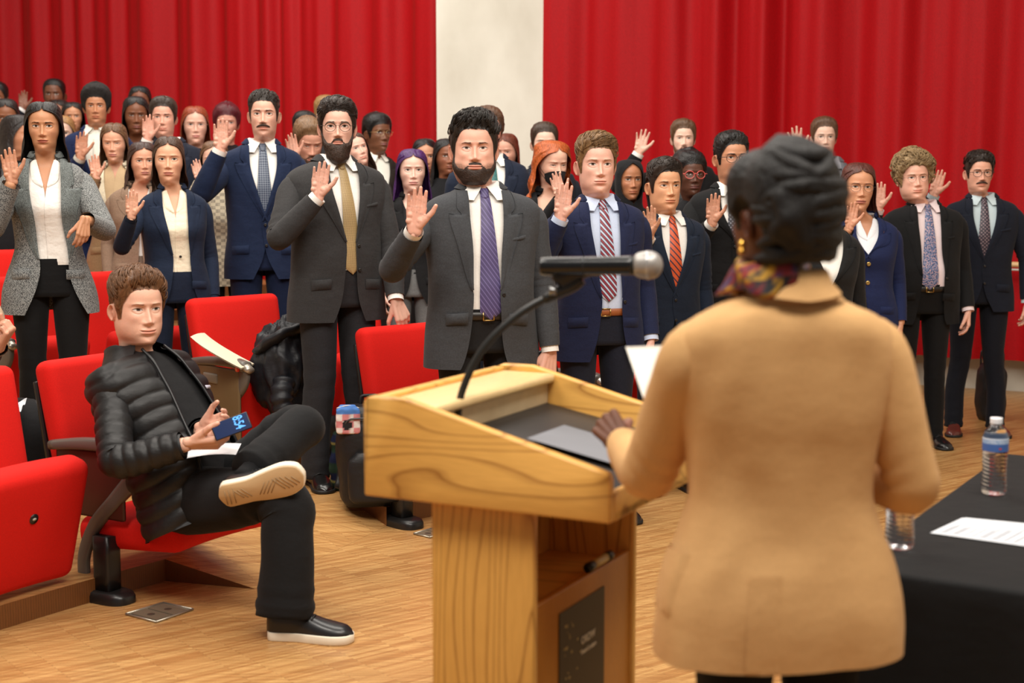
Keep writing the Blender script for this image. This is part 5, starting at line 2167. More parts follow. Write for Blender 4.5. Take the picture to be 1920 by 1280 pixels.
mglass, nt_, b_ = nmat('clear_plastic')
b_.inputs['Base Color'].default_value = (.97, .98, 1, 1)
b_.inputs['Roughness'].default_value = .03
b_.inputs['IOR'].default_value = 1.28
b_.inputs['Transmission Weight'].default_value = 1.0


def bottle(loc, label, rz=0.0, lbl=True):
    t = thing('water_bottle', label, 'bottle', loc, rz, 'water bottles on the black table')
    z = np.array([0, .003, .010, .03, .05, .07, .09, .11, .122, .150, .158, .170, .180, .186, .190])
    r = np.array([.020, .029, .0315, .0318, .0305, .0300, .0312, .0318, .0322, .0322, .0315, .0250, .0170, .0130, .0125])
    zz = np.linspace(0, .190, 96)
    R = np.interp(zz, z, r)
    ee = np.linspace(0, 2 * PI, 48, endpoint=False)
    R2 = R[:, None] + .0012 * np.sin(zz[:, None] * 620 + ee * 2) * (sst(zz, .012, .02) * (1 - sst(zz, .100, .112)))[:, None]
    G = np.stack([R2 * np.cos(ee), R2 * np.sin(ee), zz[:, None] + 0 * ee], -1)
    MB().grid(G, True, cap0=True).build('bottle_body', mglass, t)
    tube([(0, 0, .186), (0, 0, .203)], [.0155, .0155], n=22, m=5).build('cap', m_plain((236, 236, 238), .4), t)
    if lbl:
        ee = np.linspace(0, 2 * PI, 40, endpoint=False)
        zz = np.linspace(.117, .152, 14)
        G = np.stack([.0330 * np.cos(ee) + 0 * zz[:, None], .0330 * np.sin(ee) + 0 * zz[:, None], zz[:, None] + 0 * ee], -1)
        q = (zz - .117) / .035
        base = np.array([lin((70, 104, 168))] * 14)
        base[(q > .55)] = lin((150, 178, 214))
        base[(q > .9)] = lin((214, 224, 238))
        lb = MB().grid(G, True, col=np.repeat(base[:, None], 40, 1)).build('label', m_vcol(.4, 'label_print'), t)
        mb = MB()
        for rw, zc in enumerate((.1445, .1405)):
            for k_ in range(14):
                a0 = -PI / 2 - .95 + k_ * .135
                if (k_ * 7 + rw * 3) % 5 == 0:
                    continue
                e2 = np.linspace(a0, a0 + .09, 3)
                mb.grid(np.array([np.stack([.0333 * np.cos(e2), .0333 * np.sin(e2), 0 * e2 + zc + h] , -1) for h in (-.0009, .0009)]))
        mb.build('label_lettering', m_plain((240, 244, 250), .5), lb)['kind'] = 'stuff'
        mb = MB()
        e2 = np.linspace(-PI / 2 - .05, -PI / 2 + .15, 4)
        mb.grid(np.array([np.stack([.0333 * np.cos(e2), .0333 * np.sin(e2), 0 * e2 + z_], -1) for z_ in (.1235, .1285)]))
        mb.build('label_emblem', m_plain((196, 70, 62), .5), lb)
    return t


def on_table(px, py):
    r = ray(px, py)
    t_ = (TZ + .002 - CAM_H) / r[2]
    return np.array([0, 0, CAM_H]) + r * t_


p = on_table(1863, 926)
bottle(tuple(p), 'full water bottle with a white cap and blue label on the black table', .0)
p = on_table(1686, 1027)
bottle(tuple(p), 'water bottle partly hidden by the elbow of the tan blazer', .4)
# printed sheets
c = [on_table(*q) for q in ((1744, 1000), (1804, 972), (2010, 992), (1960, 1030))]
for k_, (nm_, lab) in enumerate((('paper_sheet', 'printed white sheet lying on the black table beside the bottle'), ('paper_sheet', 'lower sheet peeking out under the printed page on the table'))):
    zo = .0012 + .0008 * (1 - k_)
    of = np.array([.010, .006, 0]) * k_
    V = np.array([q + of + (0, 0, zo) for q in c])
    V = np.r_[V - (0, 0, .0006), V]
    sh_ = tag(MB().add(V, [[0, 1, 2, 3], [4, 5, 6, 7], [0, 1, 5, 4], [1, 2, 6, 5], [2, 3, 7, 6], [3, 0, 4, 7]]).build('paper_sheet', m_plain((222, 226, 232), .6), None, smooth=False), lab, 'paper', 'sheets on the black table')
    if k_ == 0:
        mb = MB()
        rs_ = np.random.RandomState(3)
        e1, e2 = (c[1] - c[0]), (c[3] - c[0])
        u = .06
        while u < .95:
            blk = rs_.randint(2, 5)
            for b__ in range(blk):
                w_ = rs_.uniform(.45, .86)
                s0 = c[0] + e2 * u + e1 * .07 + (0, 0, .0024)
                mb.add([s0, s0 + e1 * w_, s0 + e1 * w_ + e2 * .006, s0 + e2 * .006], [[0, 1, 2, 3]])
                u += .017
            u += .035
        mb.build('printed_lines', m_plain((120, 122, 130), .6), sh_, smooth=False)['kind'] = 'stuff'

# ================================================================== FLOOR BOXES


def on_floor(px, py, z=0.0):
    r = ray(px, py)
    return np.array([0, 0, CAM_H]) + r * ((z - CAM_H) / r[2])


def floor_box(q, label):
    c = [on_floor(*p_) for p_ in q]
    o = c[0]
    t = thing('floor_outlet', label, 'floor outlet', (o[0], o[1], 0), 0, 'metal outlets in the floor')
    V = np.array([p_ - o for p_ in c])
    Vt = V + (0, 0, .004)
    MB().add(np.r_[V, Vt], [[4, 5, 6, 7], [0, 1, 5, 4], [1, 2, 6, 5], [2, 3, 7, 6], [3, 0, 4, 7]]).build('plate', m_plain((150, 140, 122), .4, .5), t, smooth=False)
    ctr_ = Vt.mean(0)
    e1, e2 = Vt[1] - Vt[0], Vt[3] - Vt[0]
    for k_ in (0, 1):
        cc = Vt[0] + e2 * (.07 + .45 * k_) + e1 * .08 + (0, 0, .001)
        P4 = np.array([cc, cc + e1 * .84, cc + e1 * .84 + e2 * .40, cc + e2 * .40])
        MB().add(np.r_[P4, P4 + (0, 0, .002)], [[4, 5, 6, 7], [0, 1, 5, 4], [1, 2, 6, 5], [2, 3, 7, 6], [3, 0, 4, 7]]).build('flap', m_plain((128, 116, 96), .45, .4), t, smooth=False)
        hh = cc + e1 * .42 + e2 * .2 + (0, 0, .0022)
        e = np.linspace(0, 2 * PI, 16, endpoint=False)
        MB().grid(np.array([np.stack([hh[0] + .014 * f_ * np.cos(e), hh[1] + .014 * f_ * np.sin(e), 0 * e + hh[2] + .001 * (1 - f_)], -1) for f_ in (1, .3)]), True, cap1=True).build('latch', m_plain((90, 82, 70), .4, .5), t)
    for A0, A1 in ((0, 1), (1, 2), (2, 3), (3, 0)):
        tube([Vt[A0] + (0, 0, .001), Vt[A1] + (0, 0, .001)], [.004, .004], n=6, m=2).build('rim', m_plain((180, 172, 156), .35, .7), t)
    return t


floor_box([(236, 1153), (293, 1168), (362, 1144), (306, 1132)], 'square metal floor outlet near the pedestal of the seated man')
floor_box([(776, 1002), (806, 1009), (850, 997), (818, 990)], 'metal floor outlet half hidden behind the lectern column')

# ================================================================== THE STANDING CROWD
PALE, FAIR, TAN, OLIVE, BROWN, DARK = (226, 180, 158), (232, 192, 172), (206, 152, 116), (196, 142, 104), (152, 98, 68), (92, 58, 44)
GR = None


def short(c, top=.022, side=.009, quiff=.0, n=0, **k):
    d = dict(t='short', c=c, top=top, side=side, quiff=quiff, n=n, T=top * .92 + .002, lock=.0012, len=.07, lift=.0016, mess=.14, amp=.003)
    d.update(k)
    return d


def lng(c, **k):
    d = dict(t='long', c=c, T=.016, ears=False)
    d.update(k)
    return d


BK = (26, 21, 19)
DKB = (44, 32, 25)
MIDB = (84, 58, 40)

def face_mask(c):
    a = np.linspace(-1.15, 1.15, 35)[None]
    t = np.linspace(0, 1, 22)[:, None]
    q = (a / 1.15) ** 2
    Z = (-.024 - .022 * q) * (1 - t) + (-.1235 + .040 * q) * t
    A = a + 0 * t
    th = .003 + .021 * np.exp(-(A / .34) ** 2) * np.exp(-((Z + .055) / .036) ** 2) + .003 * gs(t - .5, .3)
    m = MB().grid(c['hM'](head_surf(A, Z, c['f'], th))).build('face_mask', m_cloth((24, 24, 26), 'mask'), c['root'], M=c['K'])
    for sd in (-1, 1):
        for z0, z1 in ((-.048, -.005), (-.082, -.035)):
            aa = np.linspace(1.10, 1.62, 8) * sd
            P = c['hM'](head_surf(aa, np.linspace(z0, z1, 8), c['f'], np.full(8, .002)))
            tube(P, [.0012] * 8, n=5, m=10).build('ear_loop', m_plain((24, 24, 26), .7), m, M=c['K'])


# --- front figures, left to right
person('woman in a grey tweed coat over a white blouse, long black hair, palm raised', 85, 188, 282, 6.75, yaw=14, sex='f', face=12, pitch=2,
       fc=dict(skin=(196, 140, 104), lip=(150, 62, 50), make=1.0, brow=1.25, gaze=(.2, 0), nose=1.05, nosew=.95),
       hair=lng((22, 18, 17), part=0, bottom=-.30, vol=1.06, tuck=.25, wave=.006),
       right=('px', 22, 342, .28, dict(tilt=-6, size=.95)), left=('px', 160, 412, .30, dict(hand='relax', z=(-.15, -.3, -1), palmv=(-.4, .8, 0), pole=(.5, .7, -.6), size=.84)),
       fit=dict(kind='blazer', jc=(58, 60, 62), jc2=(150, 152, 150), jk='tweed', gap=(.095, .035), zb=1.02, hem=.76, lw=.098, notch=1.36, sk='satin', sc=(236, 230, 222), sv=[(1.0, .001), (1.34, .002), (1.42, .020), (1.51, .045)], copen=.75, tip=1.44,
                tc=(18, 18, 20), lmat=m_cloth((76, 80, 80), 'tweed', (118, 124, 122)), buttons=[], flare=.03, rs=1.12))
person('woman in a navy blazer and cream blouse, brown hair behind her shoulders, palm raised', 318, 253, 342, 7.35, yaw=20, sex='f', bx=323, face=10,
       fc=dict(skin=(224, 170, 138), lip=(176, 96, 84), gaze=(.15, .1), fat=.25), hair=lng((66, 46, 34), part=.0, bottom=-.22, tuck=.95, vol=.94),
       right=('px', 246, 408, .32, dict(tilt=3)),
       fit=dict(kind='blazer', jc=(32, 46, 72), gap=(.075, .02), zb=1.12, hem=.79, sk='satin', sc=(238, 226, 200), sv=[(1.0, .001), (1.36, .002), (1.43, .022), (1.51, .042)], copen=.62, spread=.035, tip=1.475, tc=(30, 42, 66), belly=.0, cuff=m_cloth((32, 46, 72)), buttons=[(.02, 1.12)]),
       wide=1.06, belly=.015)
person('tall man with a moustache in a bright navy suit and plaid tie, hand raised high', 496, 168, 258, 7.9, yaw=14, bx=490, face=6,
       fc=dict(skin=(222, 172, 150), stub=.18, brow=1.3, w=.97, gaze=(.1, 0)), hair=short((42, 34, 29), top=.018, side=.005, quiff=.004, n=600, comb=(.25, .8, .3), part=.03), stache=((52, 36, 26), .0055, .027),
       right=('px', 412, 284, .30, dict(tilt=3)),
       fit=dict(jc=(28, 44, 78), tie=m_tie('check', (44, 54, 78), (110, 120, 134), scale=120), tc=(26, 40, 74), zb=1.10), wide=1.0)
person('bearded man in glasses, charcoal suit and gold tie, one hand on a red seat', 632, 182, 288, 6.72, yaw=30, bx=628, face=8,
       fc=dict(skin=(226, 178, 158), brow=1.4, w=.98, nose=1.1), hair=short((42, 32, 27), top=.026, side=.012, quiff=.008, n=800, comb=(.35, 1, .2), mess=.16, len=.085, T=.022, tip=.003),
       beard=dict(th=.010, chin=.022, c=(54, 38, 29)), specs=dict(round=1.0, size=.0235, wire=.0011, top=.0012, c=(60, 50, 40), metal=.4),
       right=('px', 594, 372, .30, dict(tilt=9, pole=(-.7, .2, -1))), left=('px', 742, 560, .05, dict(hand='relax', z=(.30, -.25, -1), palmv=(-.1, 1, 0), pole=(.8, .8, 0))),
       fit=dict(jc=(64, 63, 64), tie=m_tie('check', (192, 164, 114), (122, 100, 66), scale=240), tc=(50, 50, 54), gap=(.030, .012), zb=1.14, cut=.05, hem=.78, tbot=1.0, txb=.02, stance=.12, lwide=1.12),
       wide=1.12, belly=.02)
person('stocky man with a short beard in a dark grey suit and violet tie, palm raised', 888, 207, 338, 5.85, yaw=12, bx=902, face=4, pitch=-1,
       fc=dict(skin=(228, 174, 152), stub=.75, fat=1.1, w=1.07, jaw=1.12, neck=1.12, brow=1.25, eye=.82, nosew=1.08, smile=.3),
       hair=short((36, 30, 26), top=.032, side=.010, quiff=.004, front=.075, n=1100, comb=(.5, .35, .6), mess=.5, len=.05, lift=.004, tip=.012, lock=.0013, T=.034), beard=dict(th=.0042, chin=.003, c=(54, 41, 35)),
       right=('px', 776, 434, .34, dict(tilt=6, pole=(-.65, .25, -1), size=1.05)), left=('pos', (.285, -.06, .82), dict(hand='relax', z=(-.16, -.1, -1), palm=(-.35, 1, 0), size=1.05)),
       fit=dict(jc=(78, 80, 84), tie=m_tie('stripe', (74, 64, 106), (108, 98, 146), None, scale=22, angle=-35), tc=(34, 34, 36), gap=(.045, .062), zb=1.10, cut=.04, hem=.78, tbot=.985, tw=.045, txb=.01, belt=(34, 28, 24), lw=.085, fz=1.0),
       wide=1.15, belly=.03, deep=1.05)
person('young man with sandy hair in a navy jacket, pale blue shirt and red striped tie', 1116, 246, 362, 6.38, yaw=13, bx=1122, face=8,
       fc=dict(skin=(230, 178, 158), fat=.3, w=1.0, jaw=1.04, gaze=(.1, 0)), hair=short((118, 88, 56), top=.024, side=.008, quiff=.010, n=900, comb=(.7, .8, .35), len=.075, lift=.003, mess=.14, tip=.006, T=.027),
       right=('px', 1050, 412, .30, dict(tilt=8)), left=('down',),
       fit=dict(jc=(34, 42, 78), sc=(196, 208, 232), tie=m_tie('stripe', (184, 194, 212), (30, 34, 66), (150, 40, 48), scale=16, angle=-40), tc=(34, 38, 54), gap=(.075, .02), zb=1.06, cut=.045, hem=.77, belt=(150, 84, 44), tbot=1.05, txb=.012), wide=1.05, belly=.01)
person('young man with neat dark hair in a dark navy suit and orange striped tie', 1243, 295, 394, 6.98, yaw=14, bx=1252, face=14,
       fc=dict(skin=(216, 160, 122), eye=.85, brow=1.2, jaw=1.05, gaze=(.1, 0)), hair=short((44, 34, 28), top=.026, side=.006, quiff=.010, n=700, comb=(.8, .5, .25), mess=.15, T=.024, part=-.03),
       right=('px', 1216, 446, .30, dict(tilt=2, twist=-28)), left=('down',),
       fit=dict(jc=(30, 42, 62), tie=m_tie('stripe', (204, 84, 40), (34, 38, 60), None, scale=13, angle=-42), tc=(28, 38, 54), zb=1.08), wide=.98)
person('man in round black glasses and a black coat, partly hidden by the dark bun', 1368, 245, 340, 7.5, yaw=5, face=12,
       fc=dict(skin=(196, 140, 108), brow=1.3, stub=.2), hair=short((24, 21, 20), top=.026, side=.008, quiff=.004, n=300), specs=dict(size=.026, wire=.0016, c=(24, 22, 22)),
       right=('px', 1334, 420, .30, dict(tilt=3)), fit=dict(jc=(22, 22, 24), tie=m_tie('dots', (30, 30, 40), (120, 120, 130), scale=60), zb=1.2), wide=1.05)
person('person in a charcoal jacket and white top, head hidden behind the dark bun', 1522, 322, 415, 6.6, yaw=4, sex='f', bx=1546, face=0,
       fc=dict(skin=TAN), hair=lng((40, 30, 26), bottom=-.16), right=('down',), left=('down',),
       fit=dict(kind='blazer', jc=(34, 34, 35), sc=(240, 236, 228), gap=(.004, .004), zb=1.20, vw=.075, sv=[(1.0, .001), (1.36, .003), (1.44, .05), (1.51, .07)], scollar=False, tc=(24, 24, 26)), wide=1.02)
person('woman with auburn hair in a navy blazer with two gold buttons', 1604, 302, 395, 7.7, yaw=-4, sex='f', bx=1622, face=0, roll=-2,
       fc=dict(skin=(206, 148, 114), fat=.6, w=1.0, lip=(160, 84, 76), eye=.9), hair=lng((84, 46, 38), part=.01, bottom=-.22, tuck=.2, vol=1.0, wave=.006), specs=dict(size=.024, wire=.0009, c=(60, 50, 50)),
       right=('px', 1592, 428, .36, dict(tilt=8)), left=('down',),
       fit=dict(kind='blazer', jc=(34, 46, 92), sc=(232, 232, 236), gap=(-.012, -.012), zb=1.26, vw=.066, buttons=[(.004, 1.235), (.004, 1.12)], bc=(206, 176, 110), bmetal=1.0, br=.013, sv=[(1.0, .001), (1.40, .004), (1.46, .03), (1.51, .045)], copen=.5, tc=(28, 30, 46), nolapel=False), wide=1.08, belly=.02)
person('man with curly blond hair and glasses in a black suit and blue patterned tie', 1713, 285, 373, 8.15, yaw=2, bx=1733, face=-2, roll=3,
       fc=dict(skin=(230, 176, 154), fat=.9, w=1.05, jaw=1.06, smile=.4, browc=(130, 100, 70)), hair=short((150, 124, 88), top=.034, side=.026, back=.014, n=1100, comb=(.6, .5, .3), curl=.005, mess=.8, lift=.008, len=.07, lock=.0016, smin=-.04, T=.030, curly=True, lump=.006, burn=-.045),
       specs=dict(size=.022, wire=.0009, c=(120, 100, 84), metal=.6), right=('px', 1646, 394, .22, dict(tilt=2)), left=('down',),
       fit=dict(jc=(24, 24, 26), sc=(230, 212, 214), tie=m_tie('floral', (44, 60, 100), (96, 120, 160), (190, 150, 150), scale=110), tc=(20, 20, 22), gap=(.085, .05), zb=1.08, cut=.03, hem=.78, belt=(24, 22, 22), tbot=1.00, tw=.050), wide=1.14, belly=.045)
person('man at the far right with dark glasses and moustache, navy suit and dotted tie', 1833, 283, 360, 8.55, yaw=-8, bx=1842, face=-4,
       fc=dict(skin=(222, 166, 142), stub=.15, brow=1.2), hair=short((48, 36, 30), top=.026, side=.010, n=800, comb=(.2, -.3, .4), mess=.5, curl=.002, lift=.003, len=.05, T=.022), stache=((60, 40, 30), .006, .026), specs=dict(size=.0245, wire=.0018, c=(52, 38, 30)),
       right=('px', 1750, 368, .18, dict(tilt=14)), left=('pos', (.30, .0, .86), dict(hand='relax', pole=(1, .5, 0))),
       fit=dict(jc=(26, 32, 48), sc=(190, 206, 212), tie=m_tie('dots', (44, 34, 48), (140, 120, 126), scale=62), tc=(24, 28, 40), zb=1.10, shc=(96, 44, 36), gap=(-.01, -.01), stance=.13), wide=1.06)

# --- second rank and beyond (softer in the photograph)
lo = True
person('bearded man in a black suit with a widely raised hand before the curtain', 1280, 222, 293, 9.2, yaw=0, bx=1276, face=-2, lo=lo, fc=dict(skin=FAIR, stub=.5), hair=short((92, 66, 46), top=.026, side=.012, quiff=.006, part=.03), beard=dict(th=.005, chin=.006, c=(96, 66, 46)),
       right=('px', 1196, 290, .2, dict(tilt=14, hand='spread')), fit=dict(jc=(20, 20, 23), tie=m_tie('dots', (20, 20, 24), (60, 60, 60), scale=60), tc=(20, 20, 22)), wide=1.08)
person('man in thin glasses and a grey suit, tallest on the right, hand raised', 1543, 218, 292, 9.5, yaw=0, bx=1550, face=-4, lo=lo, fc=dict(skin=FAIR, stub=.25), hair=short((92, 66, 48), top=.026, side=.012, quiff=.006), specs=dict(size=.022, wire=.001, c=(120, 110, 100)),
       right=('px', 1492, 290, .2, dict(tilt=-4, hand='spread')), fit=dict(jc=(104, 106, 112), sc=(150, 152, 160), tie=m_tie('dots', (110, 110, 116), (150, 150, 150), scale=60), tc=(70, 72, 78)), wide=1.0)
person('woman with braided hair and red-white glasses behind the orange-tie man', 1292, 281, 366, 8.0, yaw=5, sex='f', bx=1300, face=10, lo=lo, fc=dict(skin=DARK, lip=(110, 60, 58), fat=.5, nosew=1.25), hair=short((22, 19, 19), top=.026, side=.014, back=.02, lump=.005, lf=60, curly=True, front=.062), specs=dict(size=.025, wire=.0022, c=(214, 90, 84)),
       fit=dict(kind='coat', jc=(26, 26, 30)))
person('woman in a black headscarf behind the striped-tie man', 1178, 297, 374, 8.3, yaw=6, sex='f', face=12, lo=lo, fc=dict(skin=(176, 118, 84), brow=1.2, make=1.0), hair=dict(t='hijab', c=(30, 30, 33), T=.016, ears=False, bottom=-.28, wave=0, amp=.002, rfreq=.8,
       open=[(.1149, 0.0), (.095, .0), (.082, .25), (.066, .52), (.045, .76), (.0, .93), (-.06, .90), (-.10, .62), (-.122, .22), (-.135, .0), (-.30, 0)],
       width=[(.1149, .004, .006, .008), (.108, .050, .052, .062), (.095, .068, .074, .088), (.07, .082, .096, .108), (.03, .087, .104, .112), (-.06, .084, .104, .108), (-.12, .080, .098, .10), (-.16, .088, .092, .10), (-.22, .13, .10, .115), (-.30, .17, .115, .13)]),
       fit=dict(kind='coat', jc=(26, 26, 29)))
person('woman with wavy red hair and a black face mask behind the striped-tie man', 1030, 258, 347, 7.75, yaw=12, sex='f', face=24, pitch=8, lo=lo, fc=dict(skin=(232, 184, 160), eye=.25, fat=.3, browc=(150, 90, 60)),
       hair=lng((168, 82, 36), T=.024, vol=1.18, bottom=-.20, wave=.010, wfreq=46, lump=.010, lf=26, amp=.005, tuck=.1, raise_=.02), right=('px', 1050, 372, .35, dict(tilt=-14)),
       fit=dict(kind='blazer', jc=(26, 26, 29), gap=(.004, .004), zb=1.24, vw=.09, shirt=False, tc=(24, 24, 26)),
       extra=face_mask)
person('man with combed-back brown hair whose forehead shows above the red-haired woman', 1020, 228, 305, 9.0, yaw=6, face=4, lo=lo, fc=dict(skin=FAIR), hair=short((62, 46, 36), top=.022, side=.010), fit=dict(jc=(40, 44, 56), tie=m_tie('dots', (60, 30, 40), (90, 60, 60), scale=60)))
person('woman with long reddish hair half hidden behind the stocky grey-suit man', 950, 248, 318, 9.5, yaw=0, sex='f', face=-14, pitch=4, lo=lo, fc=dict(skin=(222, 166, 144), eye=.6), hair=lng((104, 56, 42), bottom=-.26), fit=dict(kind='coat', jc=(60, 50, 52)))
person('tall curly-haired man in navy behind the stocky grey-suit man', 914, 199, 286, 8.3, yaw=8, face=10, bx=920, lo=lo, fc=dict(skin=(226, 164, 142)), hair=short((88, 62, 46), top=.030, side=.014, lump=.006, lf=55, curly=True, amp=.004), fit=dict(jc=(36, 46, 68), tie=m_tie('dots', (46, 100, 100), (60, 120, 116), scale=60), gap=(-.01, -.01)), wide=1.08)
person('woman in a dark hood at the right shoulder of the purple-haired woman', 836, 258, 326, 9.4, yaw=10, sex='f', face=18, lo=lo, fc=dict(skin=(140, 88, 64), nosew=1.2), hair=lng((22, 20, 21), bottom=-.20, vol=1.05), fit=dict(kind='coat', jc=(30, 30, 34)))
person('woman with black hair whose forehead shows above the purple-haired woman', 796, 258, 328, 9.7, yaw=8, sex='f', face=10, lo=lo, fc=dict(skin=(206, 150, 120)), hair=lng((24, 21, 22), part=-.01, bottom=-.22), fit=dict(kind='coat', jc=(48, 44, 48)))
person('woman with purple hair in a black blazer beside the stocky grey-suit man', 773, 277, 358, 8.05, yaw=8, sex='f', bx=772, face=8, lo=False, fc=dict(skin=(232, 190, 172), lip=(190, 120, 116), browc=(70, 50, 50)), hair=lng((68, 36, 88), part=.02, bottom=-.175, vol=1.05, tuck=.15, wave=.004),
       fit=dict(kind='blazer', jc=(28, 28, 30), gap=(.004, .004), zb=1.18, scollar=False, sc=(30, 30, 32), sv=[(1.0, .001), (1.36, .003), (1.44, .05), (1.51, .07)], tc=(110, 112, 112), buttons=[]))
person('woman in thin round glasses and a white collar right of the bearded man', 706, 205, 284, 10.1, yaw=26, sex='f', face=34, lo=lo, fc=dict(skin=(120, 78, 56), nosew=1.2, lip=(140, 84, 82)), hair=short((22, 20, 20), top=.020, side=.012, back=.006, front=.058, smin=.0), specs=dict(size=.024, wire=.001, c=(180, 150, 100), metal=.6),
       fit=dict(jc=(52, 44, 38), zb=1.2, gap=(.01, .01), sc=(236, 232, 222)))
person('pale woman with her head tipped back just behind the bearded man', 678, 246, 312, 8.8, yaw=14, sex='f', face=26, roll=14, pitch=-12, lo=lo, fc=dict(skin=(232, 182, 162)), hair=lng((70, 50, 40), bottom=-.18), fit=dict(kind='coat', jc=(46, 44, 46)))
person('man with brown hair and beard bowing his head left of the bearded man', 574, 214, 300, 8.4, yaw=10, face=22, pitch=22, lo=lo, fc=dict(skin=(222, 164, 140), eye=.2, stub=.5), hair=short((112, 84, 58), top=.024, side=.012, part=.03), beard=dict(th=.005, chin=.006, c=(90, 62, 46)), right=('px', 552, 300, .3, dict(tilt=-10)), fit=dict(jc=(30, 36, 52), sc=(220, 220, 220)), wide=.95)
person('person with black hair peeking over the brown-haired bowing man', 572, 207, 275, 9.9, yaw=10, face=6, lo=lo, fc=dict(skin=BROWN), hair=short((22, 20, 20), top=.022, side=.010), fit=dict(kind='coat', jc=(34, 32, 36)))
person('person with fair hair whose crown shows above the bearded man', 612, 178, 246, 10.95, yaw=10, face=8, lo=lo, fc=dict(skin=FAIR), hair=short((150, 116, 72), top=.022, side=.010), fit=dict(kind='coat', jc=(60, 58, 60)))
person('person with dark red hair behind the raised hand of the moustached man', 426, 193, 264, 10.5, yaw=10, face=10, sex='f', lo=lo, fc=dict(skin=(214, 156, 136)), hair=short((84, 26, 34), top=.028, side=.020, back=.012, lump=.004, front=.056, part=.01), fit=dict(kind='coat', jc=(46, 36, 40)))
person('woman with straight copper hair and thin glasses in a black turtleneck', 367, 197, 270, 9.9, yaw=8, sex='f', face=14, lo=lo, fc=dict(skin=(230, 180, 160), lip=(188, 110, 104), browc=(120, 70, 50)), hair=lng((138, 62, 34), part=-.005, bottom=-.20, tuck=.15), specs=dict(size=.025, wire=.0009, c=(170, 140, 120)),
       right=('px', 358, 316, .3, dict(tilt=-4)), fit=dict(kind='coat', jc=(24, 24, 28), turtle=True))
person('woman in a beige plaid jacket mostly hidden by the arm of the moustached man', 404, 262, 338, 8.4, yaw=12, sex='f', bx=420, face=4, lo=lo, fc=dict(skin=PALE), hair=lng((100, 70, 46), bottom=-.22), right=('px', 374, 340, .25, dict(tilt=-12)), fit=dict(kind='coat', jc=(196, 184, 160), jc2=(92, 84, 80), jk='plaid', tc=(26, 24, 28)))
person('dark-haired man in a dark suit and white shirt, hand raised beside his face', 308, 180, 256, 9.0, yaw=8, bx=318, face=8, lo=lo, fc=dict(skin=(222, 164, 142), brow=1.3, stub=.15, eye=.75), hair=short((52, 40, 33), top=.026, side=.012, quiff=.006, part=.02), right=('px', 276, 264, .3, dict(tilt=4)), fit=dict(jc=(34, 40, 58), tie=m_tie('dots', (30, 34, 50), (70, 70, 80), scale=60)))
person('woman with long braids and a black top behind the brown-haired women', 256, 178, 250, 9.9, yaw=8, sex='f', face=16, pitch=4, lo=lo, fc=dict(skin=(128, 80, 56), nosew=1.2, eye=.5, lip=(140, 80, 74)), hair=lng((24, 20, 20), bottom=-.30, tuck=.1, amp=.005, rfreq=3.2, T=.018), fit=dict(kind='coat', jc=(22, 22, 24), xl=[(.8, .001), (1.36, .002), (1.43, .04), (1.52, .07)]))
person('woman with black hair in the back row behind the braided woman', 264, 159, 222, 10.9, yaw=8, sex='f', face=10, lo=lo, fc=dict(skin=(120, 74, 54), nosew=1.2), hair=lng((20, 18, 19), bottom=-.25, T=.02), fit=dict(kind='coat', jc=(30, 28, 32)))
person('woman with long light-brown hair looking down, cream and tan jacket, palm raised', 217, 228, 300, 8.55, yaw=10, sex='f', face=6, pitch=8, lo=False, fc=dict(skin=(222, 166, 138), eye=.35, lip=(186, 112, 104)), hair=lng((96, 68, 46), part=.0, bottom=-.30, tuck=-.2, wave=.004, hoff=.05), right=('px', 180, 335, .28, dict(tilt=-5)),
       fit=dict(kind='blazer', jc=(150, 120, 88), sc=(196, 168, 132), gap=(.03, .03), zb=1.1, lmat=m_cloth((224, 212, 186), 'fleece'), lw=.10, nolapel=False, sv=[(1.0, .001), (1.44, .003), (1.51, .03)], scollar=False, tc=(24, 24, 26), buttons=[], cuff=m_cloth((150, 120, 88))))
person('woman in a taupe blazer tucked behind the navy-blazer woman', 268, 264, 338, 8.2, yaw=14, sex='f', bx=260, face=22, lo=False, fc=dict(skin=(214, 158, 130), lip=(170, 100, 94), brow=1.1), hair=lng((58, 38, 32), part=.01, bottom=-.20, wave=.008, vol=1.06), fit=dict(kind='blazer', jc=(134, 110, 92), gap=(.004, .004), zb=1.2, scollar=False, sv=[(1.0, .001), (1.36, .003), (1.44, .05), (1.51, .07)], tc=(120, 104, 90), buttons=[]), wide=1.1)
person('young man with a tall afro in a navy suit and open white collar, palm raised', 182, 158, 233, 9.35, yaw=8, bx=182, face=12, lo=False, fc=dict(skin=(190, 132, 98), nosew=1.15, lips=1.15, eye=.8, brow=1.2), hair=short((24, 20, 19), top=.046, side=.022, back=.014, lump=.003, lf=150, curly=True, amp=.001, T=.040, front=.064, rough=.8), right=('px', 150, 296, .28, dict(tilt=7)),
       fit=dict(jc=(30, 46, 92), sc=(230, 226, 214), zb=1.1, copen=.1))
person('woman with dark wavy hair in the back row between raised hands', 138, 190, 246, 10.8, yaw=10, sex='f', face=16, lo=lo, fc=dict(skin=(196, 140, 108), lip=(150, 76, 70), make=1), hair=lng((26, 22, 21), part=-.01, bottom=-.22, vol=1.1), fit=dict(kind='coat', jc=(40, 36, 40)))
person('woman with dark hair whose brow shows above the tweed-coat woman', 113, 185, 244, 11.7, yaw=8, sex='f', face=8, lo=lo, fc=dict(skin=(140, 90, 66)), hair=lng((36, 28, 26), part=0, bottom=-.22), fit=dict(kind='coat', jc=(50, 44, 44)))
person('man with cropped black hair at the very back on the left, arm raised', 104, 147, 208, 12.4, yaw=8, face=6, lo=lo, fc=dict(skin=(112, 70, 50), nosew=1.25), hair=short((20, 18, 18), top=.010, side=.005, amp=.001, curly=True), right=('px', 42, 206, .2, dict(tilt=4)), fit=dict(jc=(30, 34, 46), sc=(236, 236, 236)))
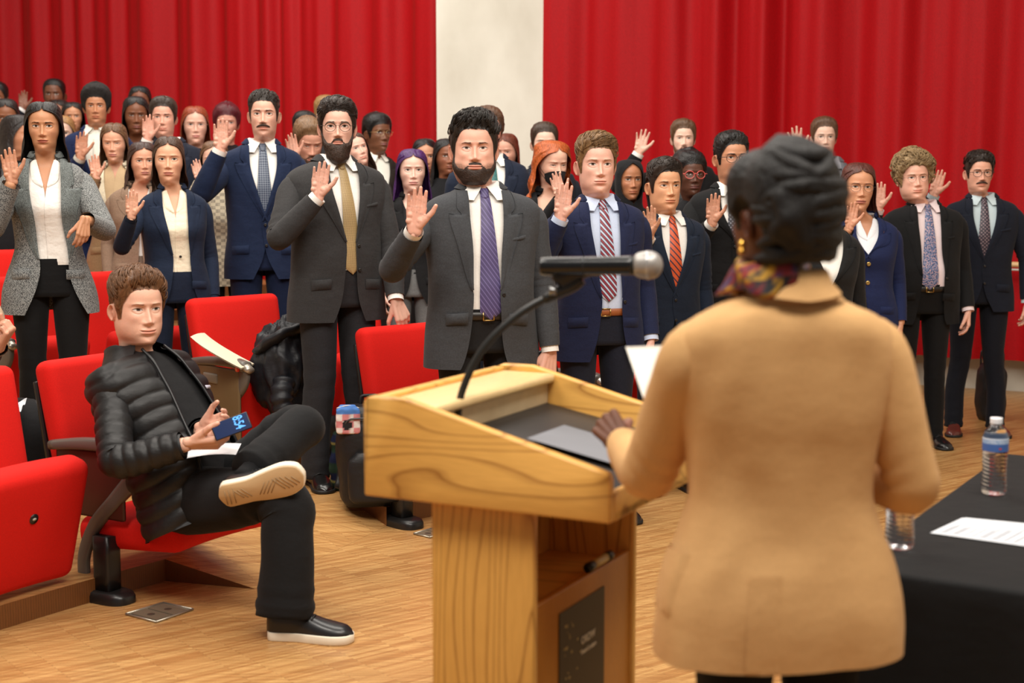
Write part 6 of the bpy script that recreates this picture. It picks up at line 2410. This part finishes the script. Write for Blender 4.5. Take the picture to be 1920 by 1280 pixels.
person('man with black hair cut off by the left edge of the frame', -4, 152, 214, 12.0, yaw=6, face=6, lo=lo, fc=dict(skin=(130, 84, 60)), hair=short((22, 19, 19), top=.020, side=.010), fit=dict(jc=(34, 34, 40)))
person('woman with dark hair at the left edge in front of the cropped-hair man', 13, 183, 254, 9.8, yaw=10, sex='f', face=18, pitch=6, lo=lo, fc=dict(skin=(142, 92, 66), nosew=1.15, eye=.5), hair=lng((28, 23, 22), bottom=-.25), fit=dict(kind='coat', jc=(40, 38, 42)))
person('person with straight black hair turned sideways, left of the tweed-coat woman', 32, 213, 290, 8.8, yaw=40, sex='f', face=74, lo=lo, bx=24, fc=dict(skin=(190, 134, 104)), hair=lng((34, 27, 26), bottom=-.30, vol=1.02), fit=dict(kind='coat', jc=(24, 24, 28)))
person('fair-haired person in glasses mostly hidden behind the tweed-coat woman', 119, 214, 284, 9.9, yaw=10, sex='f', face=10, lo=lo, fc=dict(skin=FAIR), hair=lng((150, 112, 70), bottom=-.2), specs=dict(size=.024, wire=.0012, c=(80, 60, 60)), fit=dict(kind='coat', jc=(72, 70, 72)))

# ================================================================== SPEAKER (seen from behind)
MTAN = m_cloth((216, 170, 114), 'camel')


def speaker_extra(c):
    root, K, T, f, hM = c['root'], c['K'], c['T'], c['f'], c['hM']
    # gathered updo: cap plus rolled twists
    hm = m_hair((20, 17, 16), .6)
    st = dict(top=.030, side=.020, back=.028, amp=.002, lump=.003, lf=30, front=.060, nape=-.070, burn=-.02, seed=4)
    P = hair_cap(f, st, False)
    h = MB().grid(hM(P), True, cap1=True).build('hair', hm, root, M=K)
    rs_ = np.random.RandomState(6)
    for i in range(13):
        y0, z0 = .055 + .02 * math.sin(i), -.055 + i * .0125
        sgn = 1 if i % 2 else -1
        pts = []
        for q in np.linspace(-1, 1, 9):
            a = PI + q * (.98 + .12 * math.sin(i * 2.1))
            z = z0 + .022 * q * sgn + .010 * math.sin(q * 3 + i)
            p = head_surf(np.array(a), np.array(min(z, .105)), f, np.array(.032 + .014 * math.cos(q * 1.5) + .006 * rs_.rand()))
            pts.append(p)
        mb = tube(pts, [.006] + [.015, .019, .020, .021, .020, .019, .015] + [.006], n=12, m=44, ref=(0, 0, 1), wr=lambda s, g, G: 1 + .06 * np.sin(g * 5 + s * 30))
        V, Q, Tt, _, _ = mb.arrays()
        MB().add(hM(V), Q, Tt).build('twist_of_hair', hm, h, M=K)
    # bun
    e = np.linspace(0, 2 * PI, 40, endpoint=False)
    t = np.linspace(.05, PI - .05, 26)[:, None]
    rr_ = 1 + .05 * np.sin(e * 3 + t * 7) + .04 * np.sin(e * 5 - t * 5)
    G = np.stack([.020 + .078 * rr_ * np.sin(t) * np.cos(e), .118 + .045 * rr_ * np.sin(t) * np.sin(e), .012 + .085 * np.cos(t) * rr_], -1)
    MB().grid(hM(G), True).build('bun', hm, h, M=K)
    ep = hM(np.array([[.078, .004, -.052]]))[0]
    mb = MB()
    for q in (0, 1):
        tube([ep + (.004, 0, .010 - q * .014), ep + (.004, 0, .000 - q * .014), ep + (.004, 0, -.010 - q * .010)], [.003, .0085, .003], n=12, m=9, ref=(1, 0, 0), mb=mb)
    mb.build('earring', m_plain((226, 176, 80), .25, 1.0), root, M=K)
    # scarf: a thick ring of folds
    a = np.linspace(0, 2 * PI, 90, endpoint=False)
    rows, cols = [], []
    pal = [lin((32, 36, 60)), lin((150, 32, 34)), lin((200, 150, 36)), lin((26, 26, 32)), lin((120, 30, 36)), lin((60, 50, 90))]
    for i, q in enumerate(np.linspace(0, 2 * PI, 17)):
        bk = sst(a, 2.75, 3.35) * (1 - sst(a, 4.9, 5.5))
        zz = 1.532 + .034 * math.sin(q) + .006 * np.sin(a * 5 + q) - .020 * sst(np.cos(a), 0, 1)
        oo = .022 + .022 * math.cos(q) + .005 * np.sin(a * 7 + 2 * q) + .026 * sst(np.sin(a), .3, 1)
        rows.append(T.pt(a, zz * (1 - bk) + (1.535 + .016 * math.sin(q)) * bk, oo * (1 - bk) + (.004 + .005 * math.cos(q)) * bk))
        n_ = fbm(np.stack([a * 3, 0 * a + q * 1.1, 0 * a], -1), 1.0, 21)
        n2 = fbm(np.stack([a * 5, 0 * a + q * 1.4, 0 * a + 4], -1), 1.0, 22)
        ix = (np.floor((n_ + 1) * 2.2) + np.floor((n2 + 1) * 1.6)).astype(int) % 6
        cols.append(np.array(pal)[ix])
    MB().grid(np.array(rows), True, col=np.array(cols)).build('scarf', m_vcol(.6, 'printed_silk'), root, M=K)
    # standing collar, back seam, vent and patch pocket
    collar_mb(T, .024, a0=1.25, top=1.552, bot=1.486, R=60, aL=2.25).build('collar', MTAN, root.children[[o.name.split('.')[0] for o in root.children].index('jacket')], M=K)
    jk = [o for o in root.children if o.name.startswith('jacket')][0]
    z_ = np.linspace(.765, 1.47, 40)[:, None]
    a_ = PI + np.array([-.020, -.014, 0, .014, .020])[None]
    G = T.pt(a_ + 0 * z_, z_ + 0 * a_, .016 + np.array([-.004, .0035, .0045, .0035, -.004])[None] + 0 * z_)
    z2 = np.linspace(.762, .955, 12)[:, None]
    u = np.linspace(0, 1, 8)[None]
    G2 = T.pt(PI - .42 + .30 * u + 0 * z2, z2 + 0 * u, .016 + .0135 * sst(1.05 - z2, 0, .3) + np.where(u > .93, -.003, .008) + 0 * z2)
    MB().grid(G2).build('vent', MTAN, jk, M=K)
    for sd in (1,):
        z3 = np.linspace(.835, .985, 8)[:, None]
        u = np.linspace(0, 1, 8)[None]
        ed = (u < .01) | (u > .99) | (z3 < .836)
        G3 = T.pt(1.32 + .62 * u + 0 * z3, z3 + 0 * u, .016 + .0125 * sst(1.05 - z3, 0, .3) + np.where(ed, -.003, .008))
        MB().grid(G3).build('pocket', MTAN, jk, M=K)


person('speaker seen from behind in a tan blazer with a dark updo and gold earring', 1458, 290, 515, 2.58, yaw=190, sex='f', bx=1474, face=207, hsz=1.0,
       fc=dict(skin=(112, 70, 50), w=1.0), hair=dict(t='none', c=(26, 22, 21), ears=True), wide=1.25, deep=1.12, belly=.012,
       left=('px', 1168, 832, -.36, dict(hand='fist', z=(.25, -.75, .40), palmv=(-.65, -.2, -.75), pole=(.20, .10, -1), end=.03, size=1.0, len=1.14)),
       right=('px', 1545, 850, -.24, dict(hand='grip', z=(.75, -.3, .5), palmv=(.3, .9, 0), pole=(-.42, .40, -1), end=.03, len=1.08)),
       fit=dict(kind='blazer', jmat=MTAN, lmat=MTAN, cuff=MTAN, gap=(.02, .02), zb=1.10, hem=.757, flare=.020, sc=(60, 30, 34), scollar=False, tc=(16, 16, 18), rs=1.22, wrk=.006, buttons=[], joff=.016),
       extra=speaker_extra)
# card held in front of her
q = [at(1173, 650, 2.93), at(1460, 640, 2.93), at(1500, 850, 2.86), at(1206, 745, 2.86)]
ctr_ = sum(q) / 4
cd = thing('paper_card', 'white card held up in front of the speaker, seen past her shoulder', 'paper', tuple(ctr_))
V = np.array([p_ - ctr_ for p_ in q])
MB().add(np.r_[V, V + (0, .002, 0)], [[0, 1, 2, 3], [7, 6, 5, 4], [0, 1, 5, 4], [1, 2, 6, 5], [2, 3, 7, 6], [3, 0, 4, 7]]).build('card', m_plain((240, 238, 230), .6), cd, smooth=False)

# ================================================================== SEATED MAN
SR, SY = (-1.15, 5.19), 66


def seated_extra(c):
    root, K, f = c['root'], c['K'], c['f']
    tm = m_cloth((22, 22, 24), 'trouser')
    # legs
    rh, rk, ra = np.array([-.085, .0, .390]), np.array([-.17, -.500, .465]), np.array([-.245, -.560, .075])
    lh, lk, la = np.array([.085, .0, .395]), np.array([.150, -.385, .650]), np.array([-.235, -.375, .525])
    mb = MB()
    wr = lambda s, g, G: 1 + .035 * fbm(G, 11, 5) + .05 * gs(s - .5, .10) * np.sin(s * 80 + np.sin(g)) + .04 * gs(s - .95, .06) * np.sin(s * 100)
    tube([rh + (0, .10, .0), rh, rh * .5 + rk * .5 + (0, 0, .0), rk + (0, .06, .004), rk + (0, -.012, -.04), rk * .72 + ra * .28 + (0, -.012, 0), rk * .3 + ra * .7, ra + (0, .015, .0)],
         [(.12, .12), (.125, .115), (.112, .104), (.094, .092), (.094, .092), (.092, .084), (.098, .086), (.106, .090)], n=26, m=60, ref=(0, 0, 1), wr=wr, mb=mb)
    tube([lh + (0, .10, 0), lh, lh * .5 + lk * .5, lk + (.0, .06, -.01), lk + (-.015, -.005, .0), lk * .65 + la * .35, la * .85 + lk * .15],
         [(.10, .10), (.105, .10), (.090, .086), (.080, .078), (.080, .080), (.078, .078), (.082, .080)], n=26, m=56, ref=(0, 0, 1), wr=wr, mb=mb)
    e = np.linspace(0, 2 * PI, 30, endpoint=False)
    t = np.linspace(.1, PI - .1, 16)[:, None]
    mb.grid(np.stack([.185 * np.sin(t) * np.cos(e), .02 + .135 * np.sin(t) * np.sin(e), .400 + .10 * np.cos(t) + 0 * e], -1), True)
    mb.build('trousers', tm, root, M=K)
    skin = MB()
    tube([la * .8 + lk * .2, la], [.042, .036], n=12, m=4, mb=skin, ref=(0, 0, 1))
    skin.build('sock', m_cloth((20, 20, 22), 'sock'), root, M=K)
    up, so, lc = m_plain((26, 26, 28), .36, coat=.15), m_plain((226, 216, 196), .6), m_plain((18, 18, 18), .6)
    shoe('shoe', up, so, root, trn(-.245, -.570, 0) @ rot('z', 14), K, L=.300, w=.053, h=.080, sole=.030, laces=lc)
    # raised shoe: sole turned to the camera
    z_ = unit([.88, .39, .30])           # sole -> ankle direction
    toe = unit(np.array([.386, -.868, .30]))
    toe = unit(toe - z_ * (toe @ z_))
    x_ = np.cross(-toe, z_)
    Ms = np.eye(4)
    Ms[:3, 0], Ms[:3, 1], Ms[:3, 2] = x_, -toe, z_
    Ms[:3, 3] = la - z_ * .085 + toe * .02
    so2 = m_plain((196, 166, 124), .7)
    s2 = shoe('shoe', up, so, root, Ms, K, L=.300, w=.053, h=.080, sole=.030, laces=lc)
    # gum outsole with moulded tread
    ee = np.linspace(0, 2 * PI, 44, endpoint=False)
    ss = (1 - np.cos(ee)) / 2
    wo = ci(ss, [0, .04, .15, .35, .55, .75, .90, .97, 1], np.array([.10, .62, .80, .78, .95, 1.05, .86, .55, .05]) * .053 * 1.0)
    O = np.stack([.006 * np.sin(ss * PI) + np.sign(np.sin(ee)) * wo, .300 * (.275 - ss * 1.0), 0 * ee], -1)
    osb = MB().grid(np.array([O + (0, 0, .004), O * (.985, .995, 1) - (0, 0, .003), O * (.95, .98, 1) - (0, 0, .0045)]), True, cap1=True)
    os_ = osb.build('outsole', so2, s2, M=K @ Ms)
    tr = MB()
    for i, (yy, an, ln) in enumerate([(.060, 8, .052), (.046, 8, .056), (.030, 8, .056), (.012, -35, .040), (.000, -35, .045), (-.014, -35, .045), (-.070, 38, .050), (-.084, 38, .056), (-.098, 38, .060), (-.112, 38, .062), (-.128, -34, .056), (-.142, -34, .060), (-.156, -34, .058), (-.172, -34, .050), (-.188, -34, .036)]):
        dx, dy = math.cos(math.radians(an)) * ln / 2, math.sin(math.radians(an)) * ln / 2
        tube([(-dx + .006, yy - dy, -.0048), (dx + .006, yy + dy, -.0048)], [(.0018, .0022)] * 2, n=5, m=2, mb=tr)
    tr.build('tread', m_plain((150, 122, 86), .7), os_, M=K @ Ms)['kind'] = 'stuff'


SM = trn(0, .0, .368) @ rot('x', -25) @ trn(0, 0, -.93)
person('seated man in a black puffer jacket, one ankle over his knee, holding a phone', 200, 503, 660, 5.1, yaw=SY, face=36, pitch=2, roll=0,
       seat=dict(root=SR, M=SM, k=.985, hs=1.10, hoff=(0, .0, .010)),
       fc=dict(skin=(232, 182, 158), fat=.75, w=1.03, jaw=1.05, neck=1.12, eye=.85, smile=.35, browc=(120, 84, 56), stub=.08, nosew=1.05, gaze=(.3, 0)),
       hair=short((104, 70, 44), top=.024, quiff=.006, n=1200, comb=(.45, .75, .6), mess=.16, len=.065, lift=.004, tip=.006, lock=.0012, side=.009, T=.022, nape=-.075, burn=-.028),
       right=('px', 352, 832, .30, dict(hand='grip', z=(.35, -.93, .04), palmv=(.45, .25, .85), pole=(-.6, .6, -.65), size=1.05)),
       left=('px', 376, 806, .12, dict(hand='grip', z=(.10, -.95, .30), palmv=(-.85, -.25, .35), pole=(.8, .3, -.8), size=1.0)),
       fit=dict(kind='puffer', jc=(22, 21, 22), jk='nylon', xl=[(.80, .15), (1.0, .13), (1.2, .105), (1.40, .080), (1.50, .060)], shirt=True, sc=(20, 20, 22), sk='tee', scollar=False, sbot=.88, hem=.85),
       legs=False, wide=1.17, belly=.05, deep=1.10, extra=seated_extra)
RL = np.array(Matrix.Translation((SR[0], SR[1], 0)) @ Matrix.Rotation(math.radians(SY), 4, 'Z')) @ scl(.985)
# phone
pc_ = at(434, 799, 4.76)
ph = thing('smartphone', 'smartphone with a lit clock screen held by the seated man', 'phone', tuple(pc_))
nz = unit(np.array([.10, -.90, .42]))
uy = unit(np.array([.91, .05, .40]))         # the phone's top points right and a little up; the clock reads downwards
uy = unit(uy - nz * (uy @ nz))
ux = np.cross(uy, nz)
PM = np.eye(4)
PM[:3, 0], PM[:3, 1], PM[:3, 2] = ux, uy, nz
bm_ = bmesh.new()
MB().box((-.030, -.064, -.004), (.030, .064, .004), PM, .0035).build('case', m_plain((20, 21, 24), .3), ph)
ms, nt_, b_ = nmat('phone_screen')
b_.inputs['Base Color'].default_value = rgba((14, 20, 40))
b_.inputs['Emission Color'].default_value = rgba((40, 70, 130))
b_.inputs['Emission Strength'].default_value = .35
b_.inputs['Roughness'].default_value = .15
MB().box((-.0275, -.0605, .0038), (.0275, .0605, .0044), PM, .0).build('screen', ms, ph, smooth=False)
md_, nt_, b_ = nmat('clock_digits')
b_.inputs['Base Color'].default_value = rgba((60, 140, 230))
b_.inputs['Emission Color'].default_value = rgba((90, 170, 250))
b_.inputs['Emission Strength'].default_value = .9
tx = text_mesh('8:54', .034, 'clock', md_, ph, PM @ trn(-.0265, .012, .0048) @ np.diag([.78, 1.35, 1, 1.]), bold=True)
# folded sheet under his hands
sp_ = at(398, 846, 4.90)
st_ = thing('paper_sheet', 'white sheet lying on the thigh of the seated man under his hands', 'paper', tuple(sp_))
u = np.linspace(-1, 1, 9)[None]
v = np.linspace(-1, 1, 5)[:, None]
MB().grid(np.stack([.095 * u + 0 * v, -.02 * u + .05 * v, .012 * u + .008 * (1 - u**2) + .01 * v], -1)).build('sheet', m_plain((214, 212, 214), .6), st_)

# ================================================================== PERSON CUT OFF AT THE LEFT EDGE
P2R, P2Y = (at(-78, 640, 6.0)[0], 6.0), 40


def part_extra(c):
    root, K = c['root'], c['K']
    mb = MB()
    for sd in (-1, 1):
        h_, k_, a_ = np.array([sd * .09, 0, .50]), np.array([sd * .13, -.44, .56]), np.array([sd * .13, -.46, .16])
        tube([h_ + (0, .1, 0), h_, (h_ + k_) / 2, k_ + (0, .05, 0), k_ + (0, 0, -.05), (k_ + a_) / 2, a_], [.10, .10, .085, .075, .074, .066, .066], n=14, m=28, ref=(0, 0, 1), mb=mb)
        shoe('shoe', m_plain((30, 30, 34), .6), m_plain((226, 222, 214), .6), root, trn(sd * .13, -.46, .09), K, lo=True, sole=.026, laces=None)
    mb.build('trousers', m_cloth((22, 22, 25), 'trouser'), root, M=K)


person('seated person cut off by the left edge, tan sleeves and hands showing', -85, 470, 600, 6.0, yaw=P2Y, face=45, sex='f', lo=True, legs=False,
       seat=dict(root=P2R, M=trn(0, 0, .50) @ rot('x', -8) @ trn(0, 0, -.93), k=1.0, hs=1.0),
       fc=dict(skin=(216, 160, 130)), hair=lng((50, 38, 30), bottom=-.2),
       left=('px', 0, 664, .42, dict(hand='fist', z=(.35, -.45, .8), palmv=(-.7, .6, .2), pole=(.6, .2, -1), size=1.0)), right=('px', 6, 790, .55, dict(hand='grip', z=(.7, -.5, .1), palmv=(0, -.2, -1), pole=(-.6, .6, -.6), size=1.05)),
       fit=dict(kind='coat', jc=(176, 148, 120)), extra=part_extra)
tp_ = at(24, 764, 5.40)
tt = thing('paper_tissue', 'crumpled white paper in the hand of the person at the left edge', 'paper', tuple(tp_))
u = np.linspace(-1, 1, 12)[None]
v = np.linspace(-1, 1, 8)[:, None]
G = np.stack([.045 * u + .006 * v, .01 * np.sin(u * 4) + .02 * v, .018 * v + .012 * u + .006 * np.sin(v * 5 + u * 3)], -1)
MB().grid(G).build('sheet', m_plain((226, 232, 240), .6), tt)

# ================================================================== BAGS, COATS, LOOSE THINGS


def soft_box(w, d, h, seed, amp=.012, nz=16, na=36, sq=3.6, topround=.25, fr=12):
    a = np.linspace(0, 2 * PI, na, endpoint=False)[None]
    t = np.linspace(0, 1, nz)[:, None]
    ca, sa = np.cos(a), np.sin(a)
    cx, cy = np.sign(ca) * np.abs(ca) ** (2 / sq), np.sign(sa) * np.abs(sa) ** (2 / sq)
    sc_ = (.92 + .10 * np.sin(t * PI)) * (1 - topround * sst(t, .78, 1.0) ** 2) * (1 - .12 * (1 - sst(t, 0, .05)))
    P = np.stack([w / 2 * cx * sc_, d / 2 * cy * sc_, h * t + 0 * a], -1)
    n_ = np.stack([cx, cy, 0 * cx], -1) + 0 * P
    return P + n_ * (amp * fbm(P, fr, seed) + amp * .6 * fbm(P, fr * 2.6, seed + 1))[..., None]


MBAG = m_cloth((24, 24, 26), 'nylon')
p = on_floor(694, 952, .085)
bp = thing('backpack', 'black backpack standing on the step beside the shoes of the bearded man', 'bag', tuple(p + (0, .10, 0)), .25)
b0 = MB().grid(soft_box(.30, .20, .44, 3, .006), True, cap0=True, cap1=True).build('main_compartment', MBAG, bp)
G = soft_box(.25, .09, .22, 5, .004)
MB().grid(G + (0, -.105, .03), True, cap0=True, cap1=True).build('front_pocket', MBAG, bp)
for sx in (-1, 1):
    tube([(sx * .09, .10, .41), (sx * .10, .14, .30), (sx * .11, .13, .12), (sx * .13, .10, .05)], [(.006, .028)] * 4, n=8, m=14, ref=(0, 1, 0)).build('strap', MBAG, bp)
tube([(-.04, .06, .425), (-.03, .06, .475), (.03, .06, .475), (.04, .06, .425)], [.008] * 4, n=8, m=12).build('handle', MBAG, bp)
tube([(-.15, -.06, .33), (-.10, -.105, .40), (.10, -.105, .40), (.15, -.06, .33)], [.004] * 4, n=6, m=20).build('zip', m_plain((60, 60, 62), .4), bp)
p = at(653, 812, 6.20)
pu = thing('pouch', 'small patchwork pouch in blue, pink and white on top of the backpack', 'pouch', tuple(p), .1)
G = soft_box(.105, .05, .125, 8, .004, nz=26, na=60, topround=.35, fr=26)
X, Z = G[..., 0], G[..., 2]
col = np.ones(G.shape) * lin((222, 214, 208))
chk = ((np.floor(X / .026) + np.floor(Z / .030)) % 2) > 0
col[chk] = lin((206, 130, 132))
col[Z > .085] = lin((70, 120, 190))
col[np.hypot(X + .004, (Z - .040) * .9) < .022] = lin((24, 24, 28))
MB().grid(G, True, col=col, cap0=True, cap1=True).build('pouch_body', m_vcol(.7, 'patchwork'), pu)
tube([(-.048, -.006, .112), (0, -.012, .124), (.048, -.006, .112)], [.003] * 3, n=6, m=14).build('zip', m_plain((210, 200, 190), .5), pu)
p = on_floor(634, 930, .085)
sf = thing('folded_scarf', 'dark green and navy plaid scarf tucked beside the backpack', 'scarf', tuple(p + (0, .14, 0)), .1)
G = soft_box(.10, .10, .27, 12, .010, nz=30, na=40, fr=16)
X, Z = G[..., 0], G[..., 2]
col = np.ones(G.shape) * lin((38, 56, 44))
col[(np.floor(Z / .045) % 2) > 0] = lin((32, 38, 66))
col[(np.floor((X + .5) / .03) % 3) < 1] *= .7
col[np.abs((Z % .09) - .045) < .004] = lin((120, 110, 60))
MB().grid(G, True, col=col, cap0=True, cap1=True).build('scarf_cloth', m_vcol(.9, 'plaid_wool', .1), sf)
# coat thrown on the second-row seat
p = at(532, 690, 6.86)
co = thing('coat', 'black padded coat heaped on the red seat behind the magazine', 'coat', tuple(p))
e = np.linspace(0, 2 * PI, 72, endpoint=False)[None]
t = np.linspace(.03, PI - .03, 52)[:, None]
U = np.stack([np.sin(t) * np.cos(e), np.sin(t) * np.sin(e), np.cos(t) + 0 * e], -1)
n_ = fbm(U, 2.2, 31, sc=(1, 1, .6))
rdg = 1 - np.abs(fbm(U, 3.4, 33, sc=(1.2, 1, .55)))
R_ = 1 + .18 * n_ + .20 * rdg + .10 * (1 - np.abs(fbm(U, 8, 35, sc=(1.3, 1, .5))))
MB().grid(U * R_[..., None] * np.array([.125, .115, .185]) + (0, 0, .005), True).build('coat_body', m_cloth((27, 28, 33), 'nylon'), co)
tube([(.02, -.11, -.04), (.01, -.15, -.12), (.02, -.14, -.20), (.03, -.08, -.27)], [.05, .052, .046, .040], n=16, m=26, wr=lambda s, g, G: 1 + .12 * np.sin(s * 40 + np.sin(g * 2)), ref=(1, 0, 0)).build('sleeve', m_cloth((27, 28, 33), 'nylon'), co)
tube([(-.10, -.06, .09), (-.02, -.11, .155), (.08, -.05, .19), (.14, .03, .14)], [(.022, .05), (.026, .055), (.024, .05), (.02, .04)], n=14, m=26, wr=lambda s, g, G: 1 + .10 * np.sin(s * 30 + g), ref=(0, 0, 1)).build('hood', m_cloth((27, 28, 33), 'nylon'), co)
# magazine curling off the arm rest
p0, p1 = at(357, 642, 6.62), at(452, 690, 6.60)
mg_ = thing('magazine', 'cream magazine curling off the arm of the second-row seat', 'magazine', tuple(p1))
d_ = p0 - p1
w_ = np.array([.03, .17, .0])
for k_ in range(4):
    u = np.linspace(0, 1, 14)[:, None]
    v = np.linspace(0, 1, 5)[None]
    bow = .016 * np.sin(u * PI * .9) - .045 * u * (1 - u) * 1.2 + .022 * u**4
    G = (d_ * (u[..., None] * (1 - .02 * k_)) + w_ * v[..., None]) + np.array([0, 0, 1.]) * (bow - .0022 * k_ + .006 * np.sin(v * PI) * u)[..., None]
    MB().grid(G).build('page', m_plain([(226, 212, 188), (214, 200, 172), (206, 190, 160), (196, 180, 150)][k_], .5), mg_)
# tall bag behind the rightmost man
p = on_floor(1866, 792)
bg = thing('tall_bag', 'tall black bag standing on the floor behind the rightmost man', 'bag', tuple(p + (0, .1, 0)), .2)
MB().grid(soft_box(.17, .15, .36, 41, .008), True, cap0=True, cap1=True).build('bag_body', MBAG, bg)
for y in (-.05, .05):
    tube([(-.05, y, .34), (-.04, y, .44), (.04, y, .44), (.05, y, .34)], [.006] * 4, n=6, m=14).build('handle', MBAG, bg)
# black folder on the half-hidden seat
p = at(1022, 690, 6.55)
fo_ = thing('folder', 'black folder leaning on the red seat behind the stocky grey-suit man', 'folder', tuple(p), .5)
MB().box((-.06, -.012, -.12), (.06, .012, .085), rot('y', -12), .004).build('cover', m_plain((22, 23, 26), .45), fo_)
tube([(-.04, -.014, .02), (.05, -.014, -.05)], [.003, .003], n=6, m=3).build('elastic', m_plain((70, 74, 84), .4), fo_)
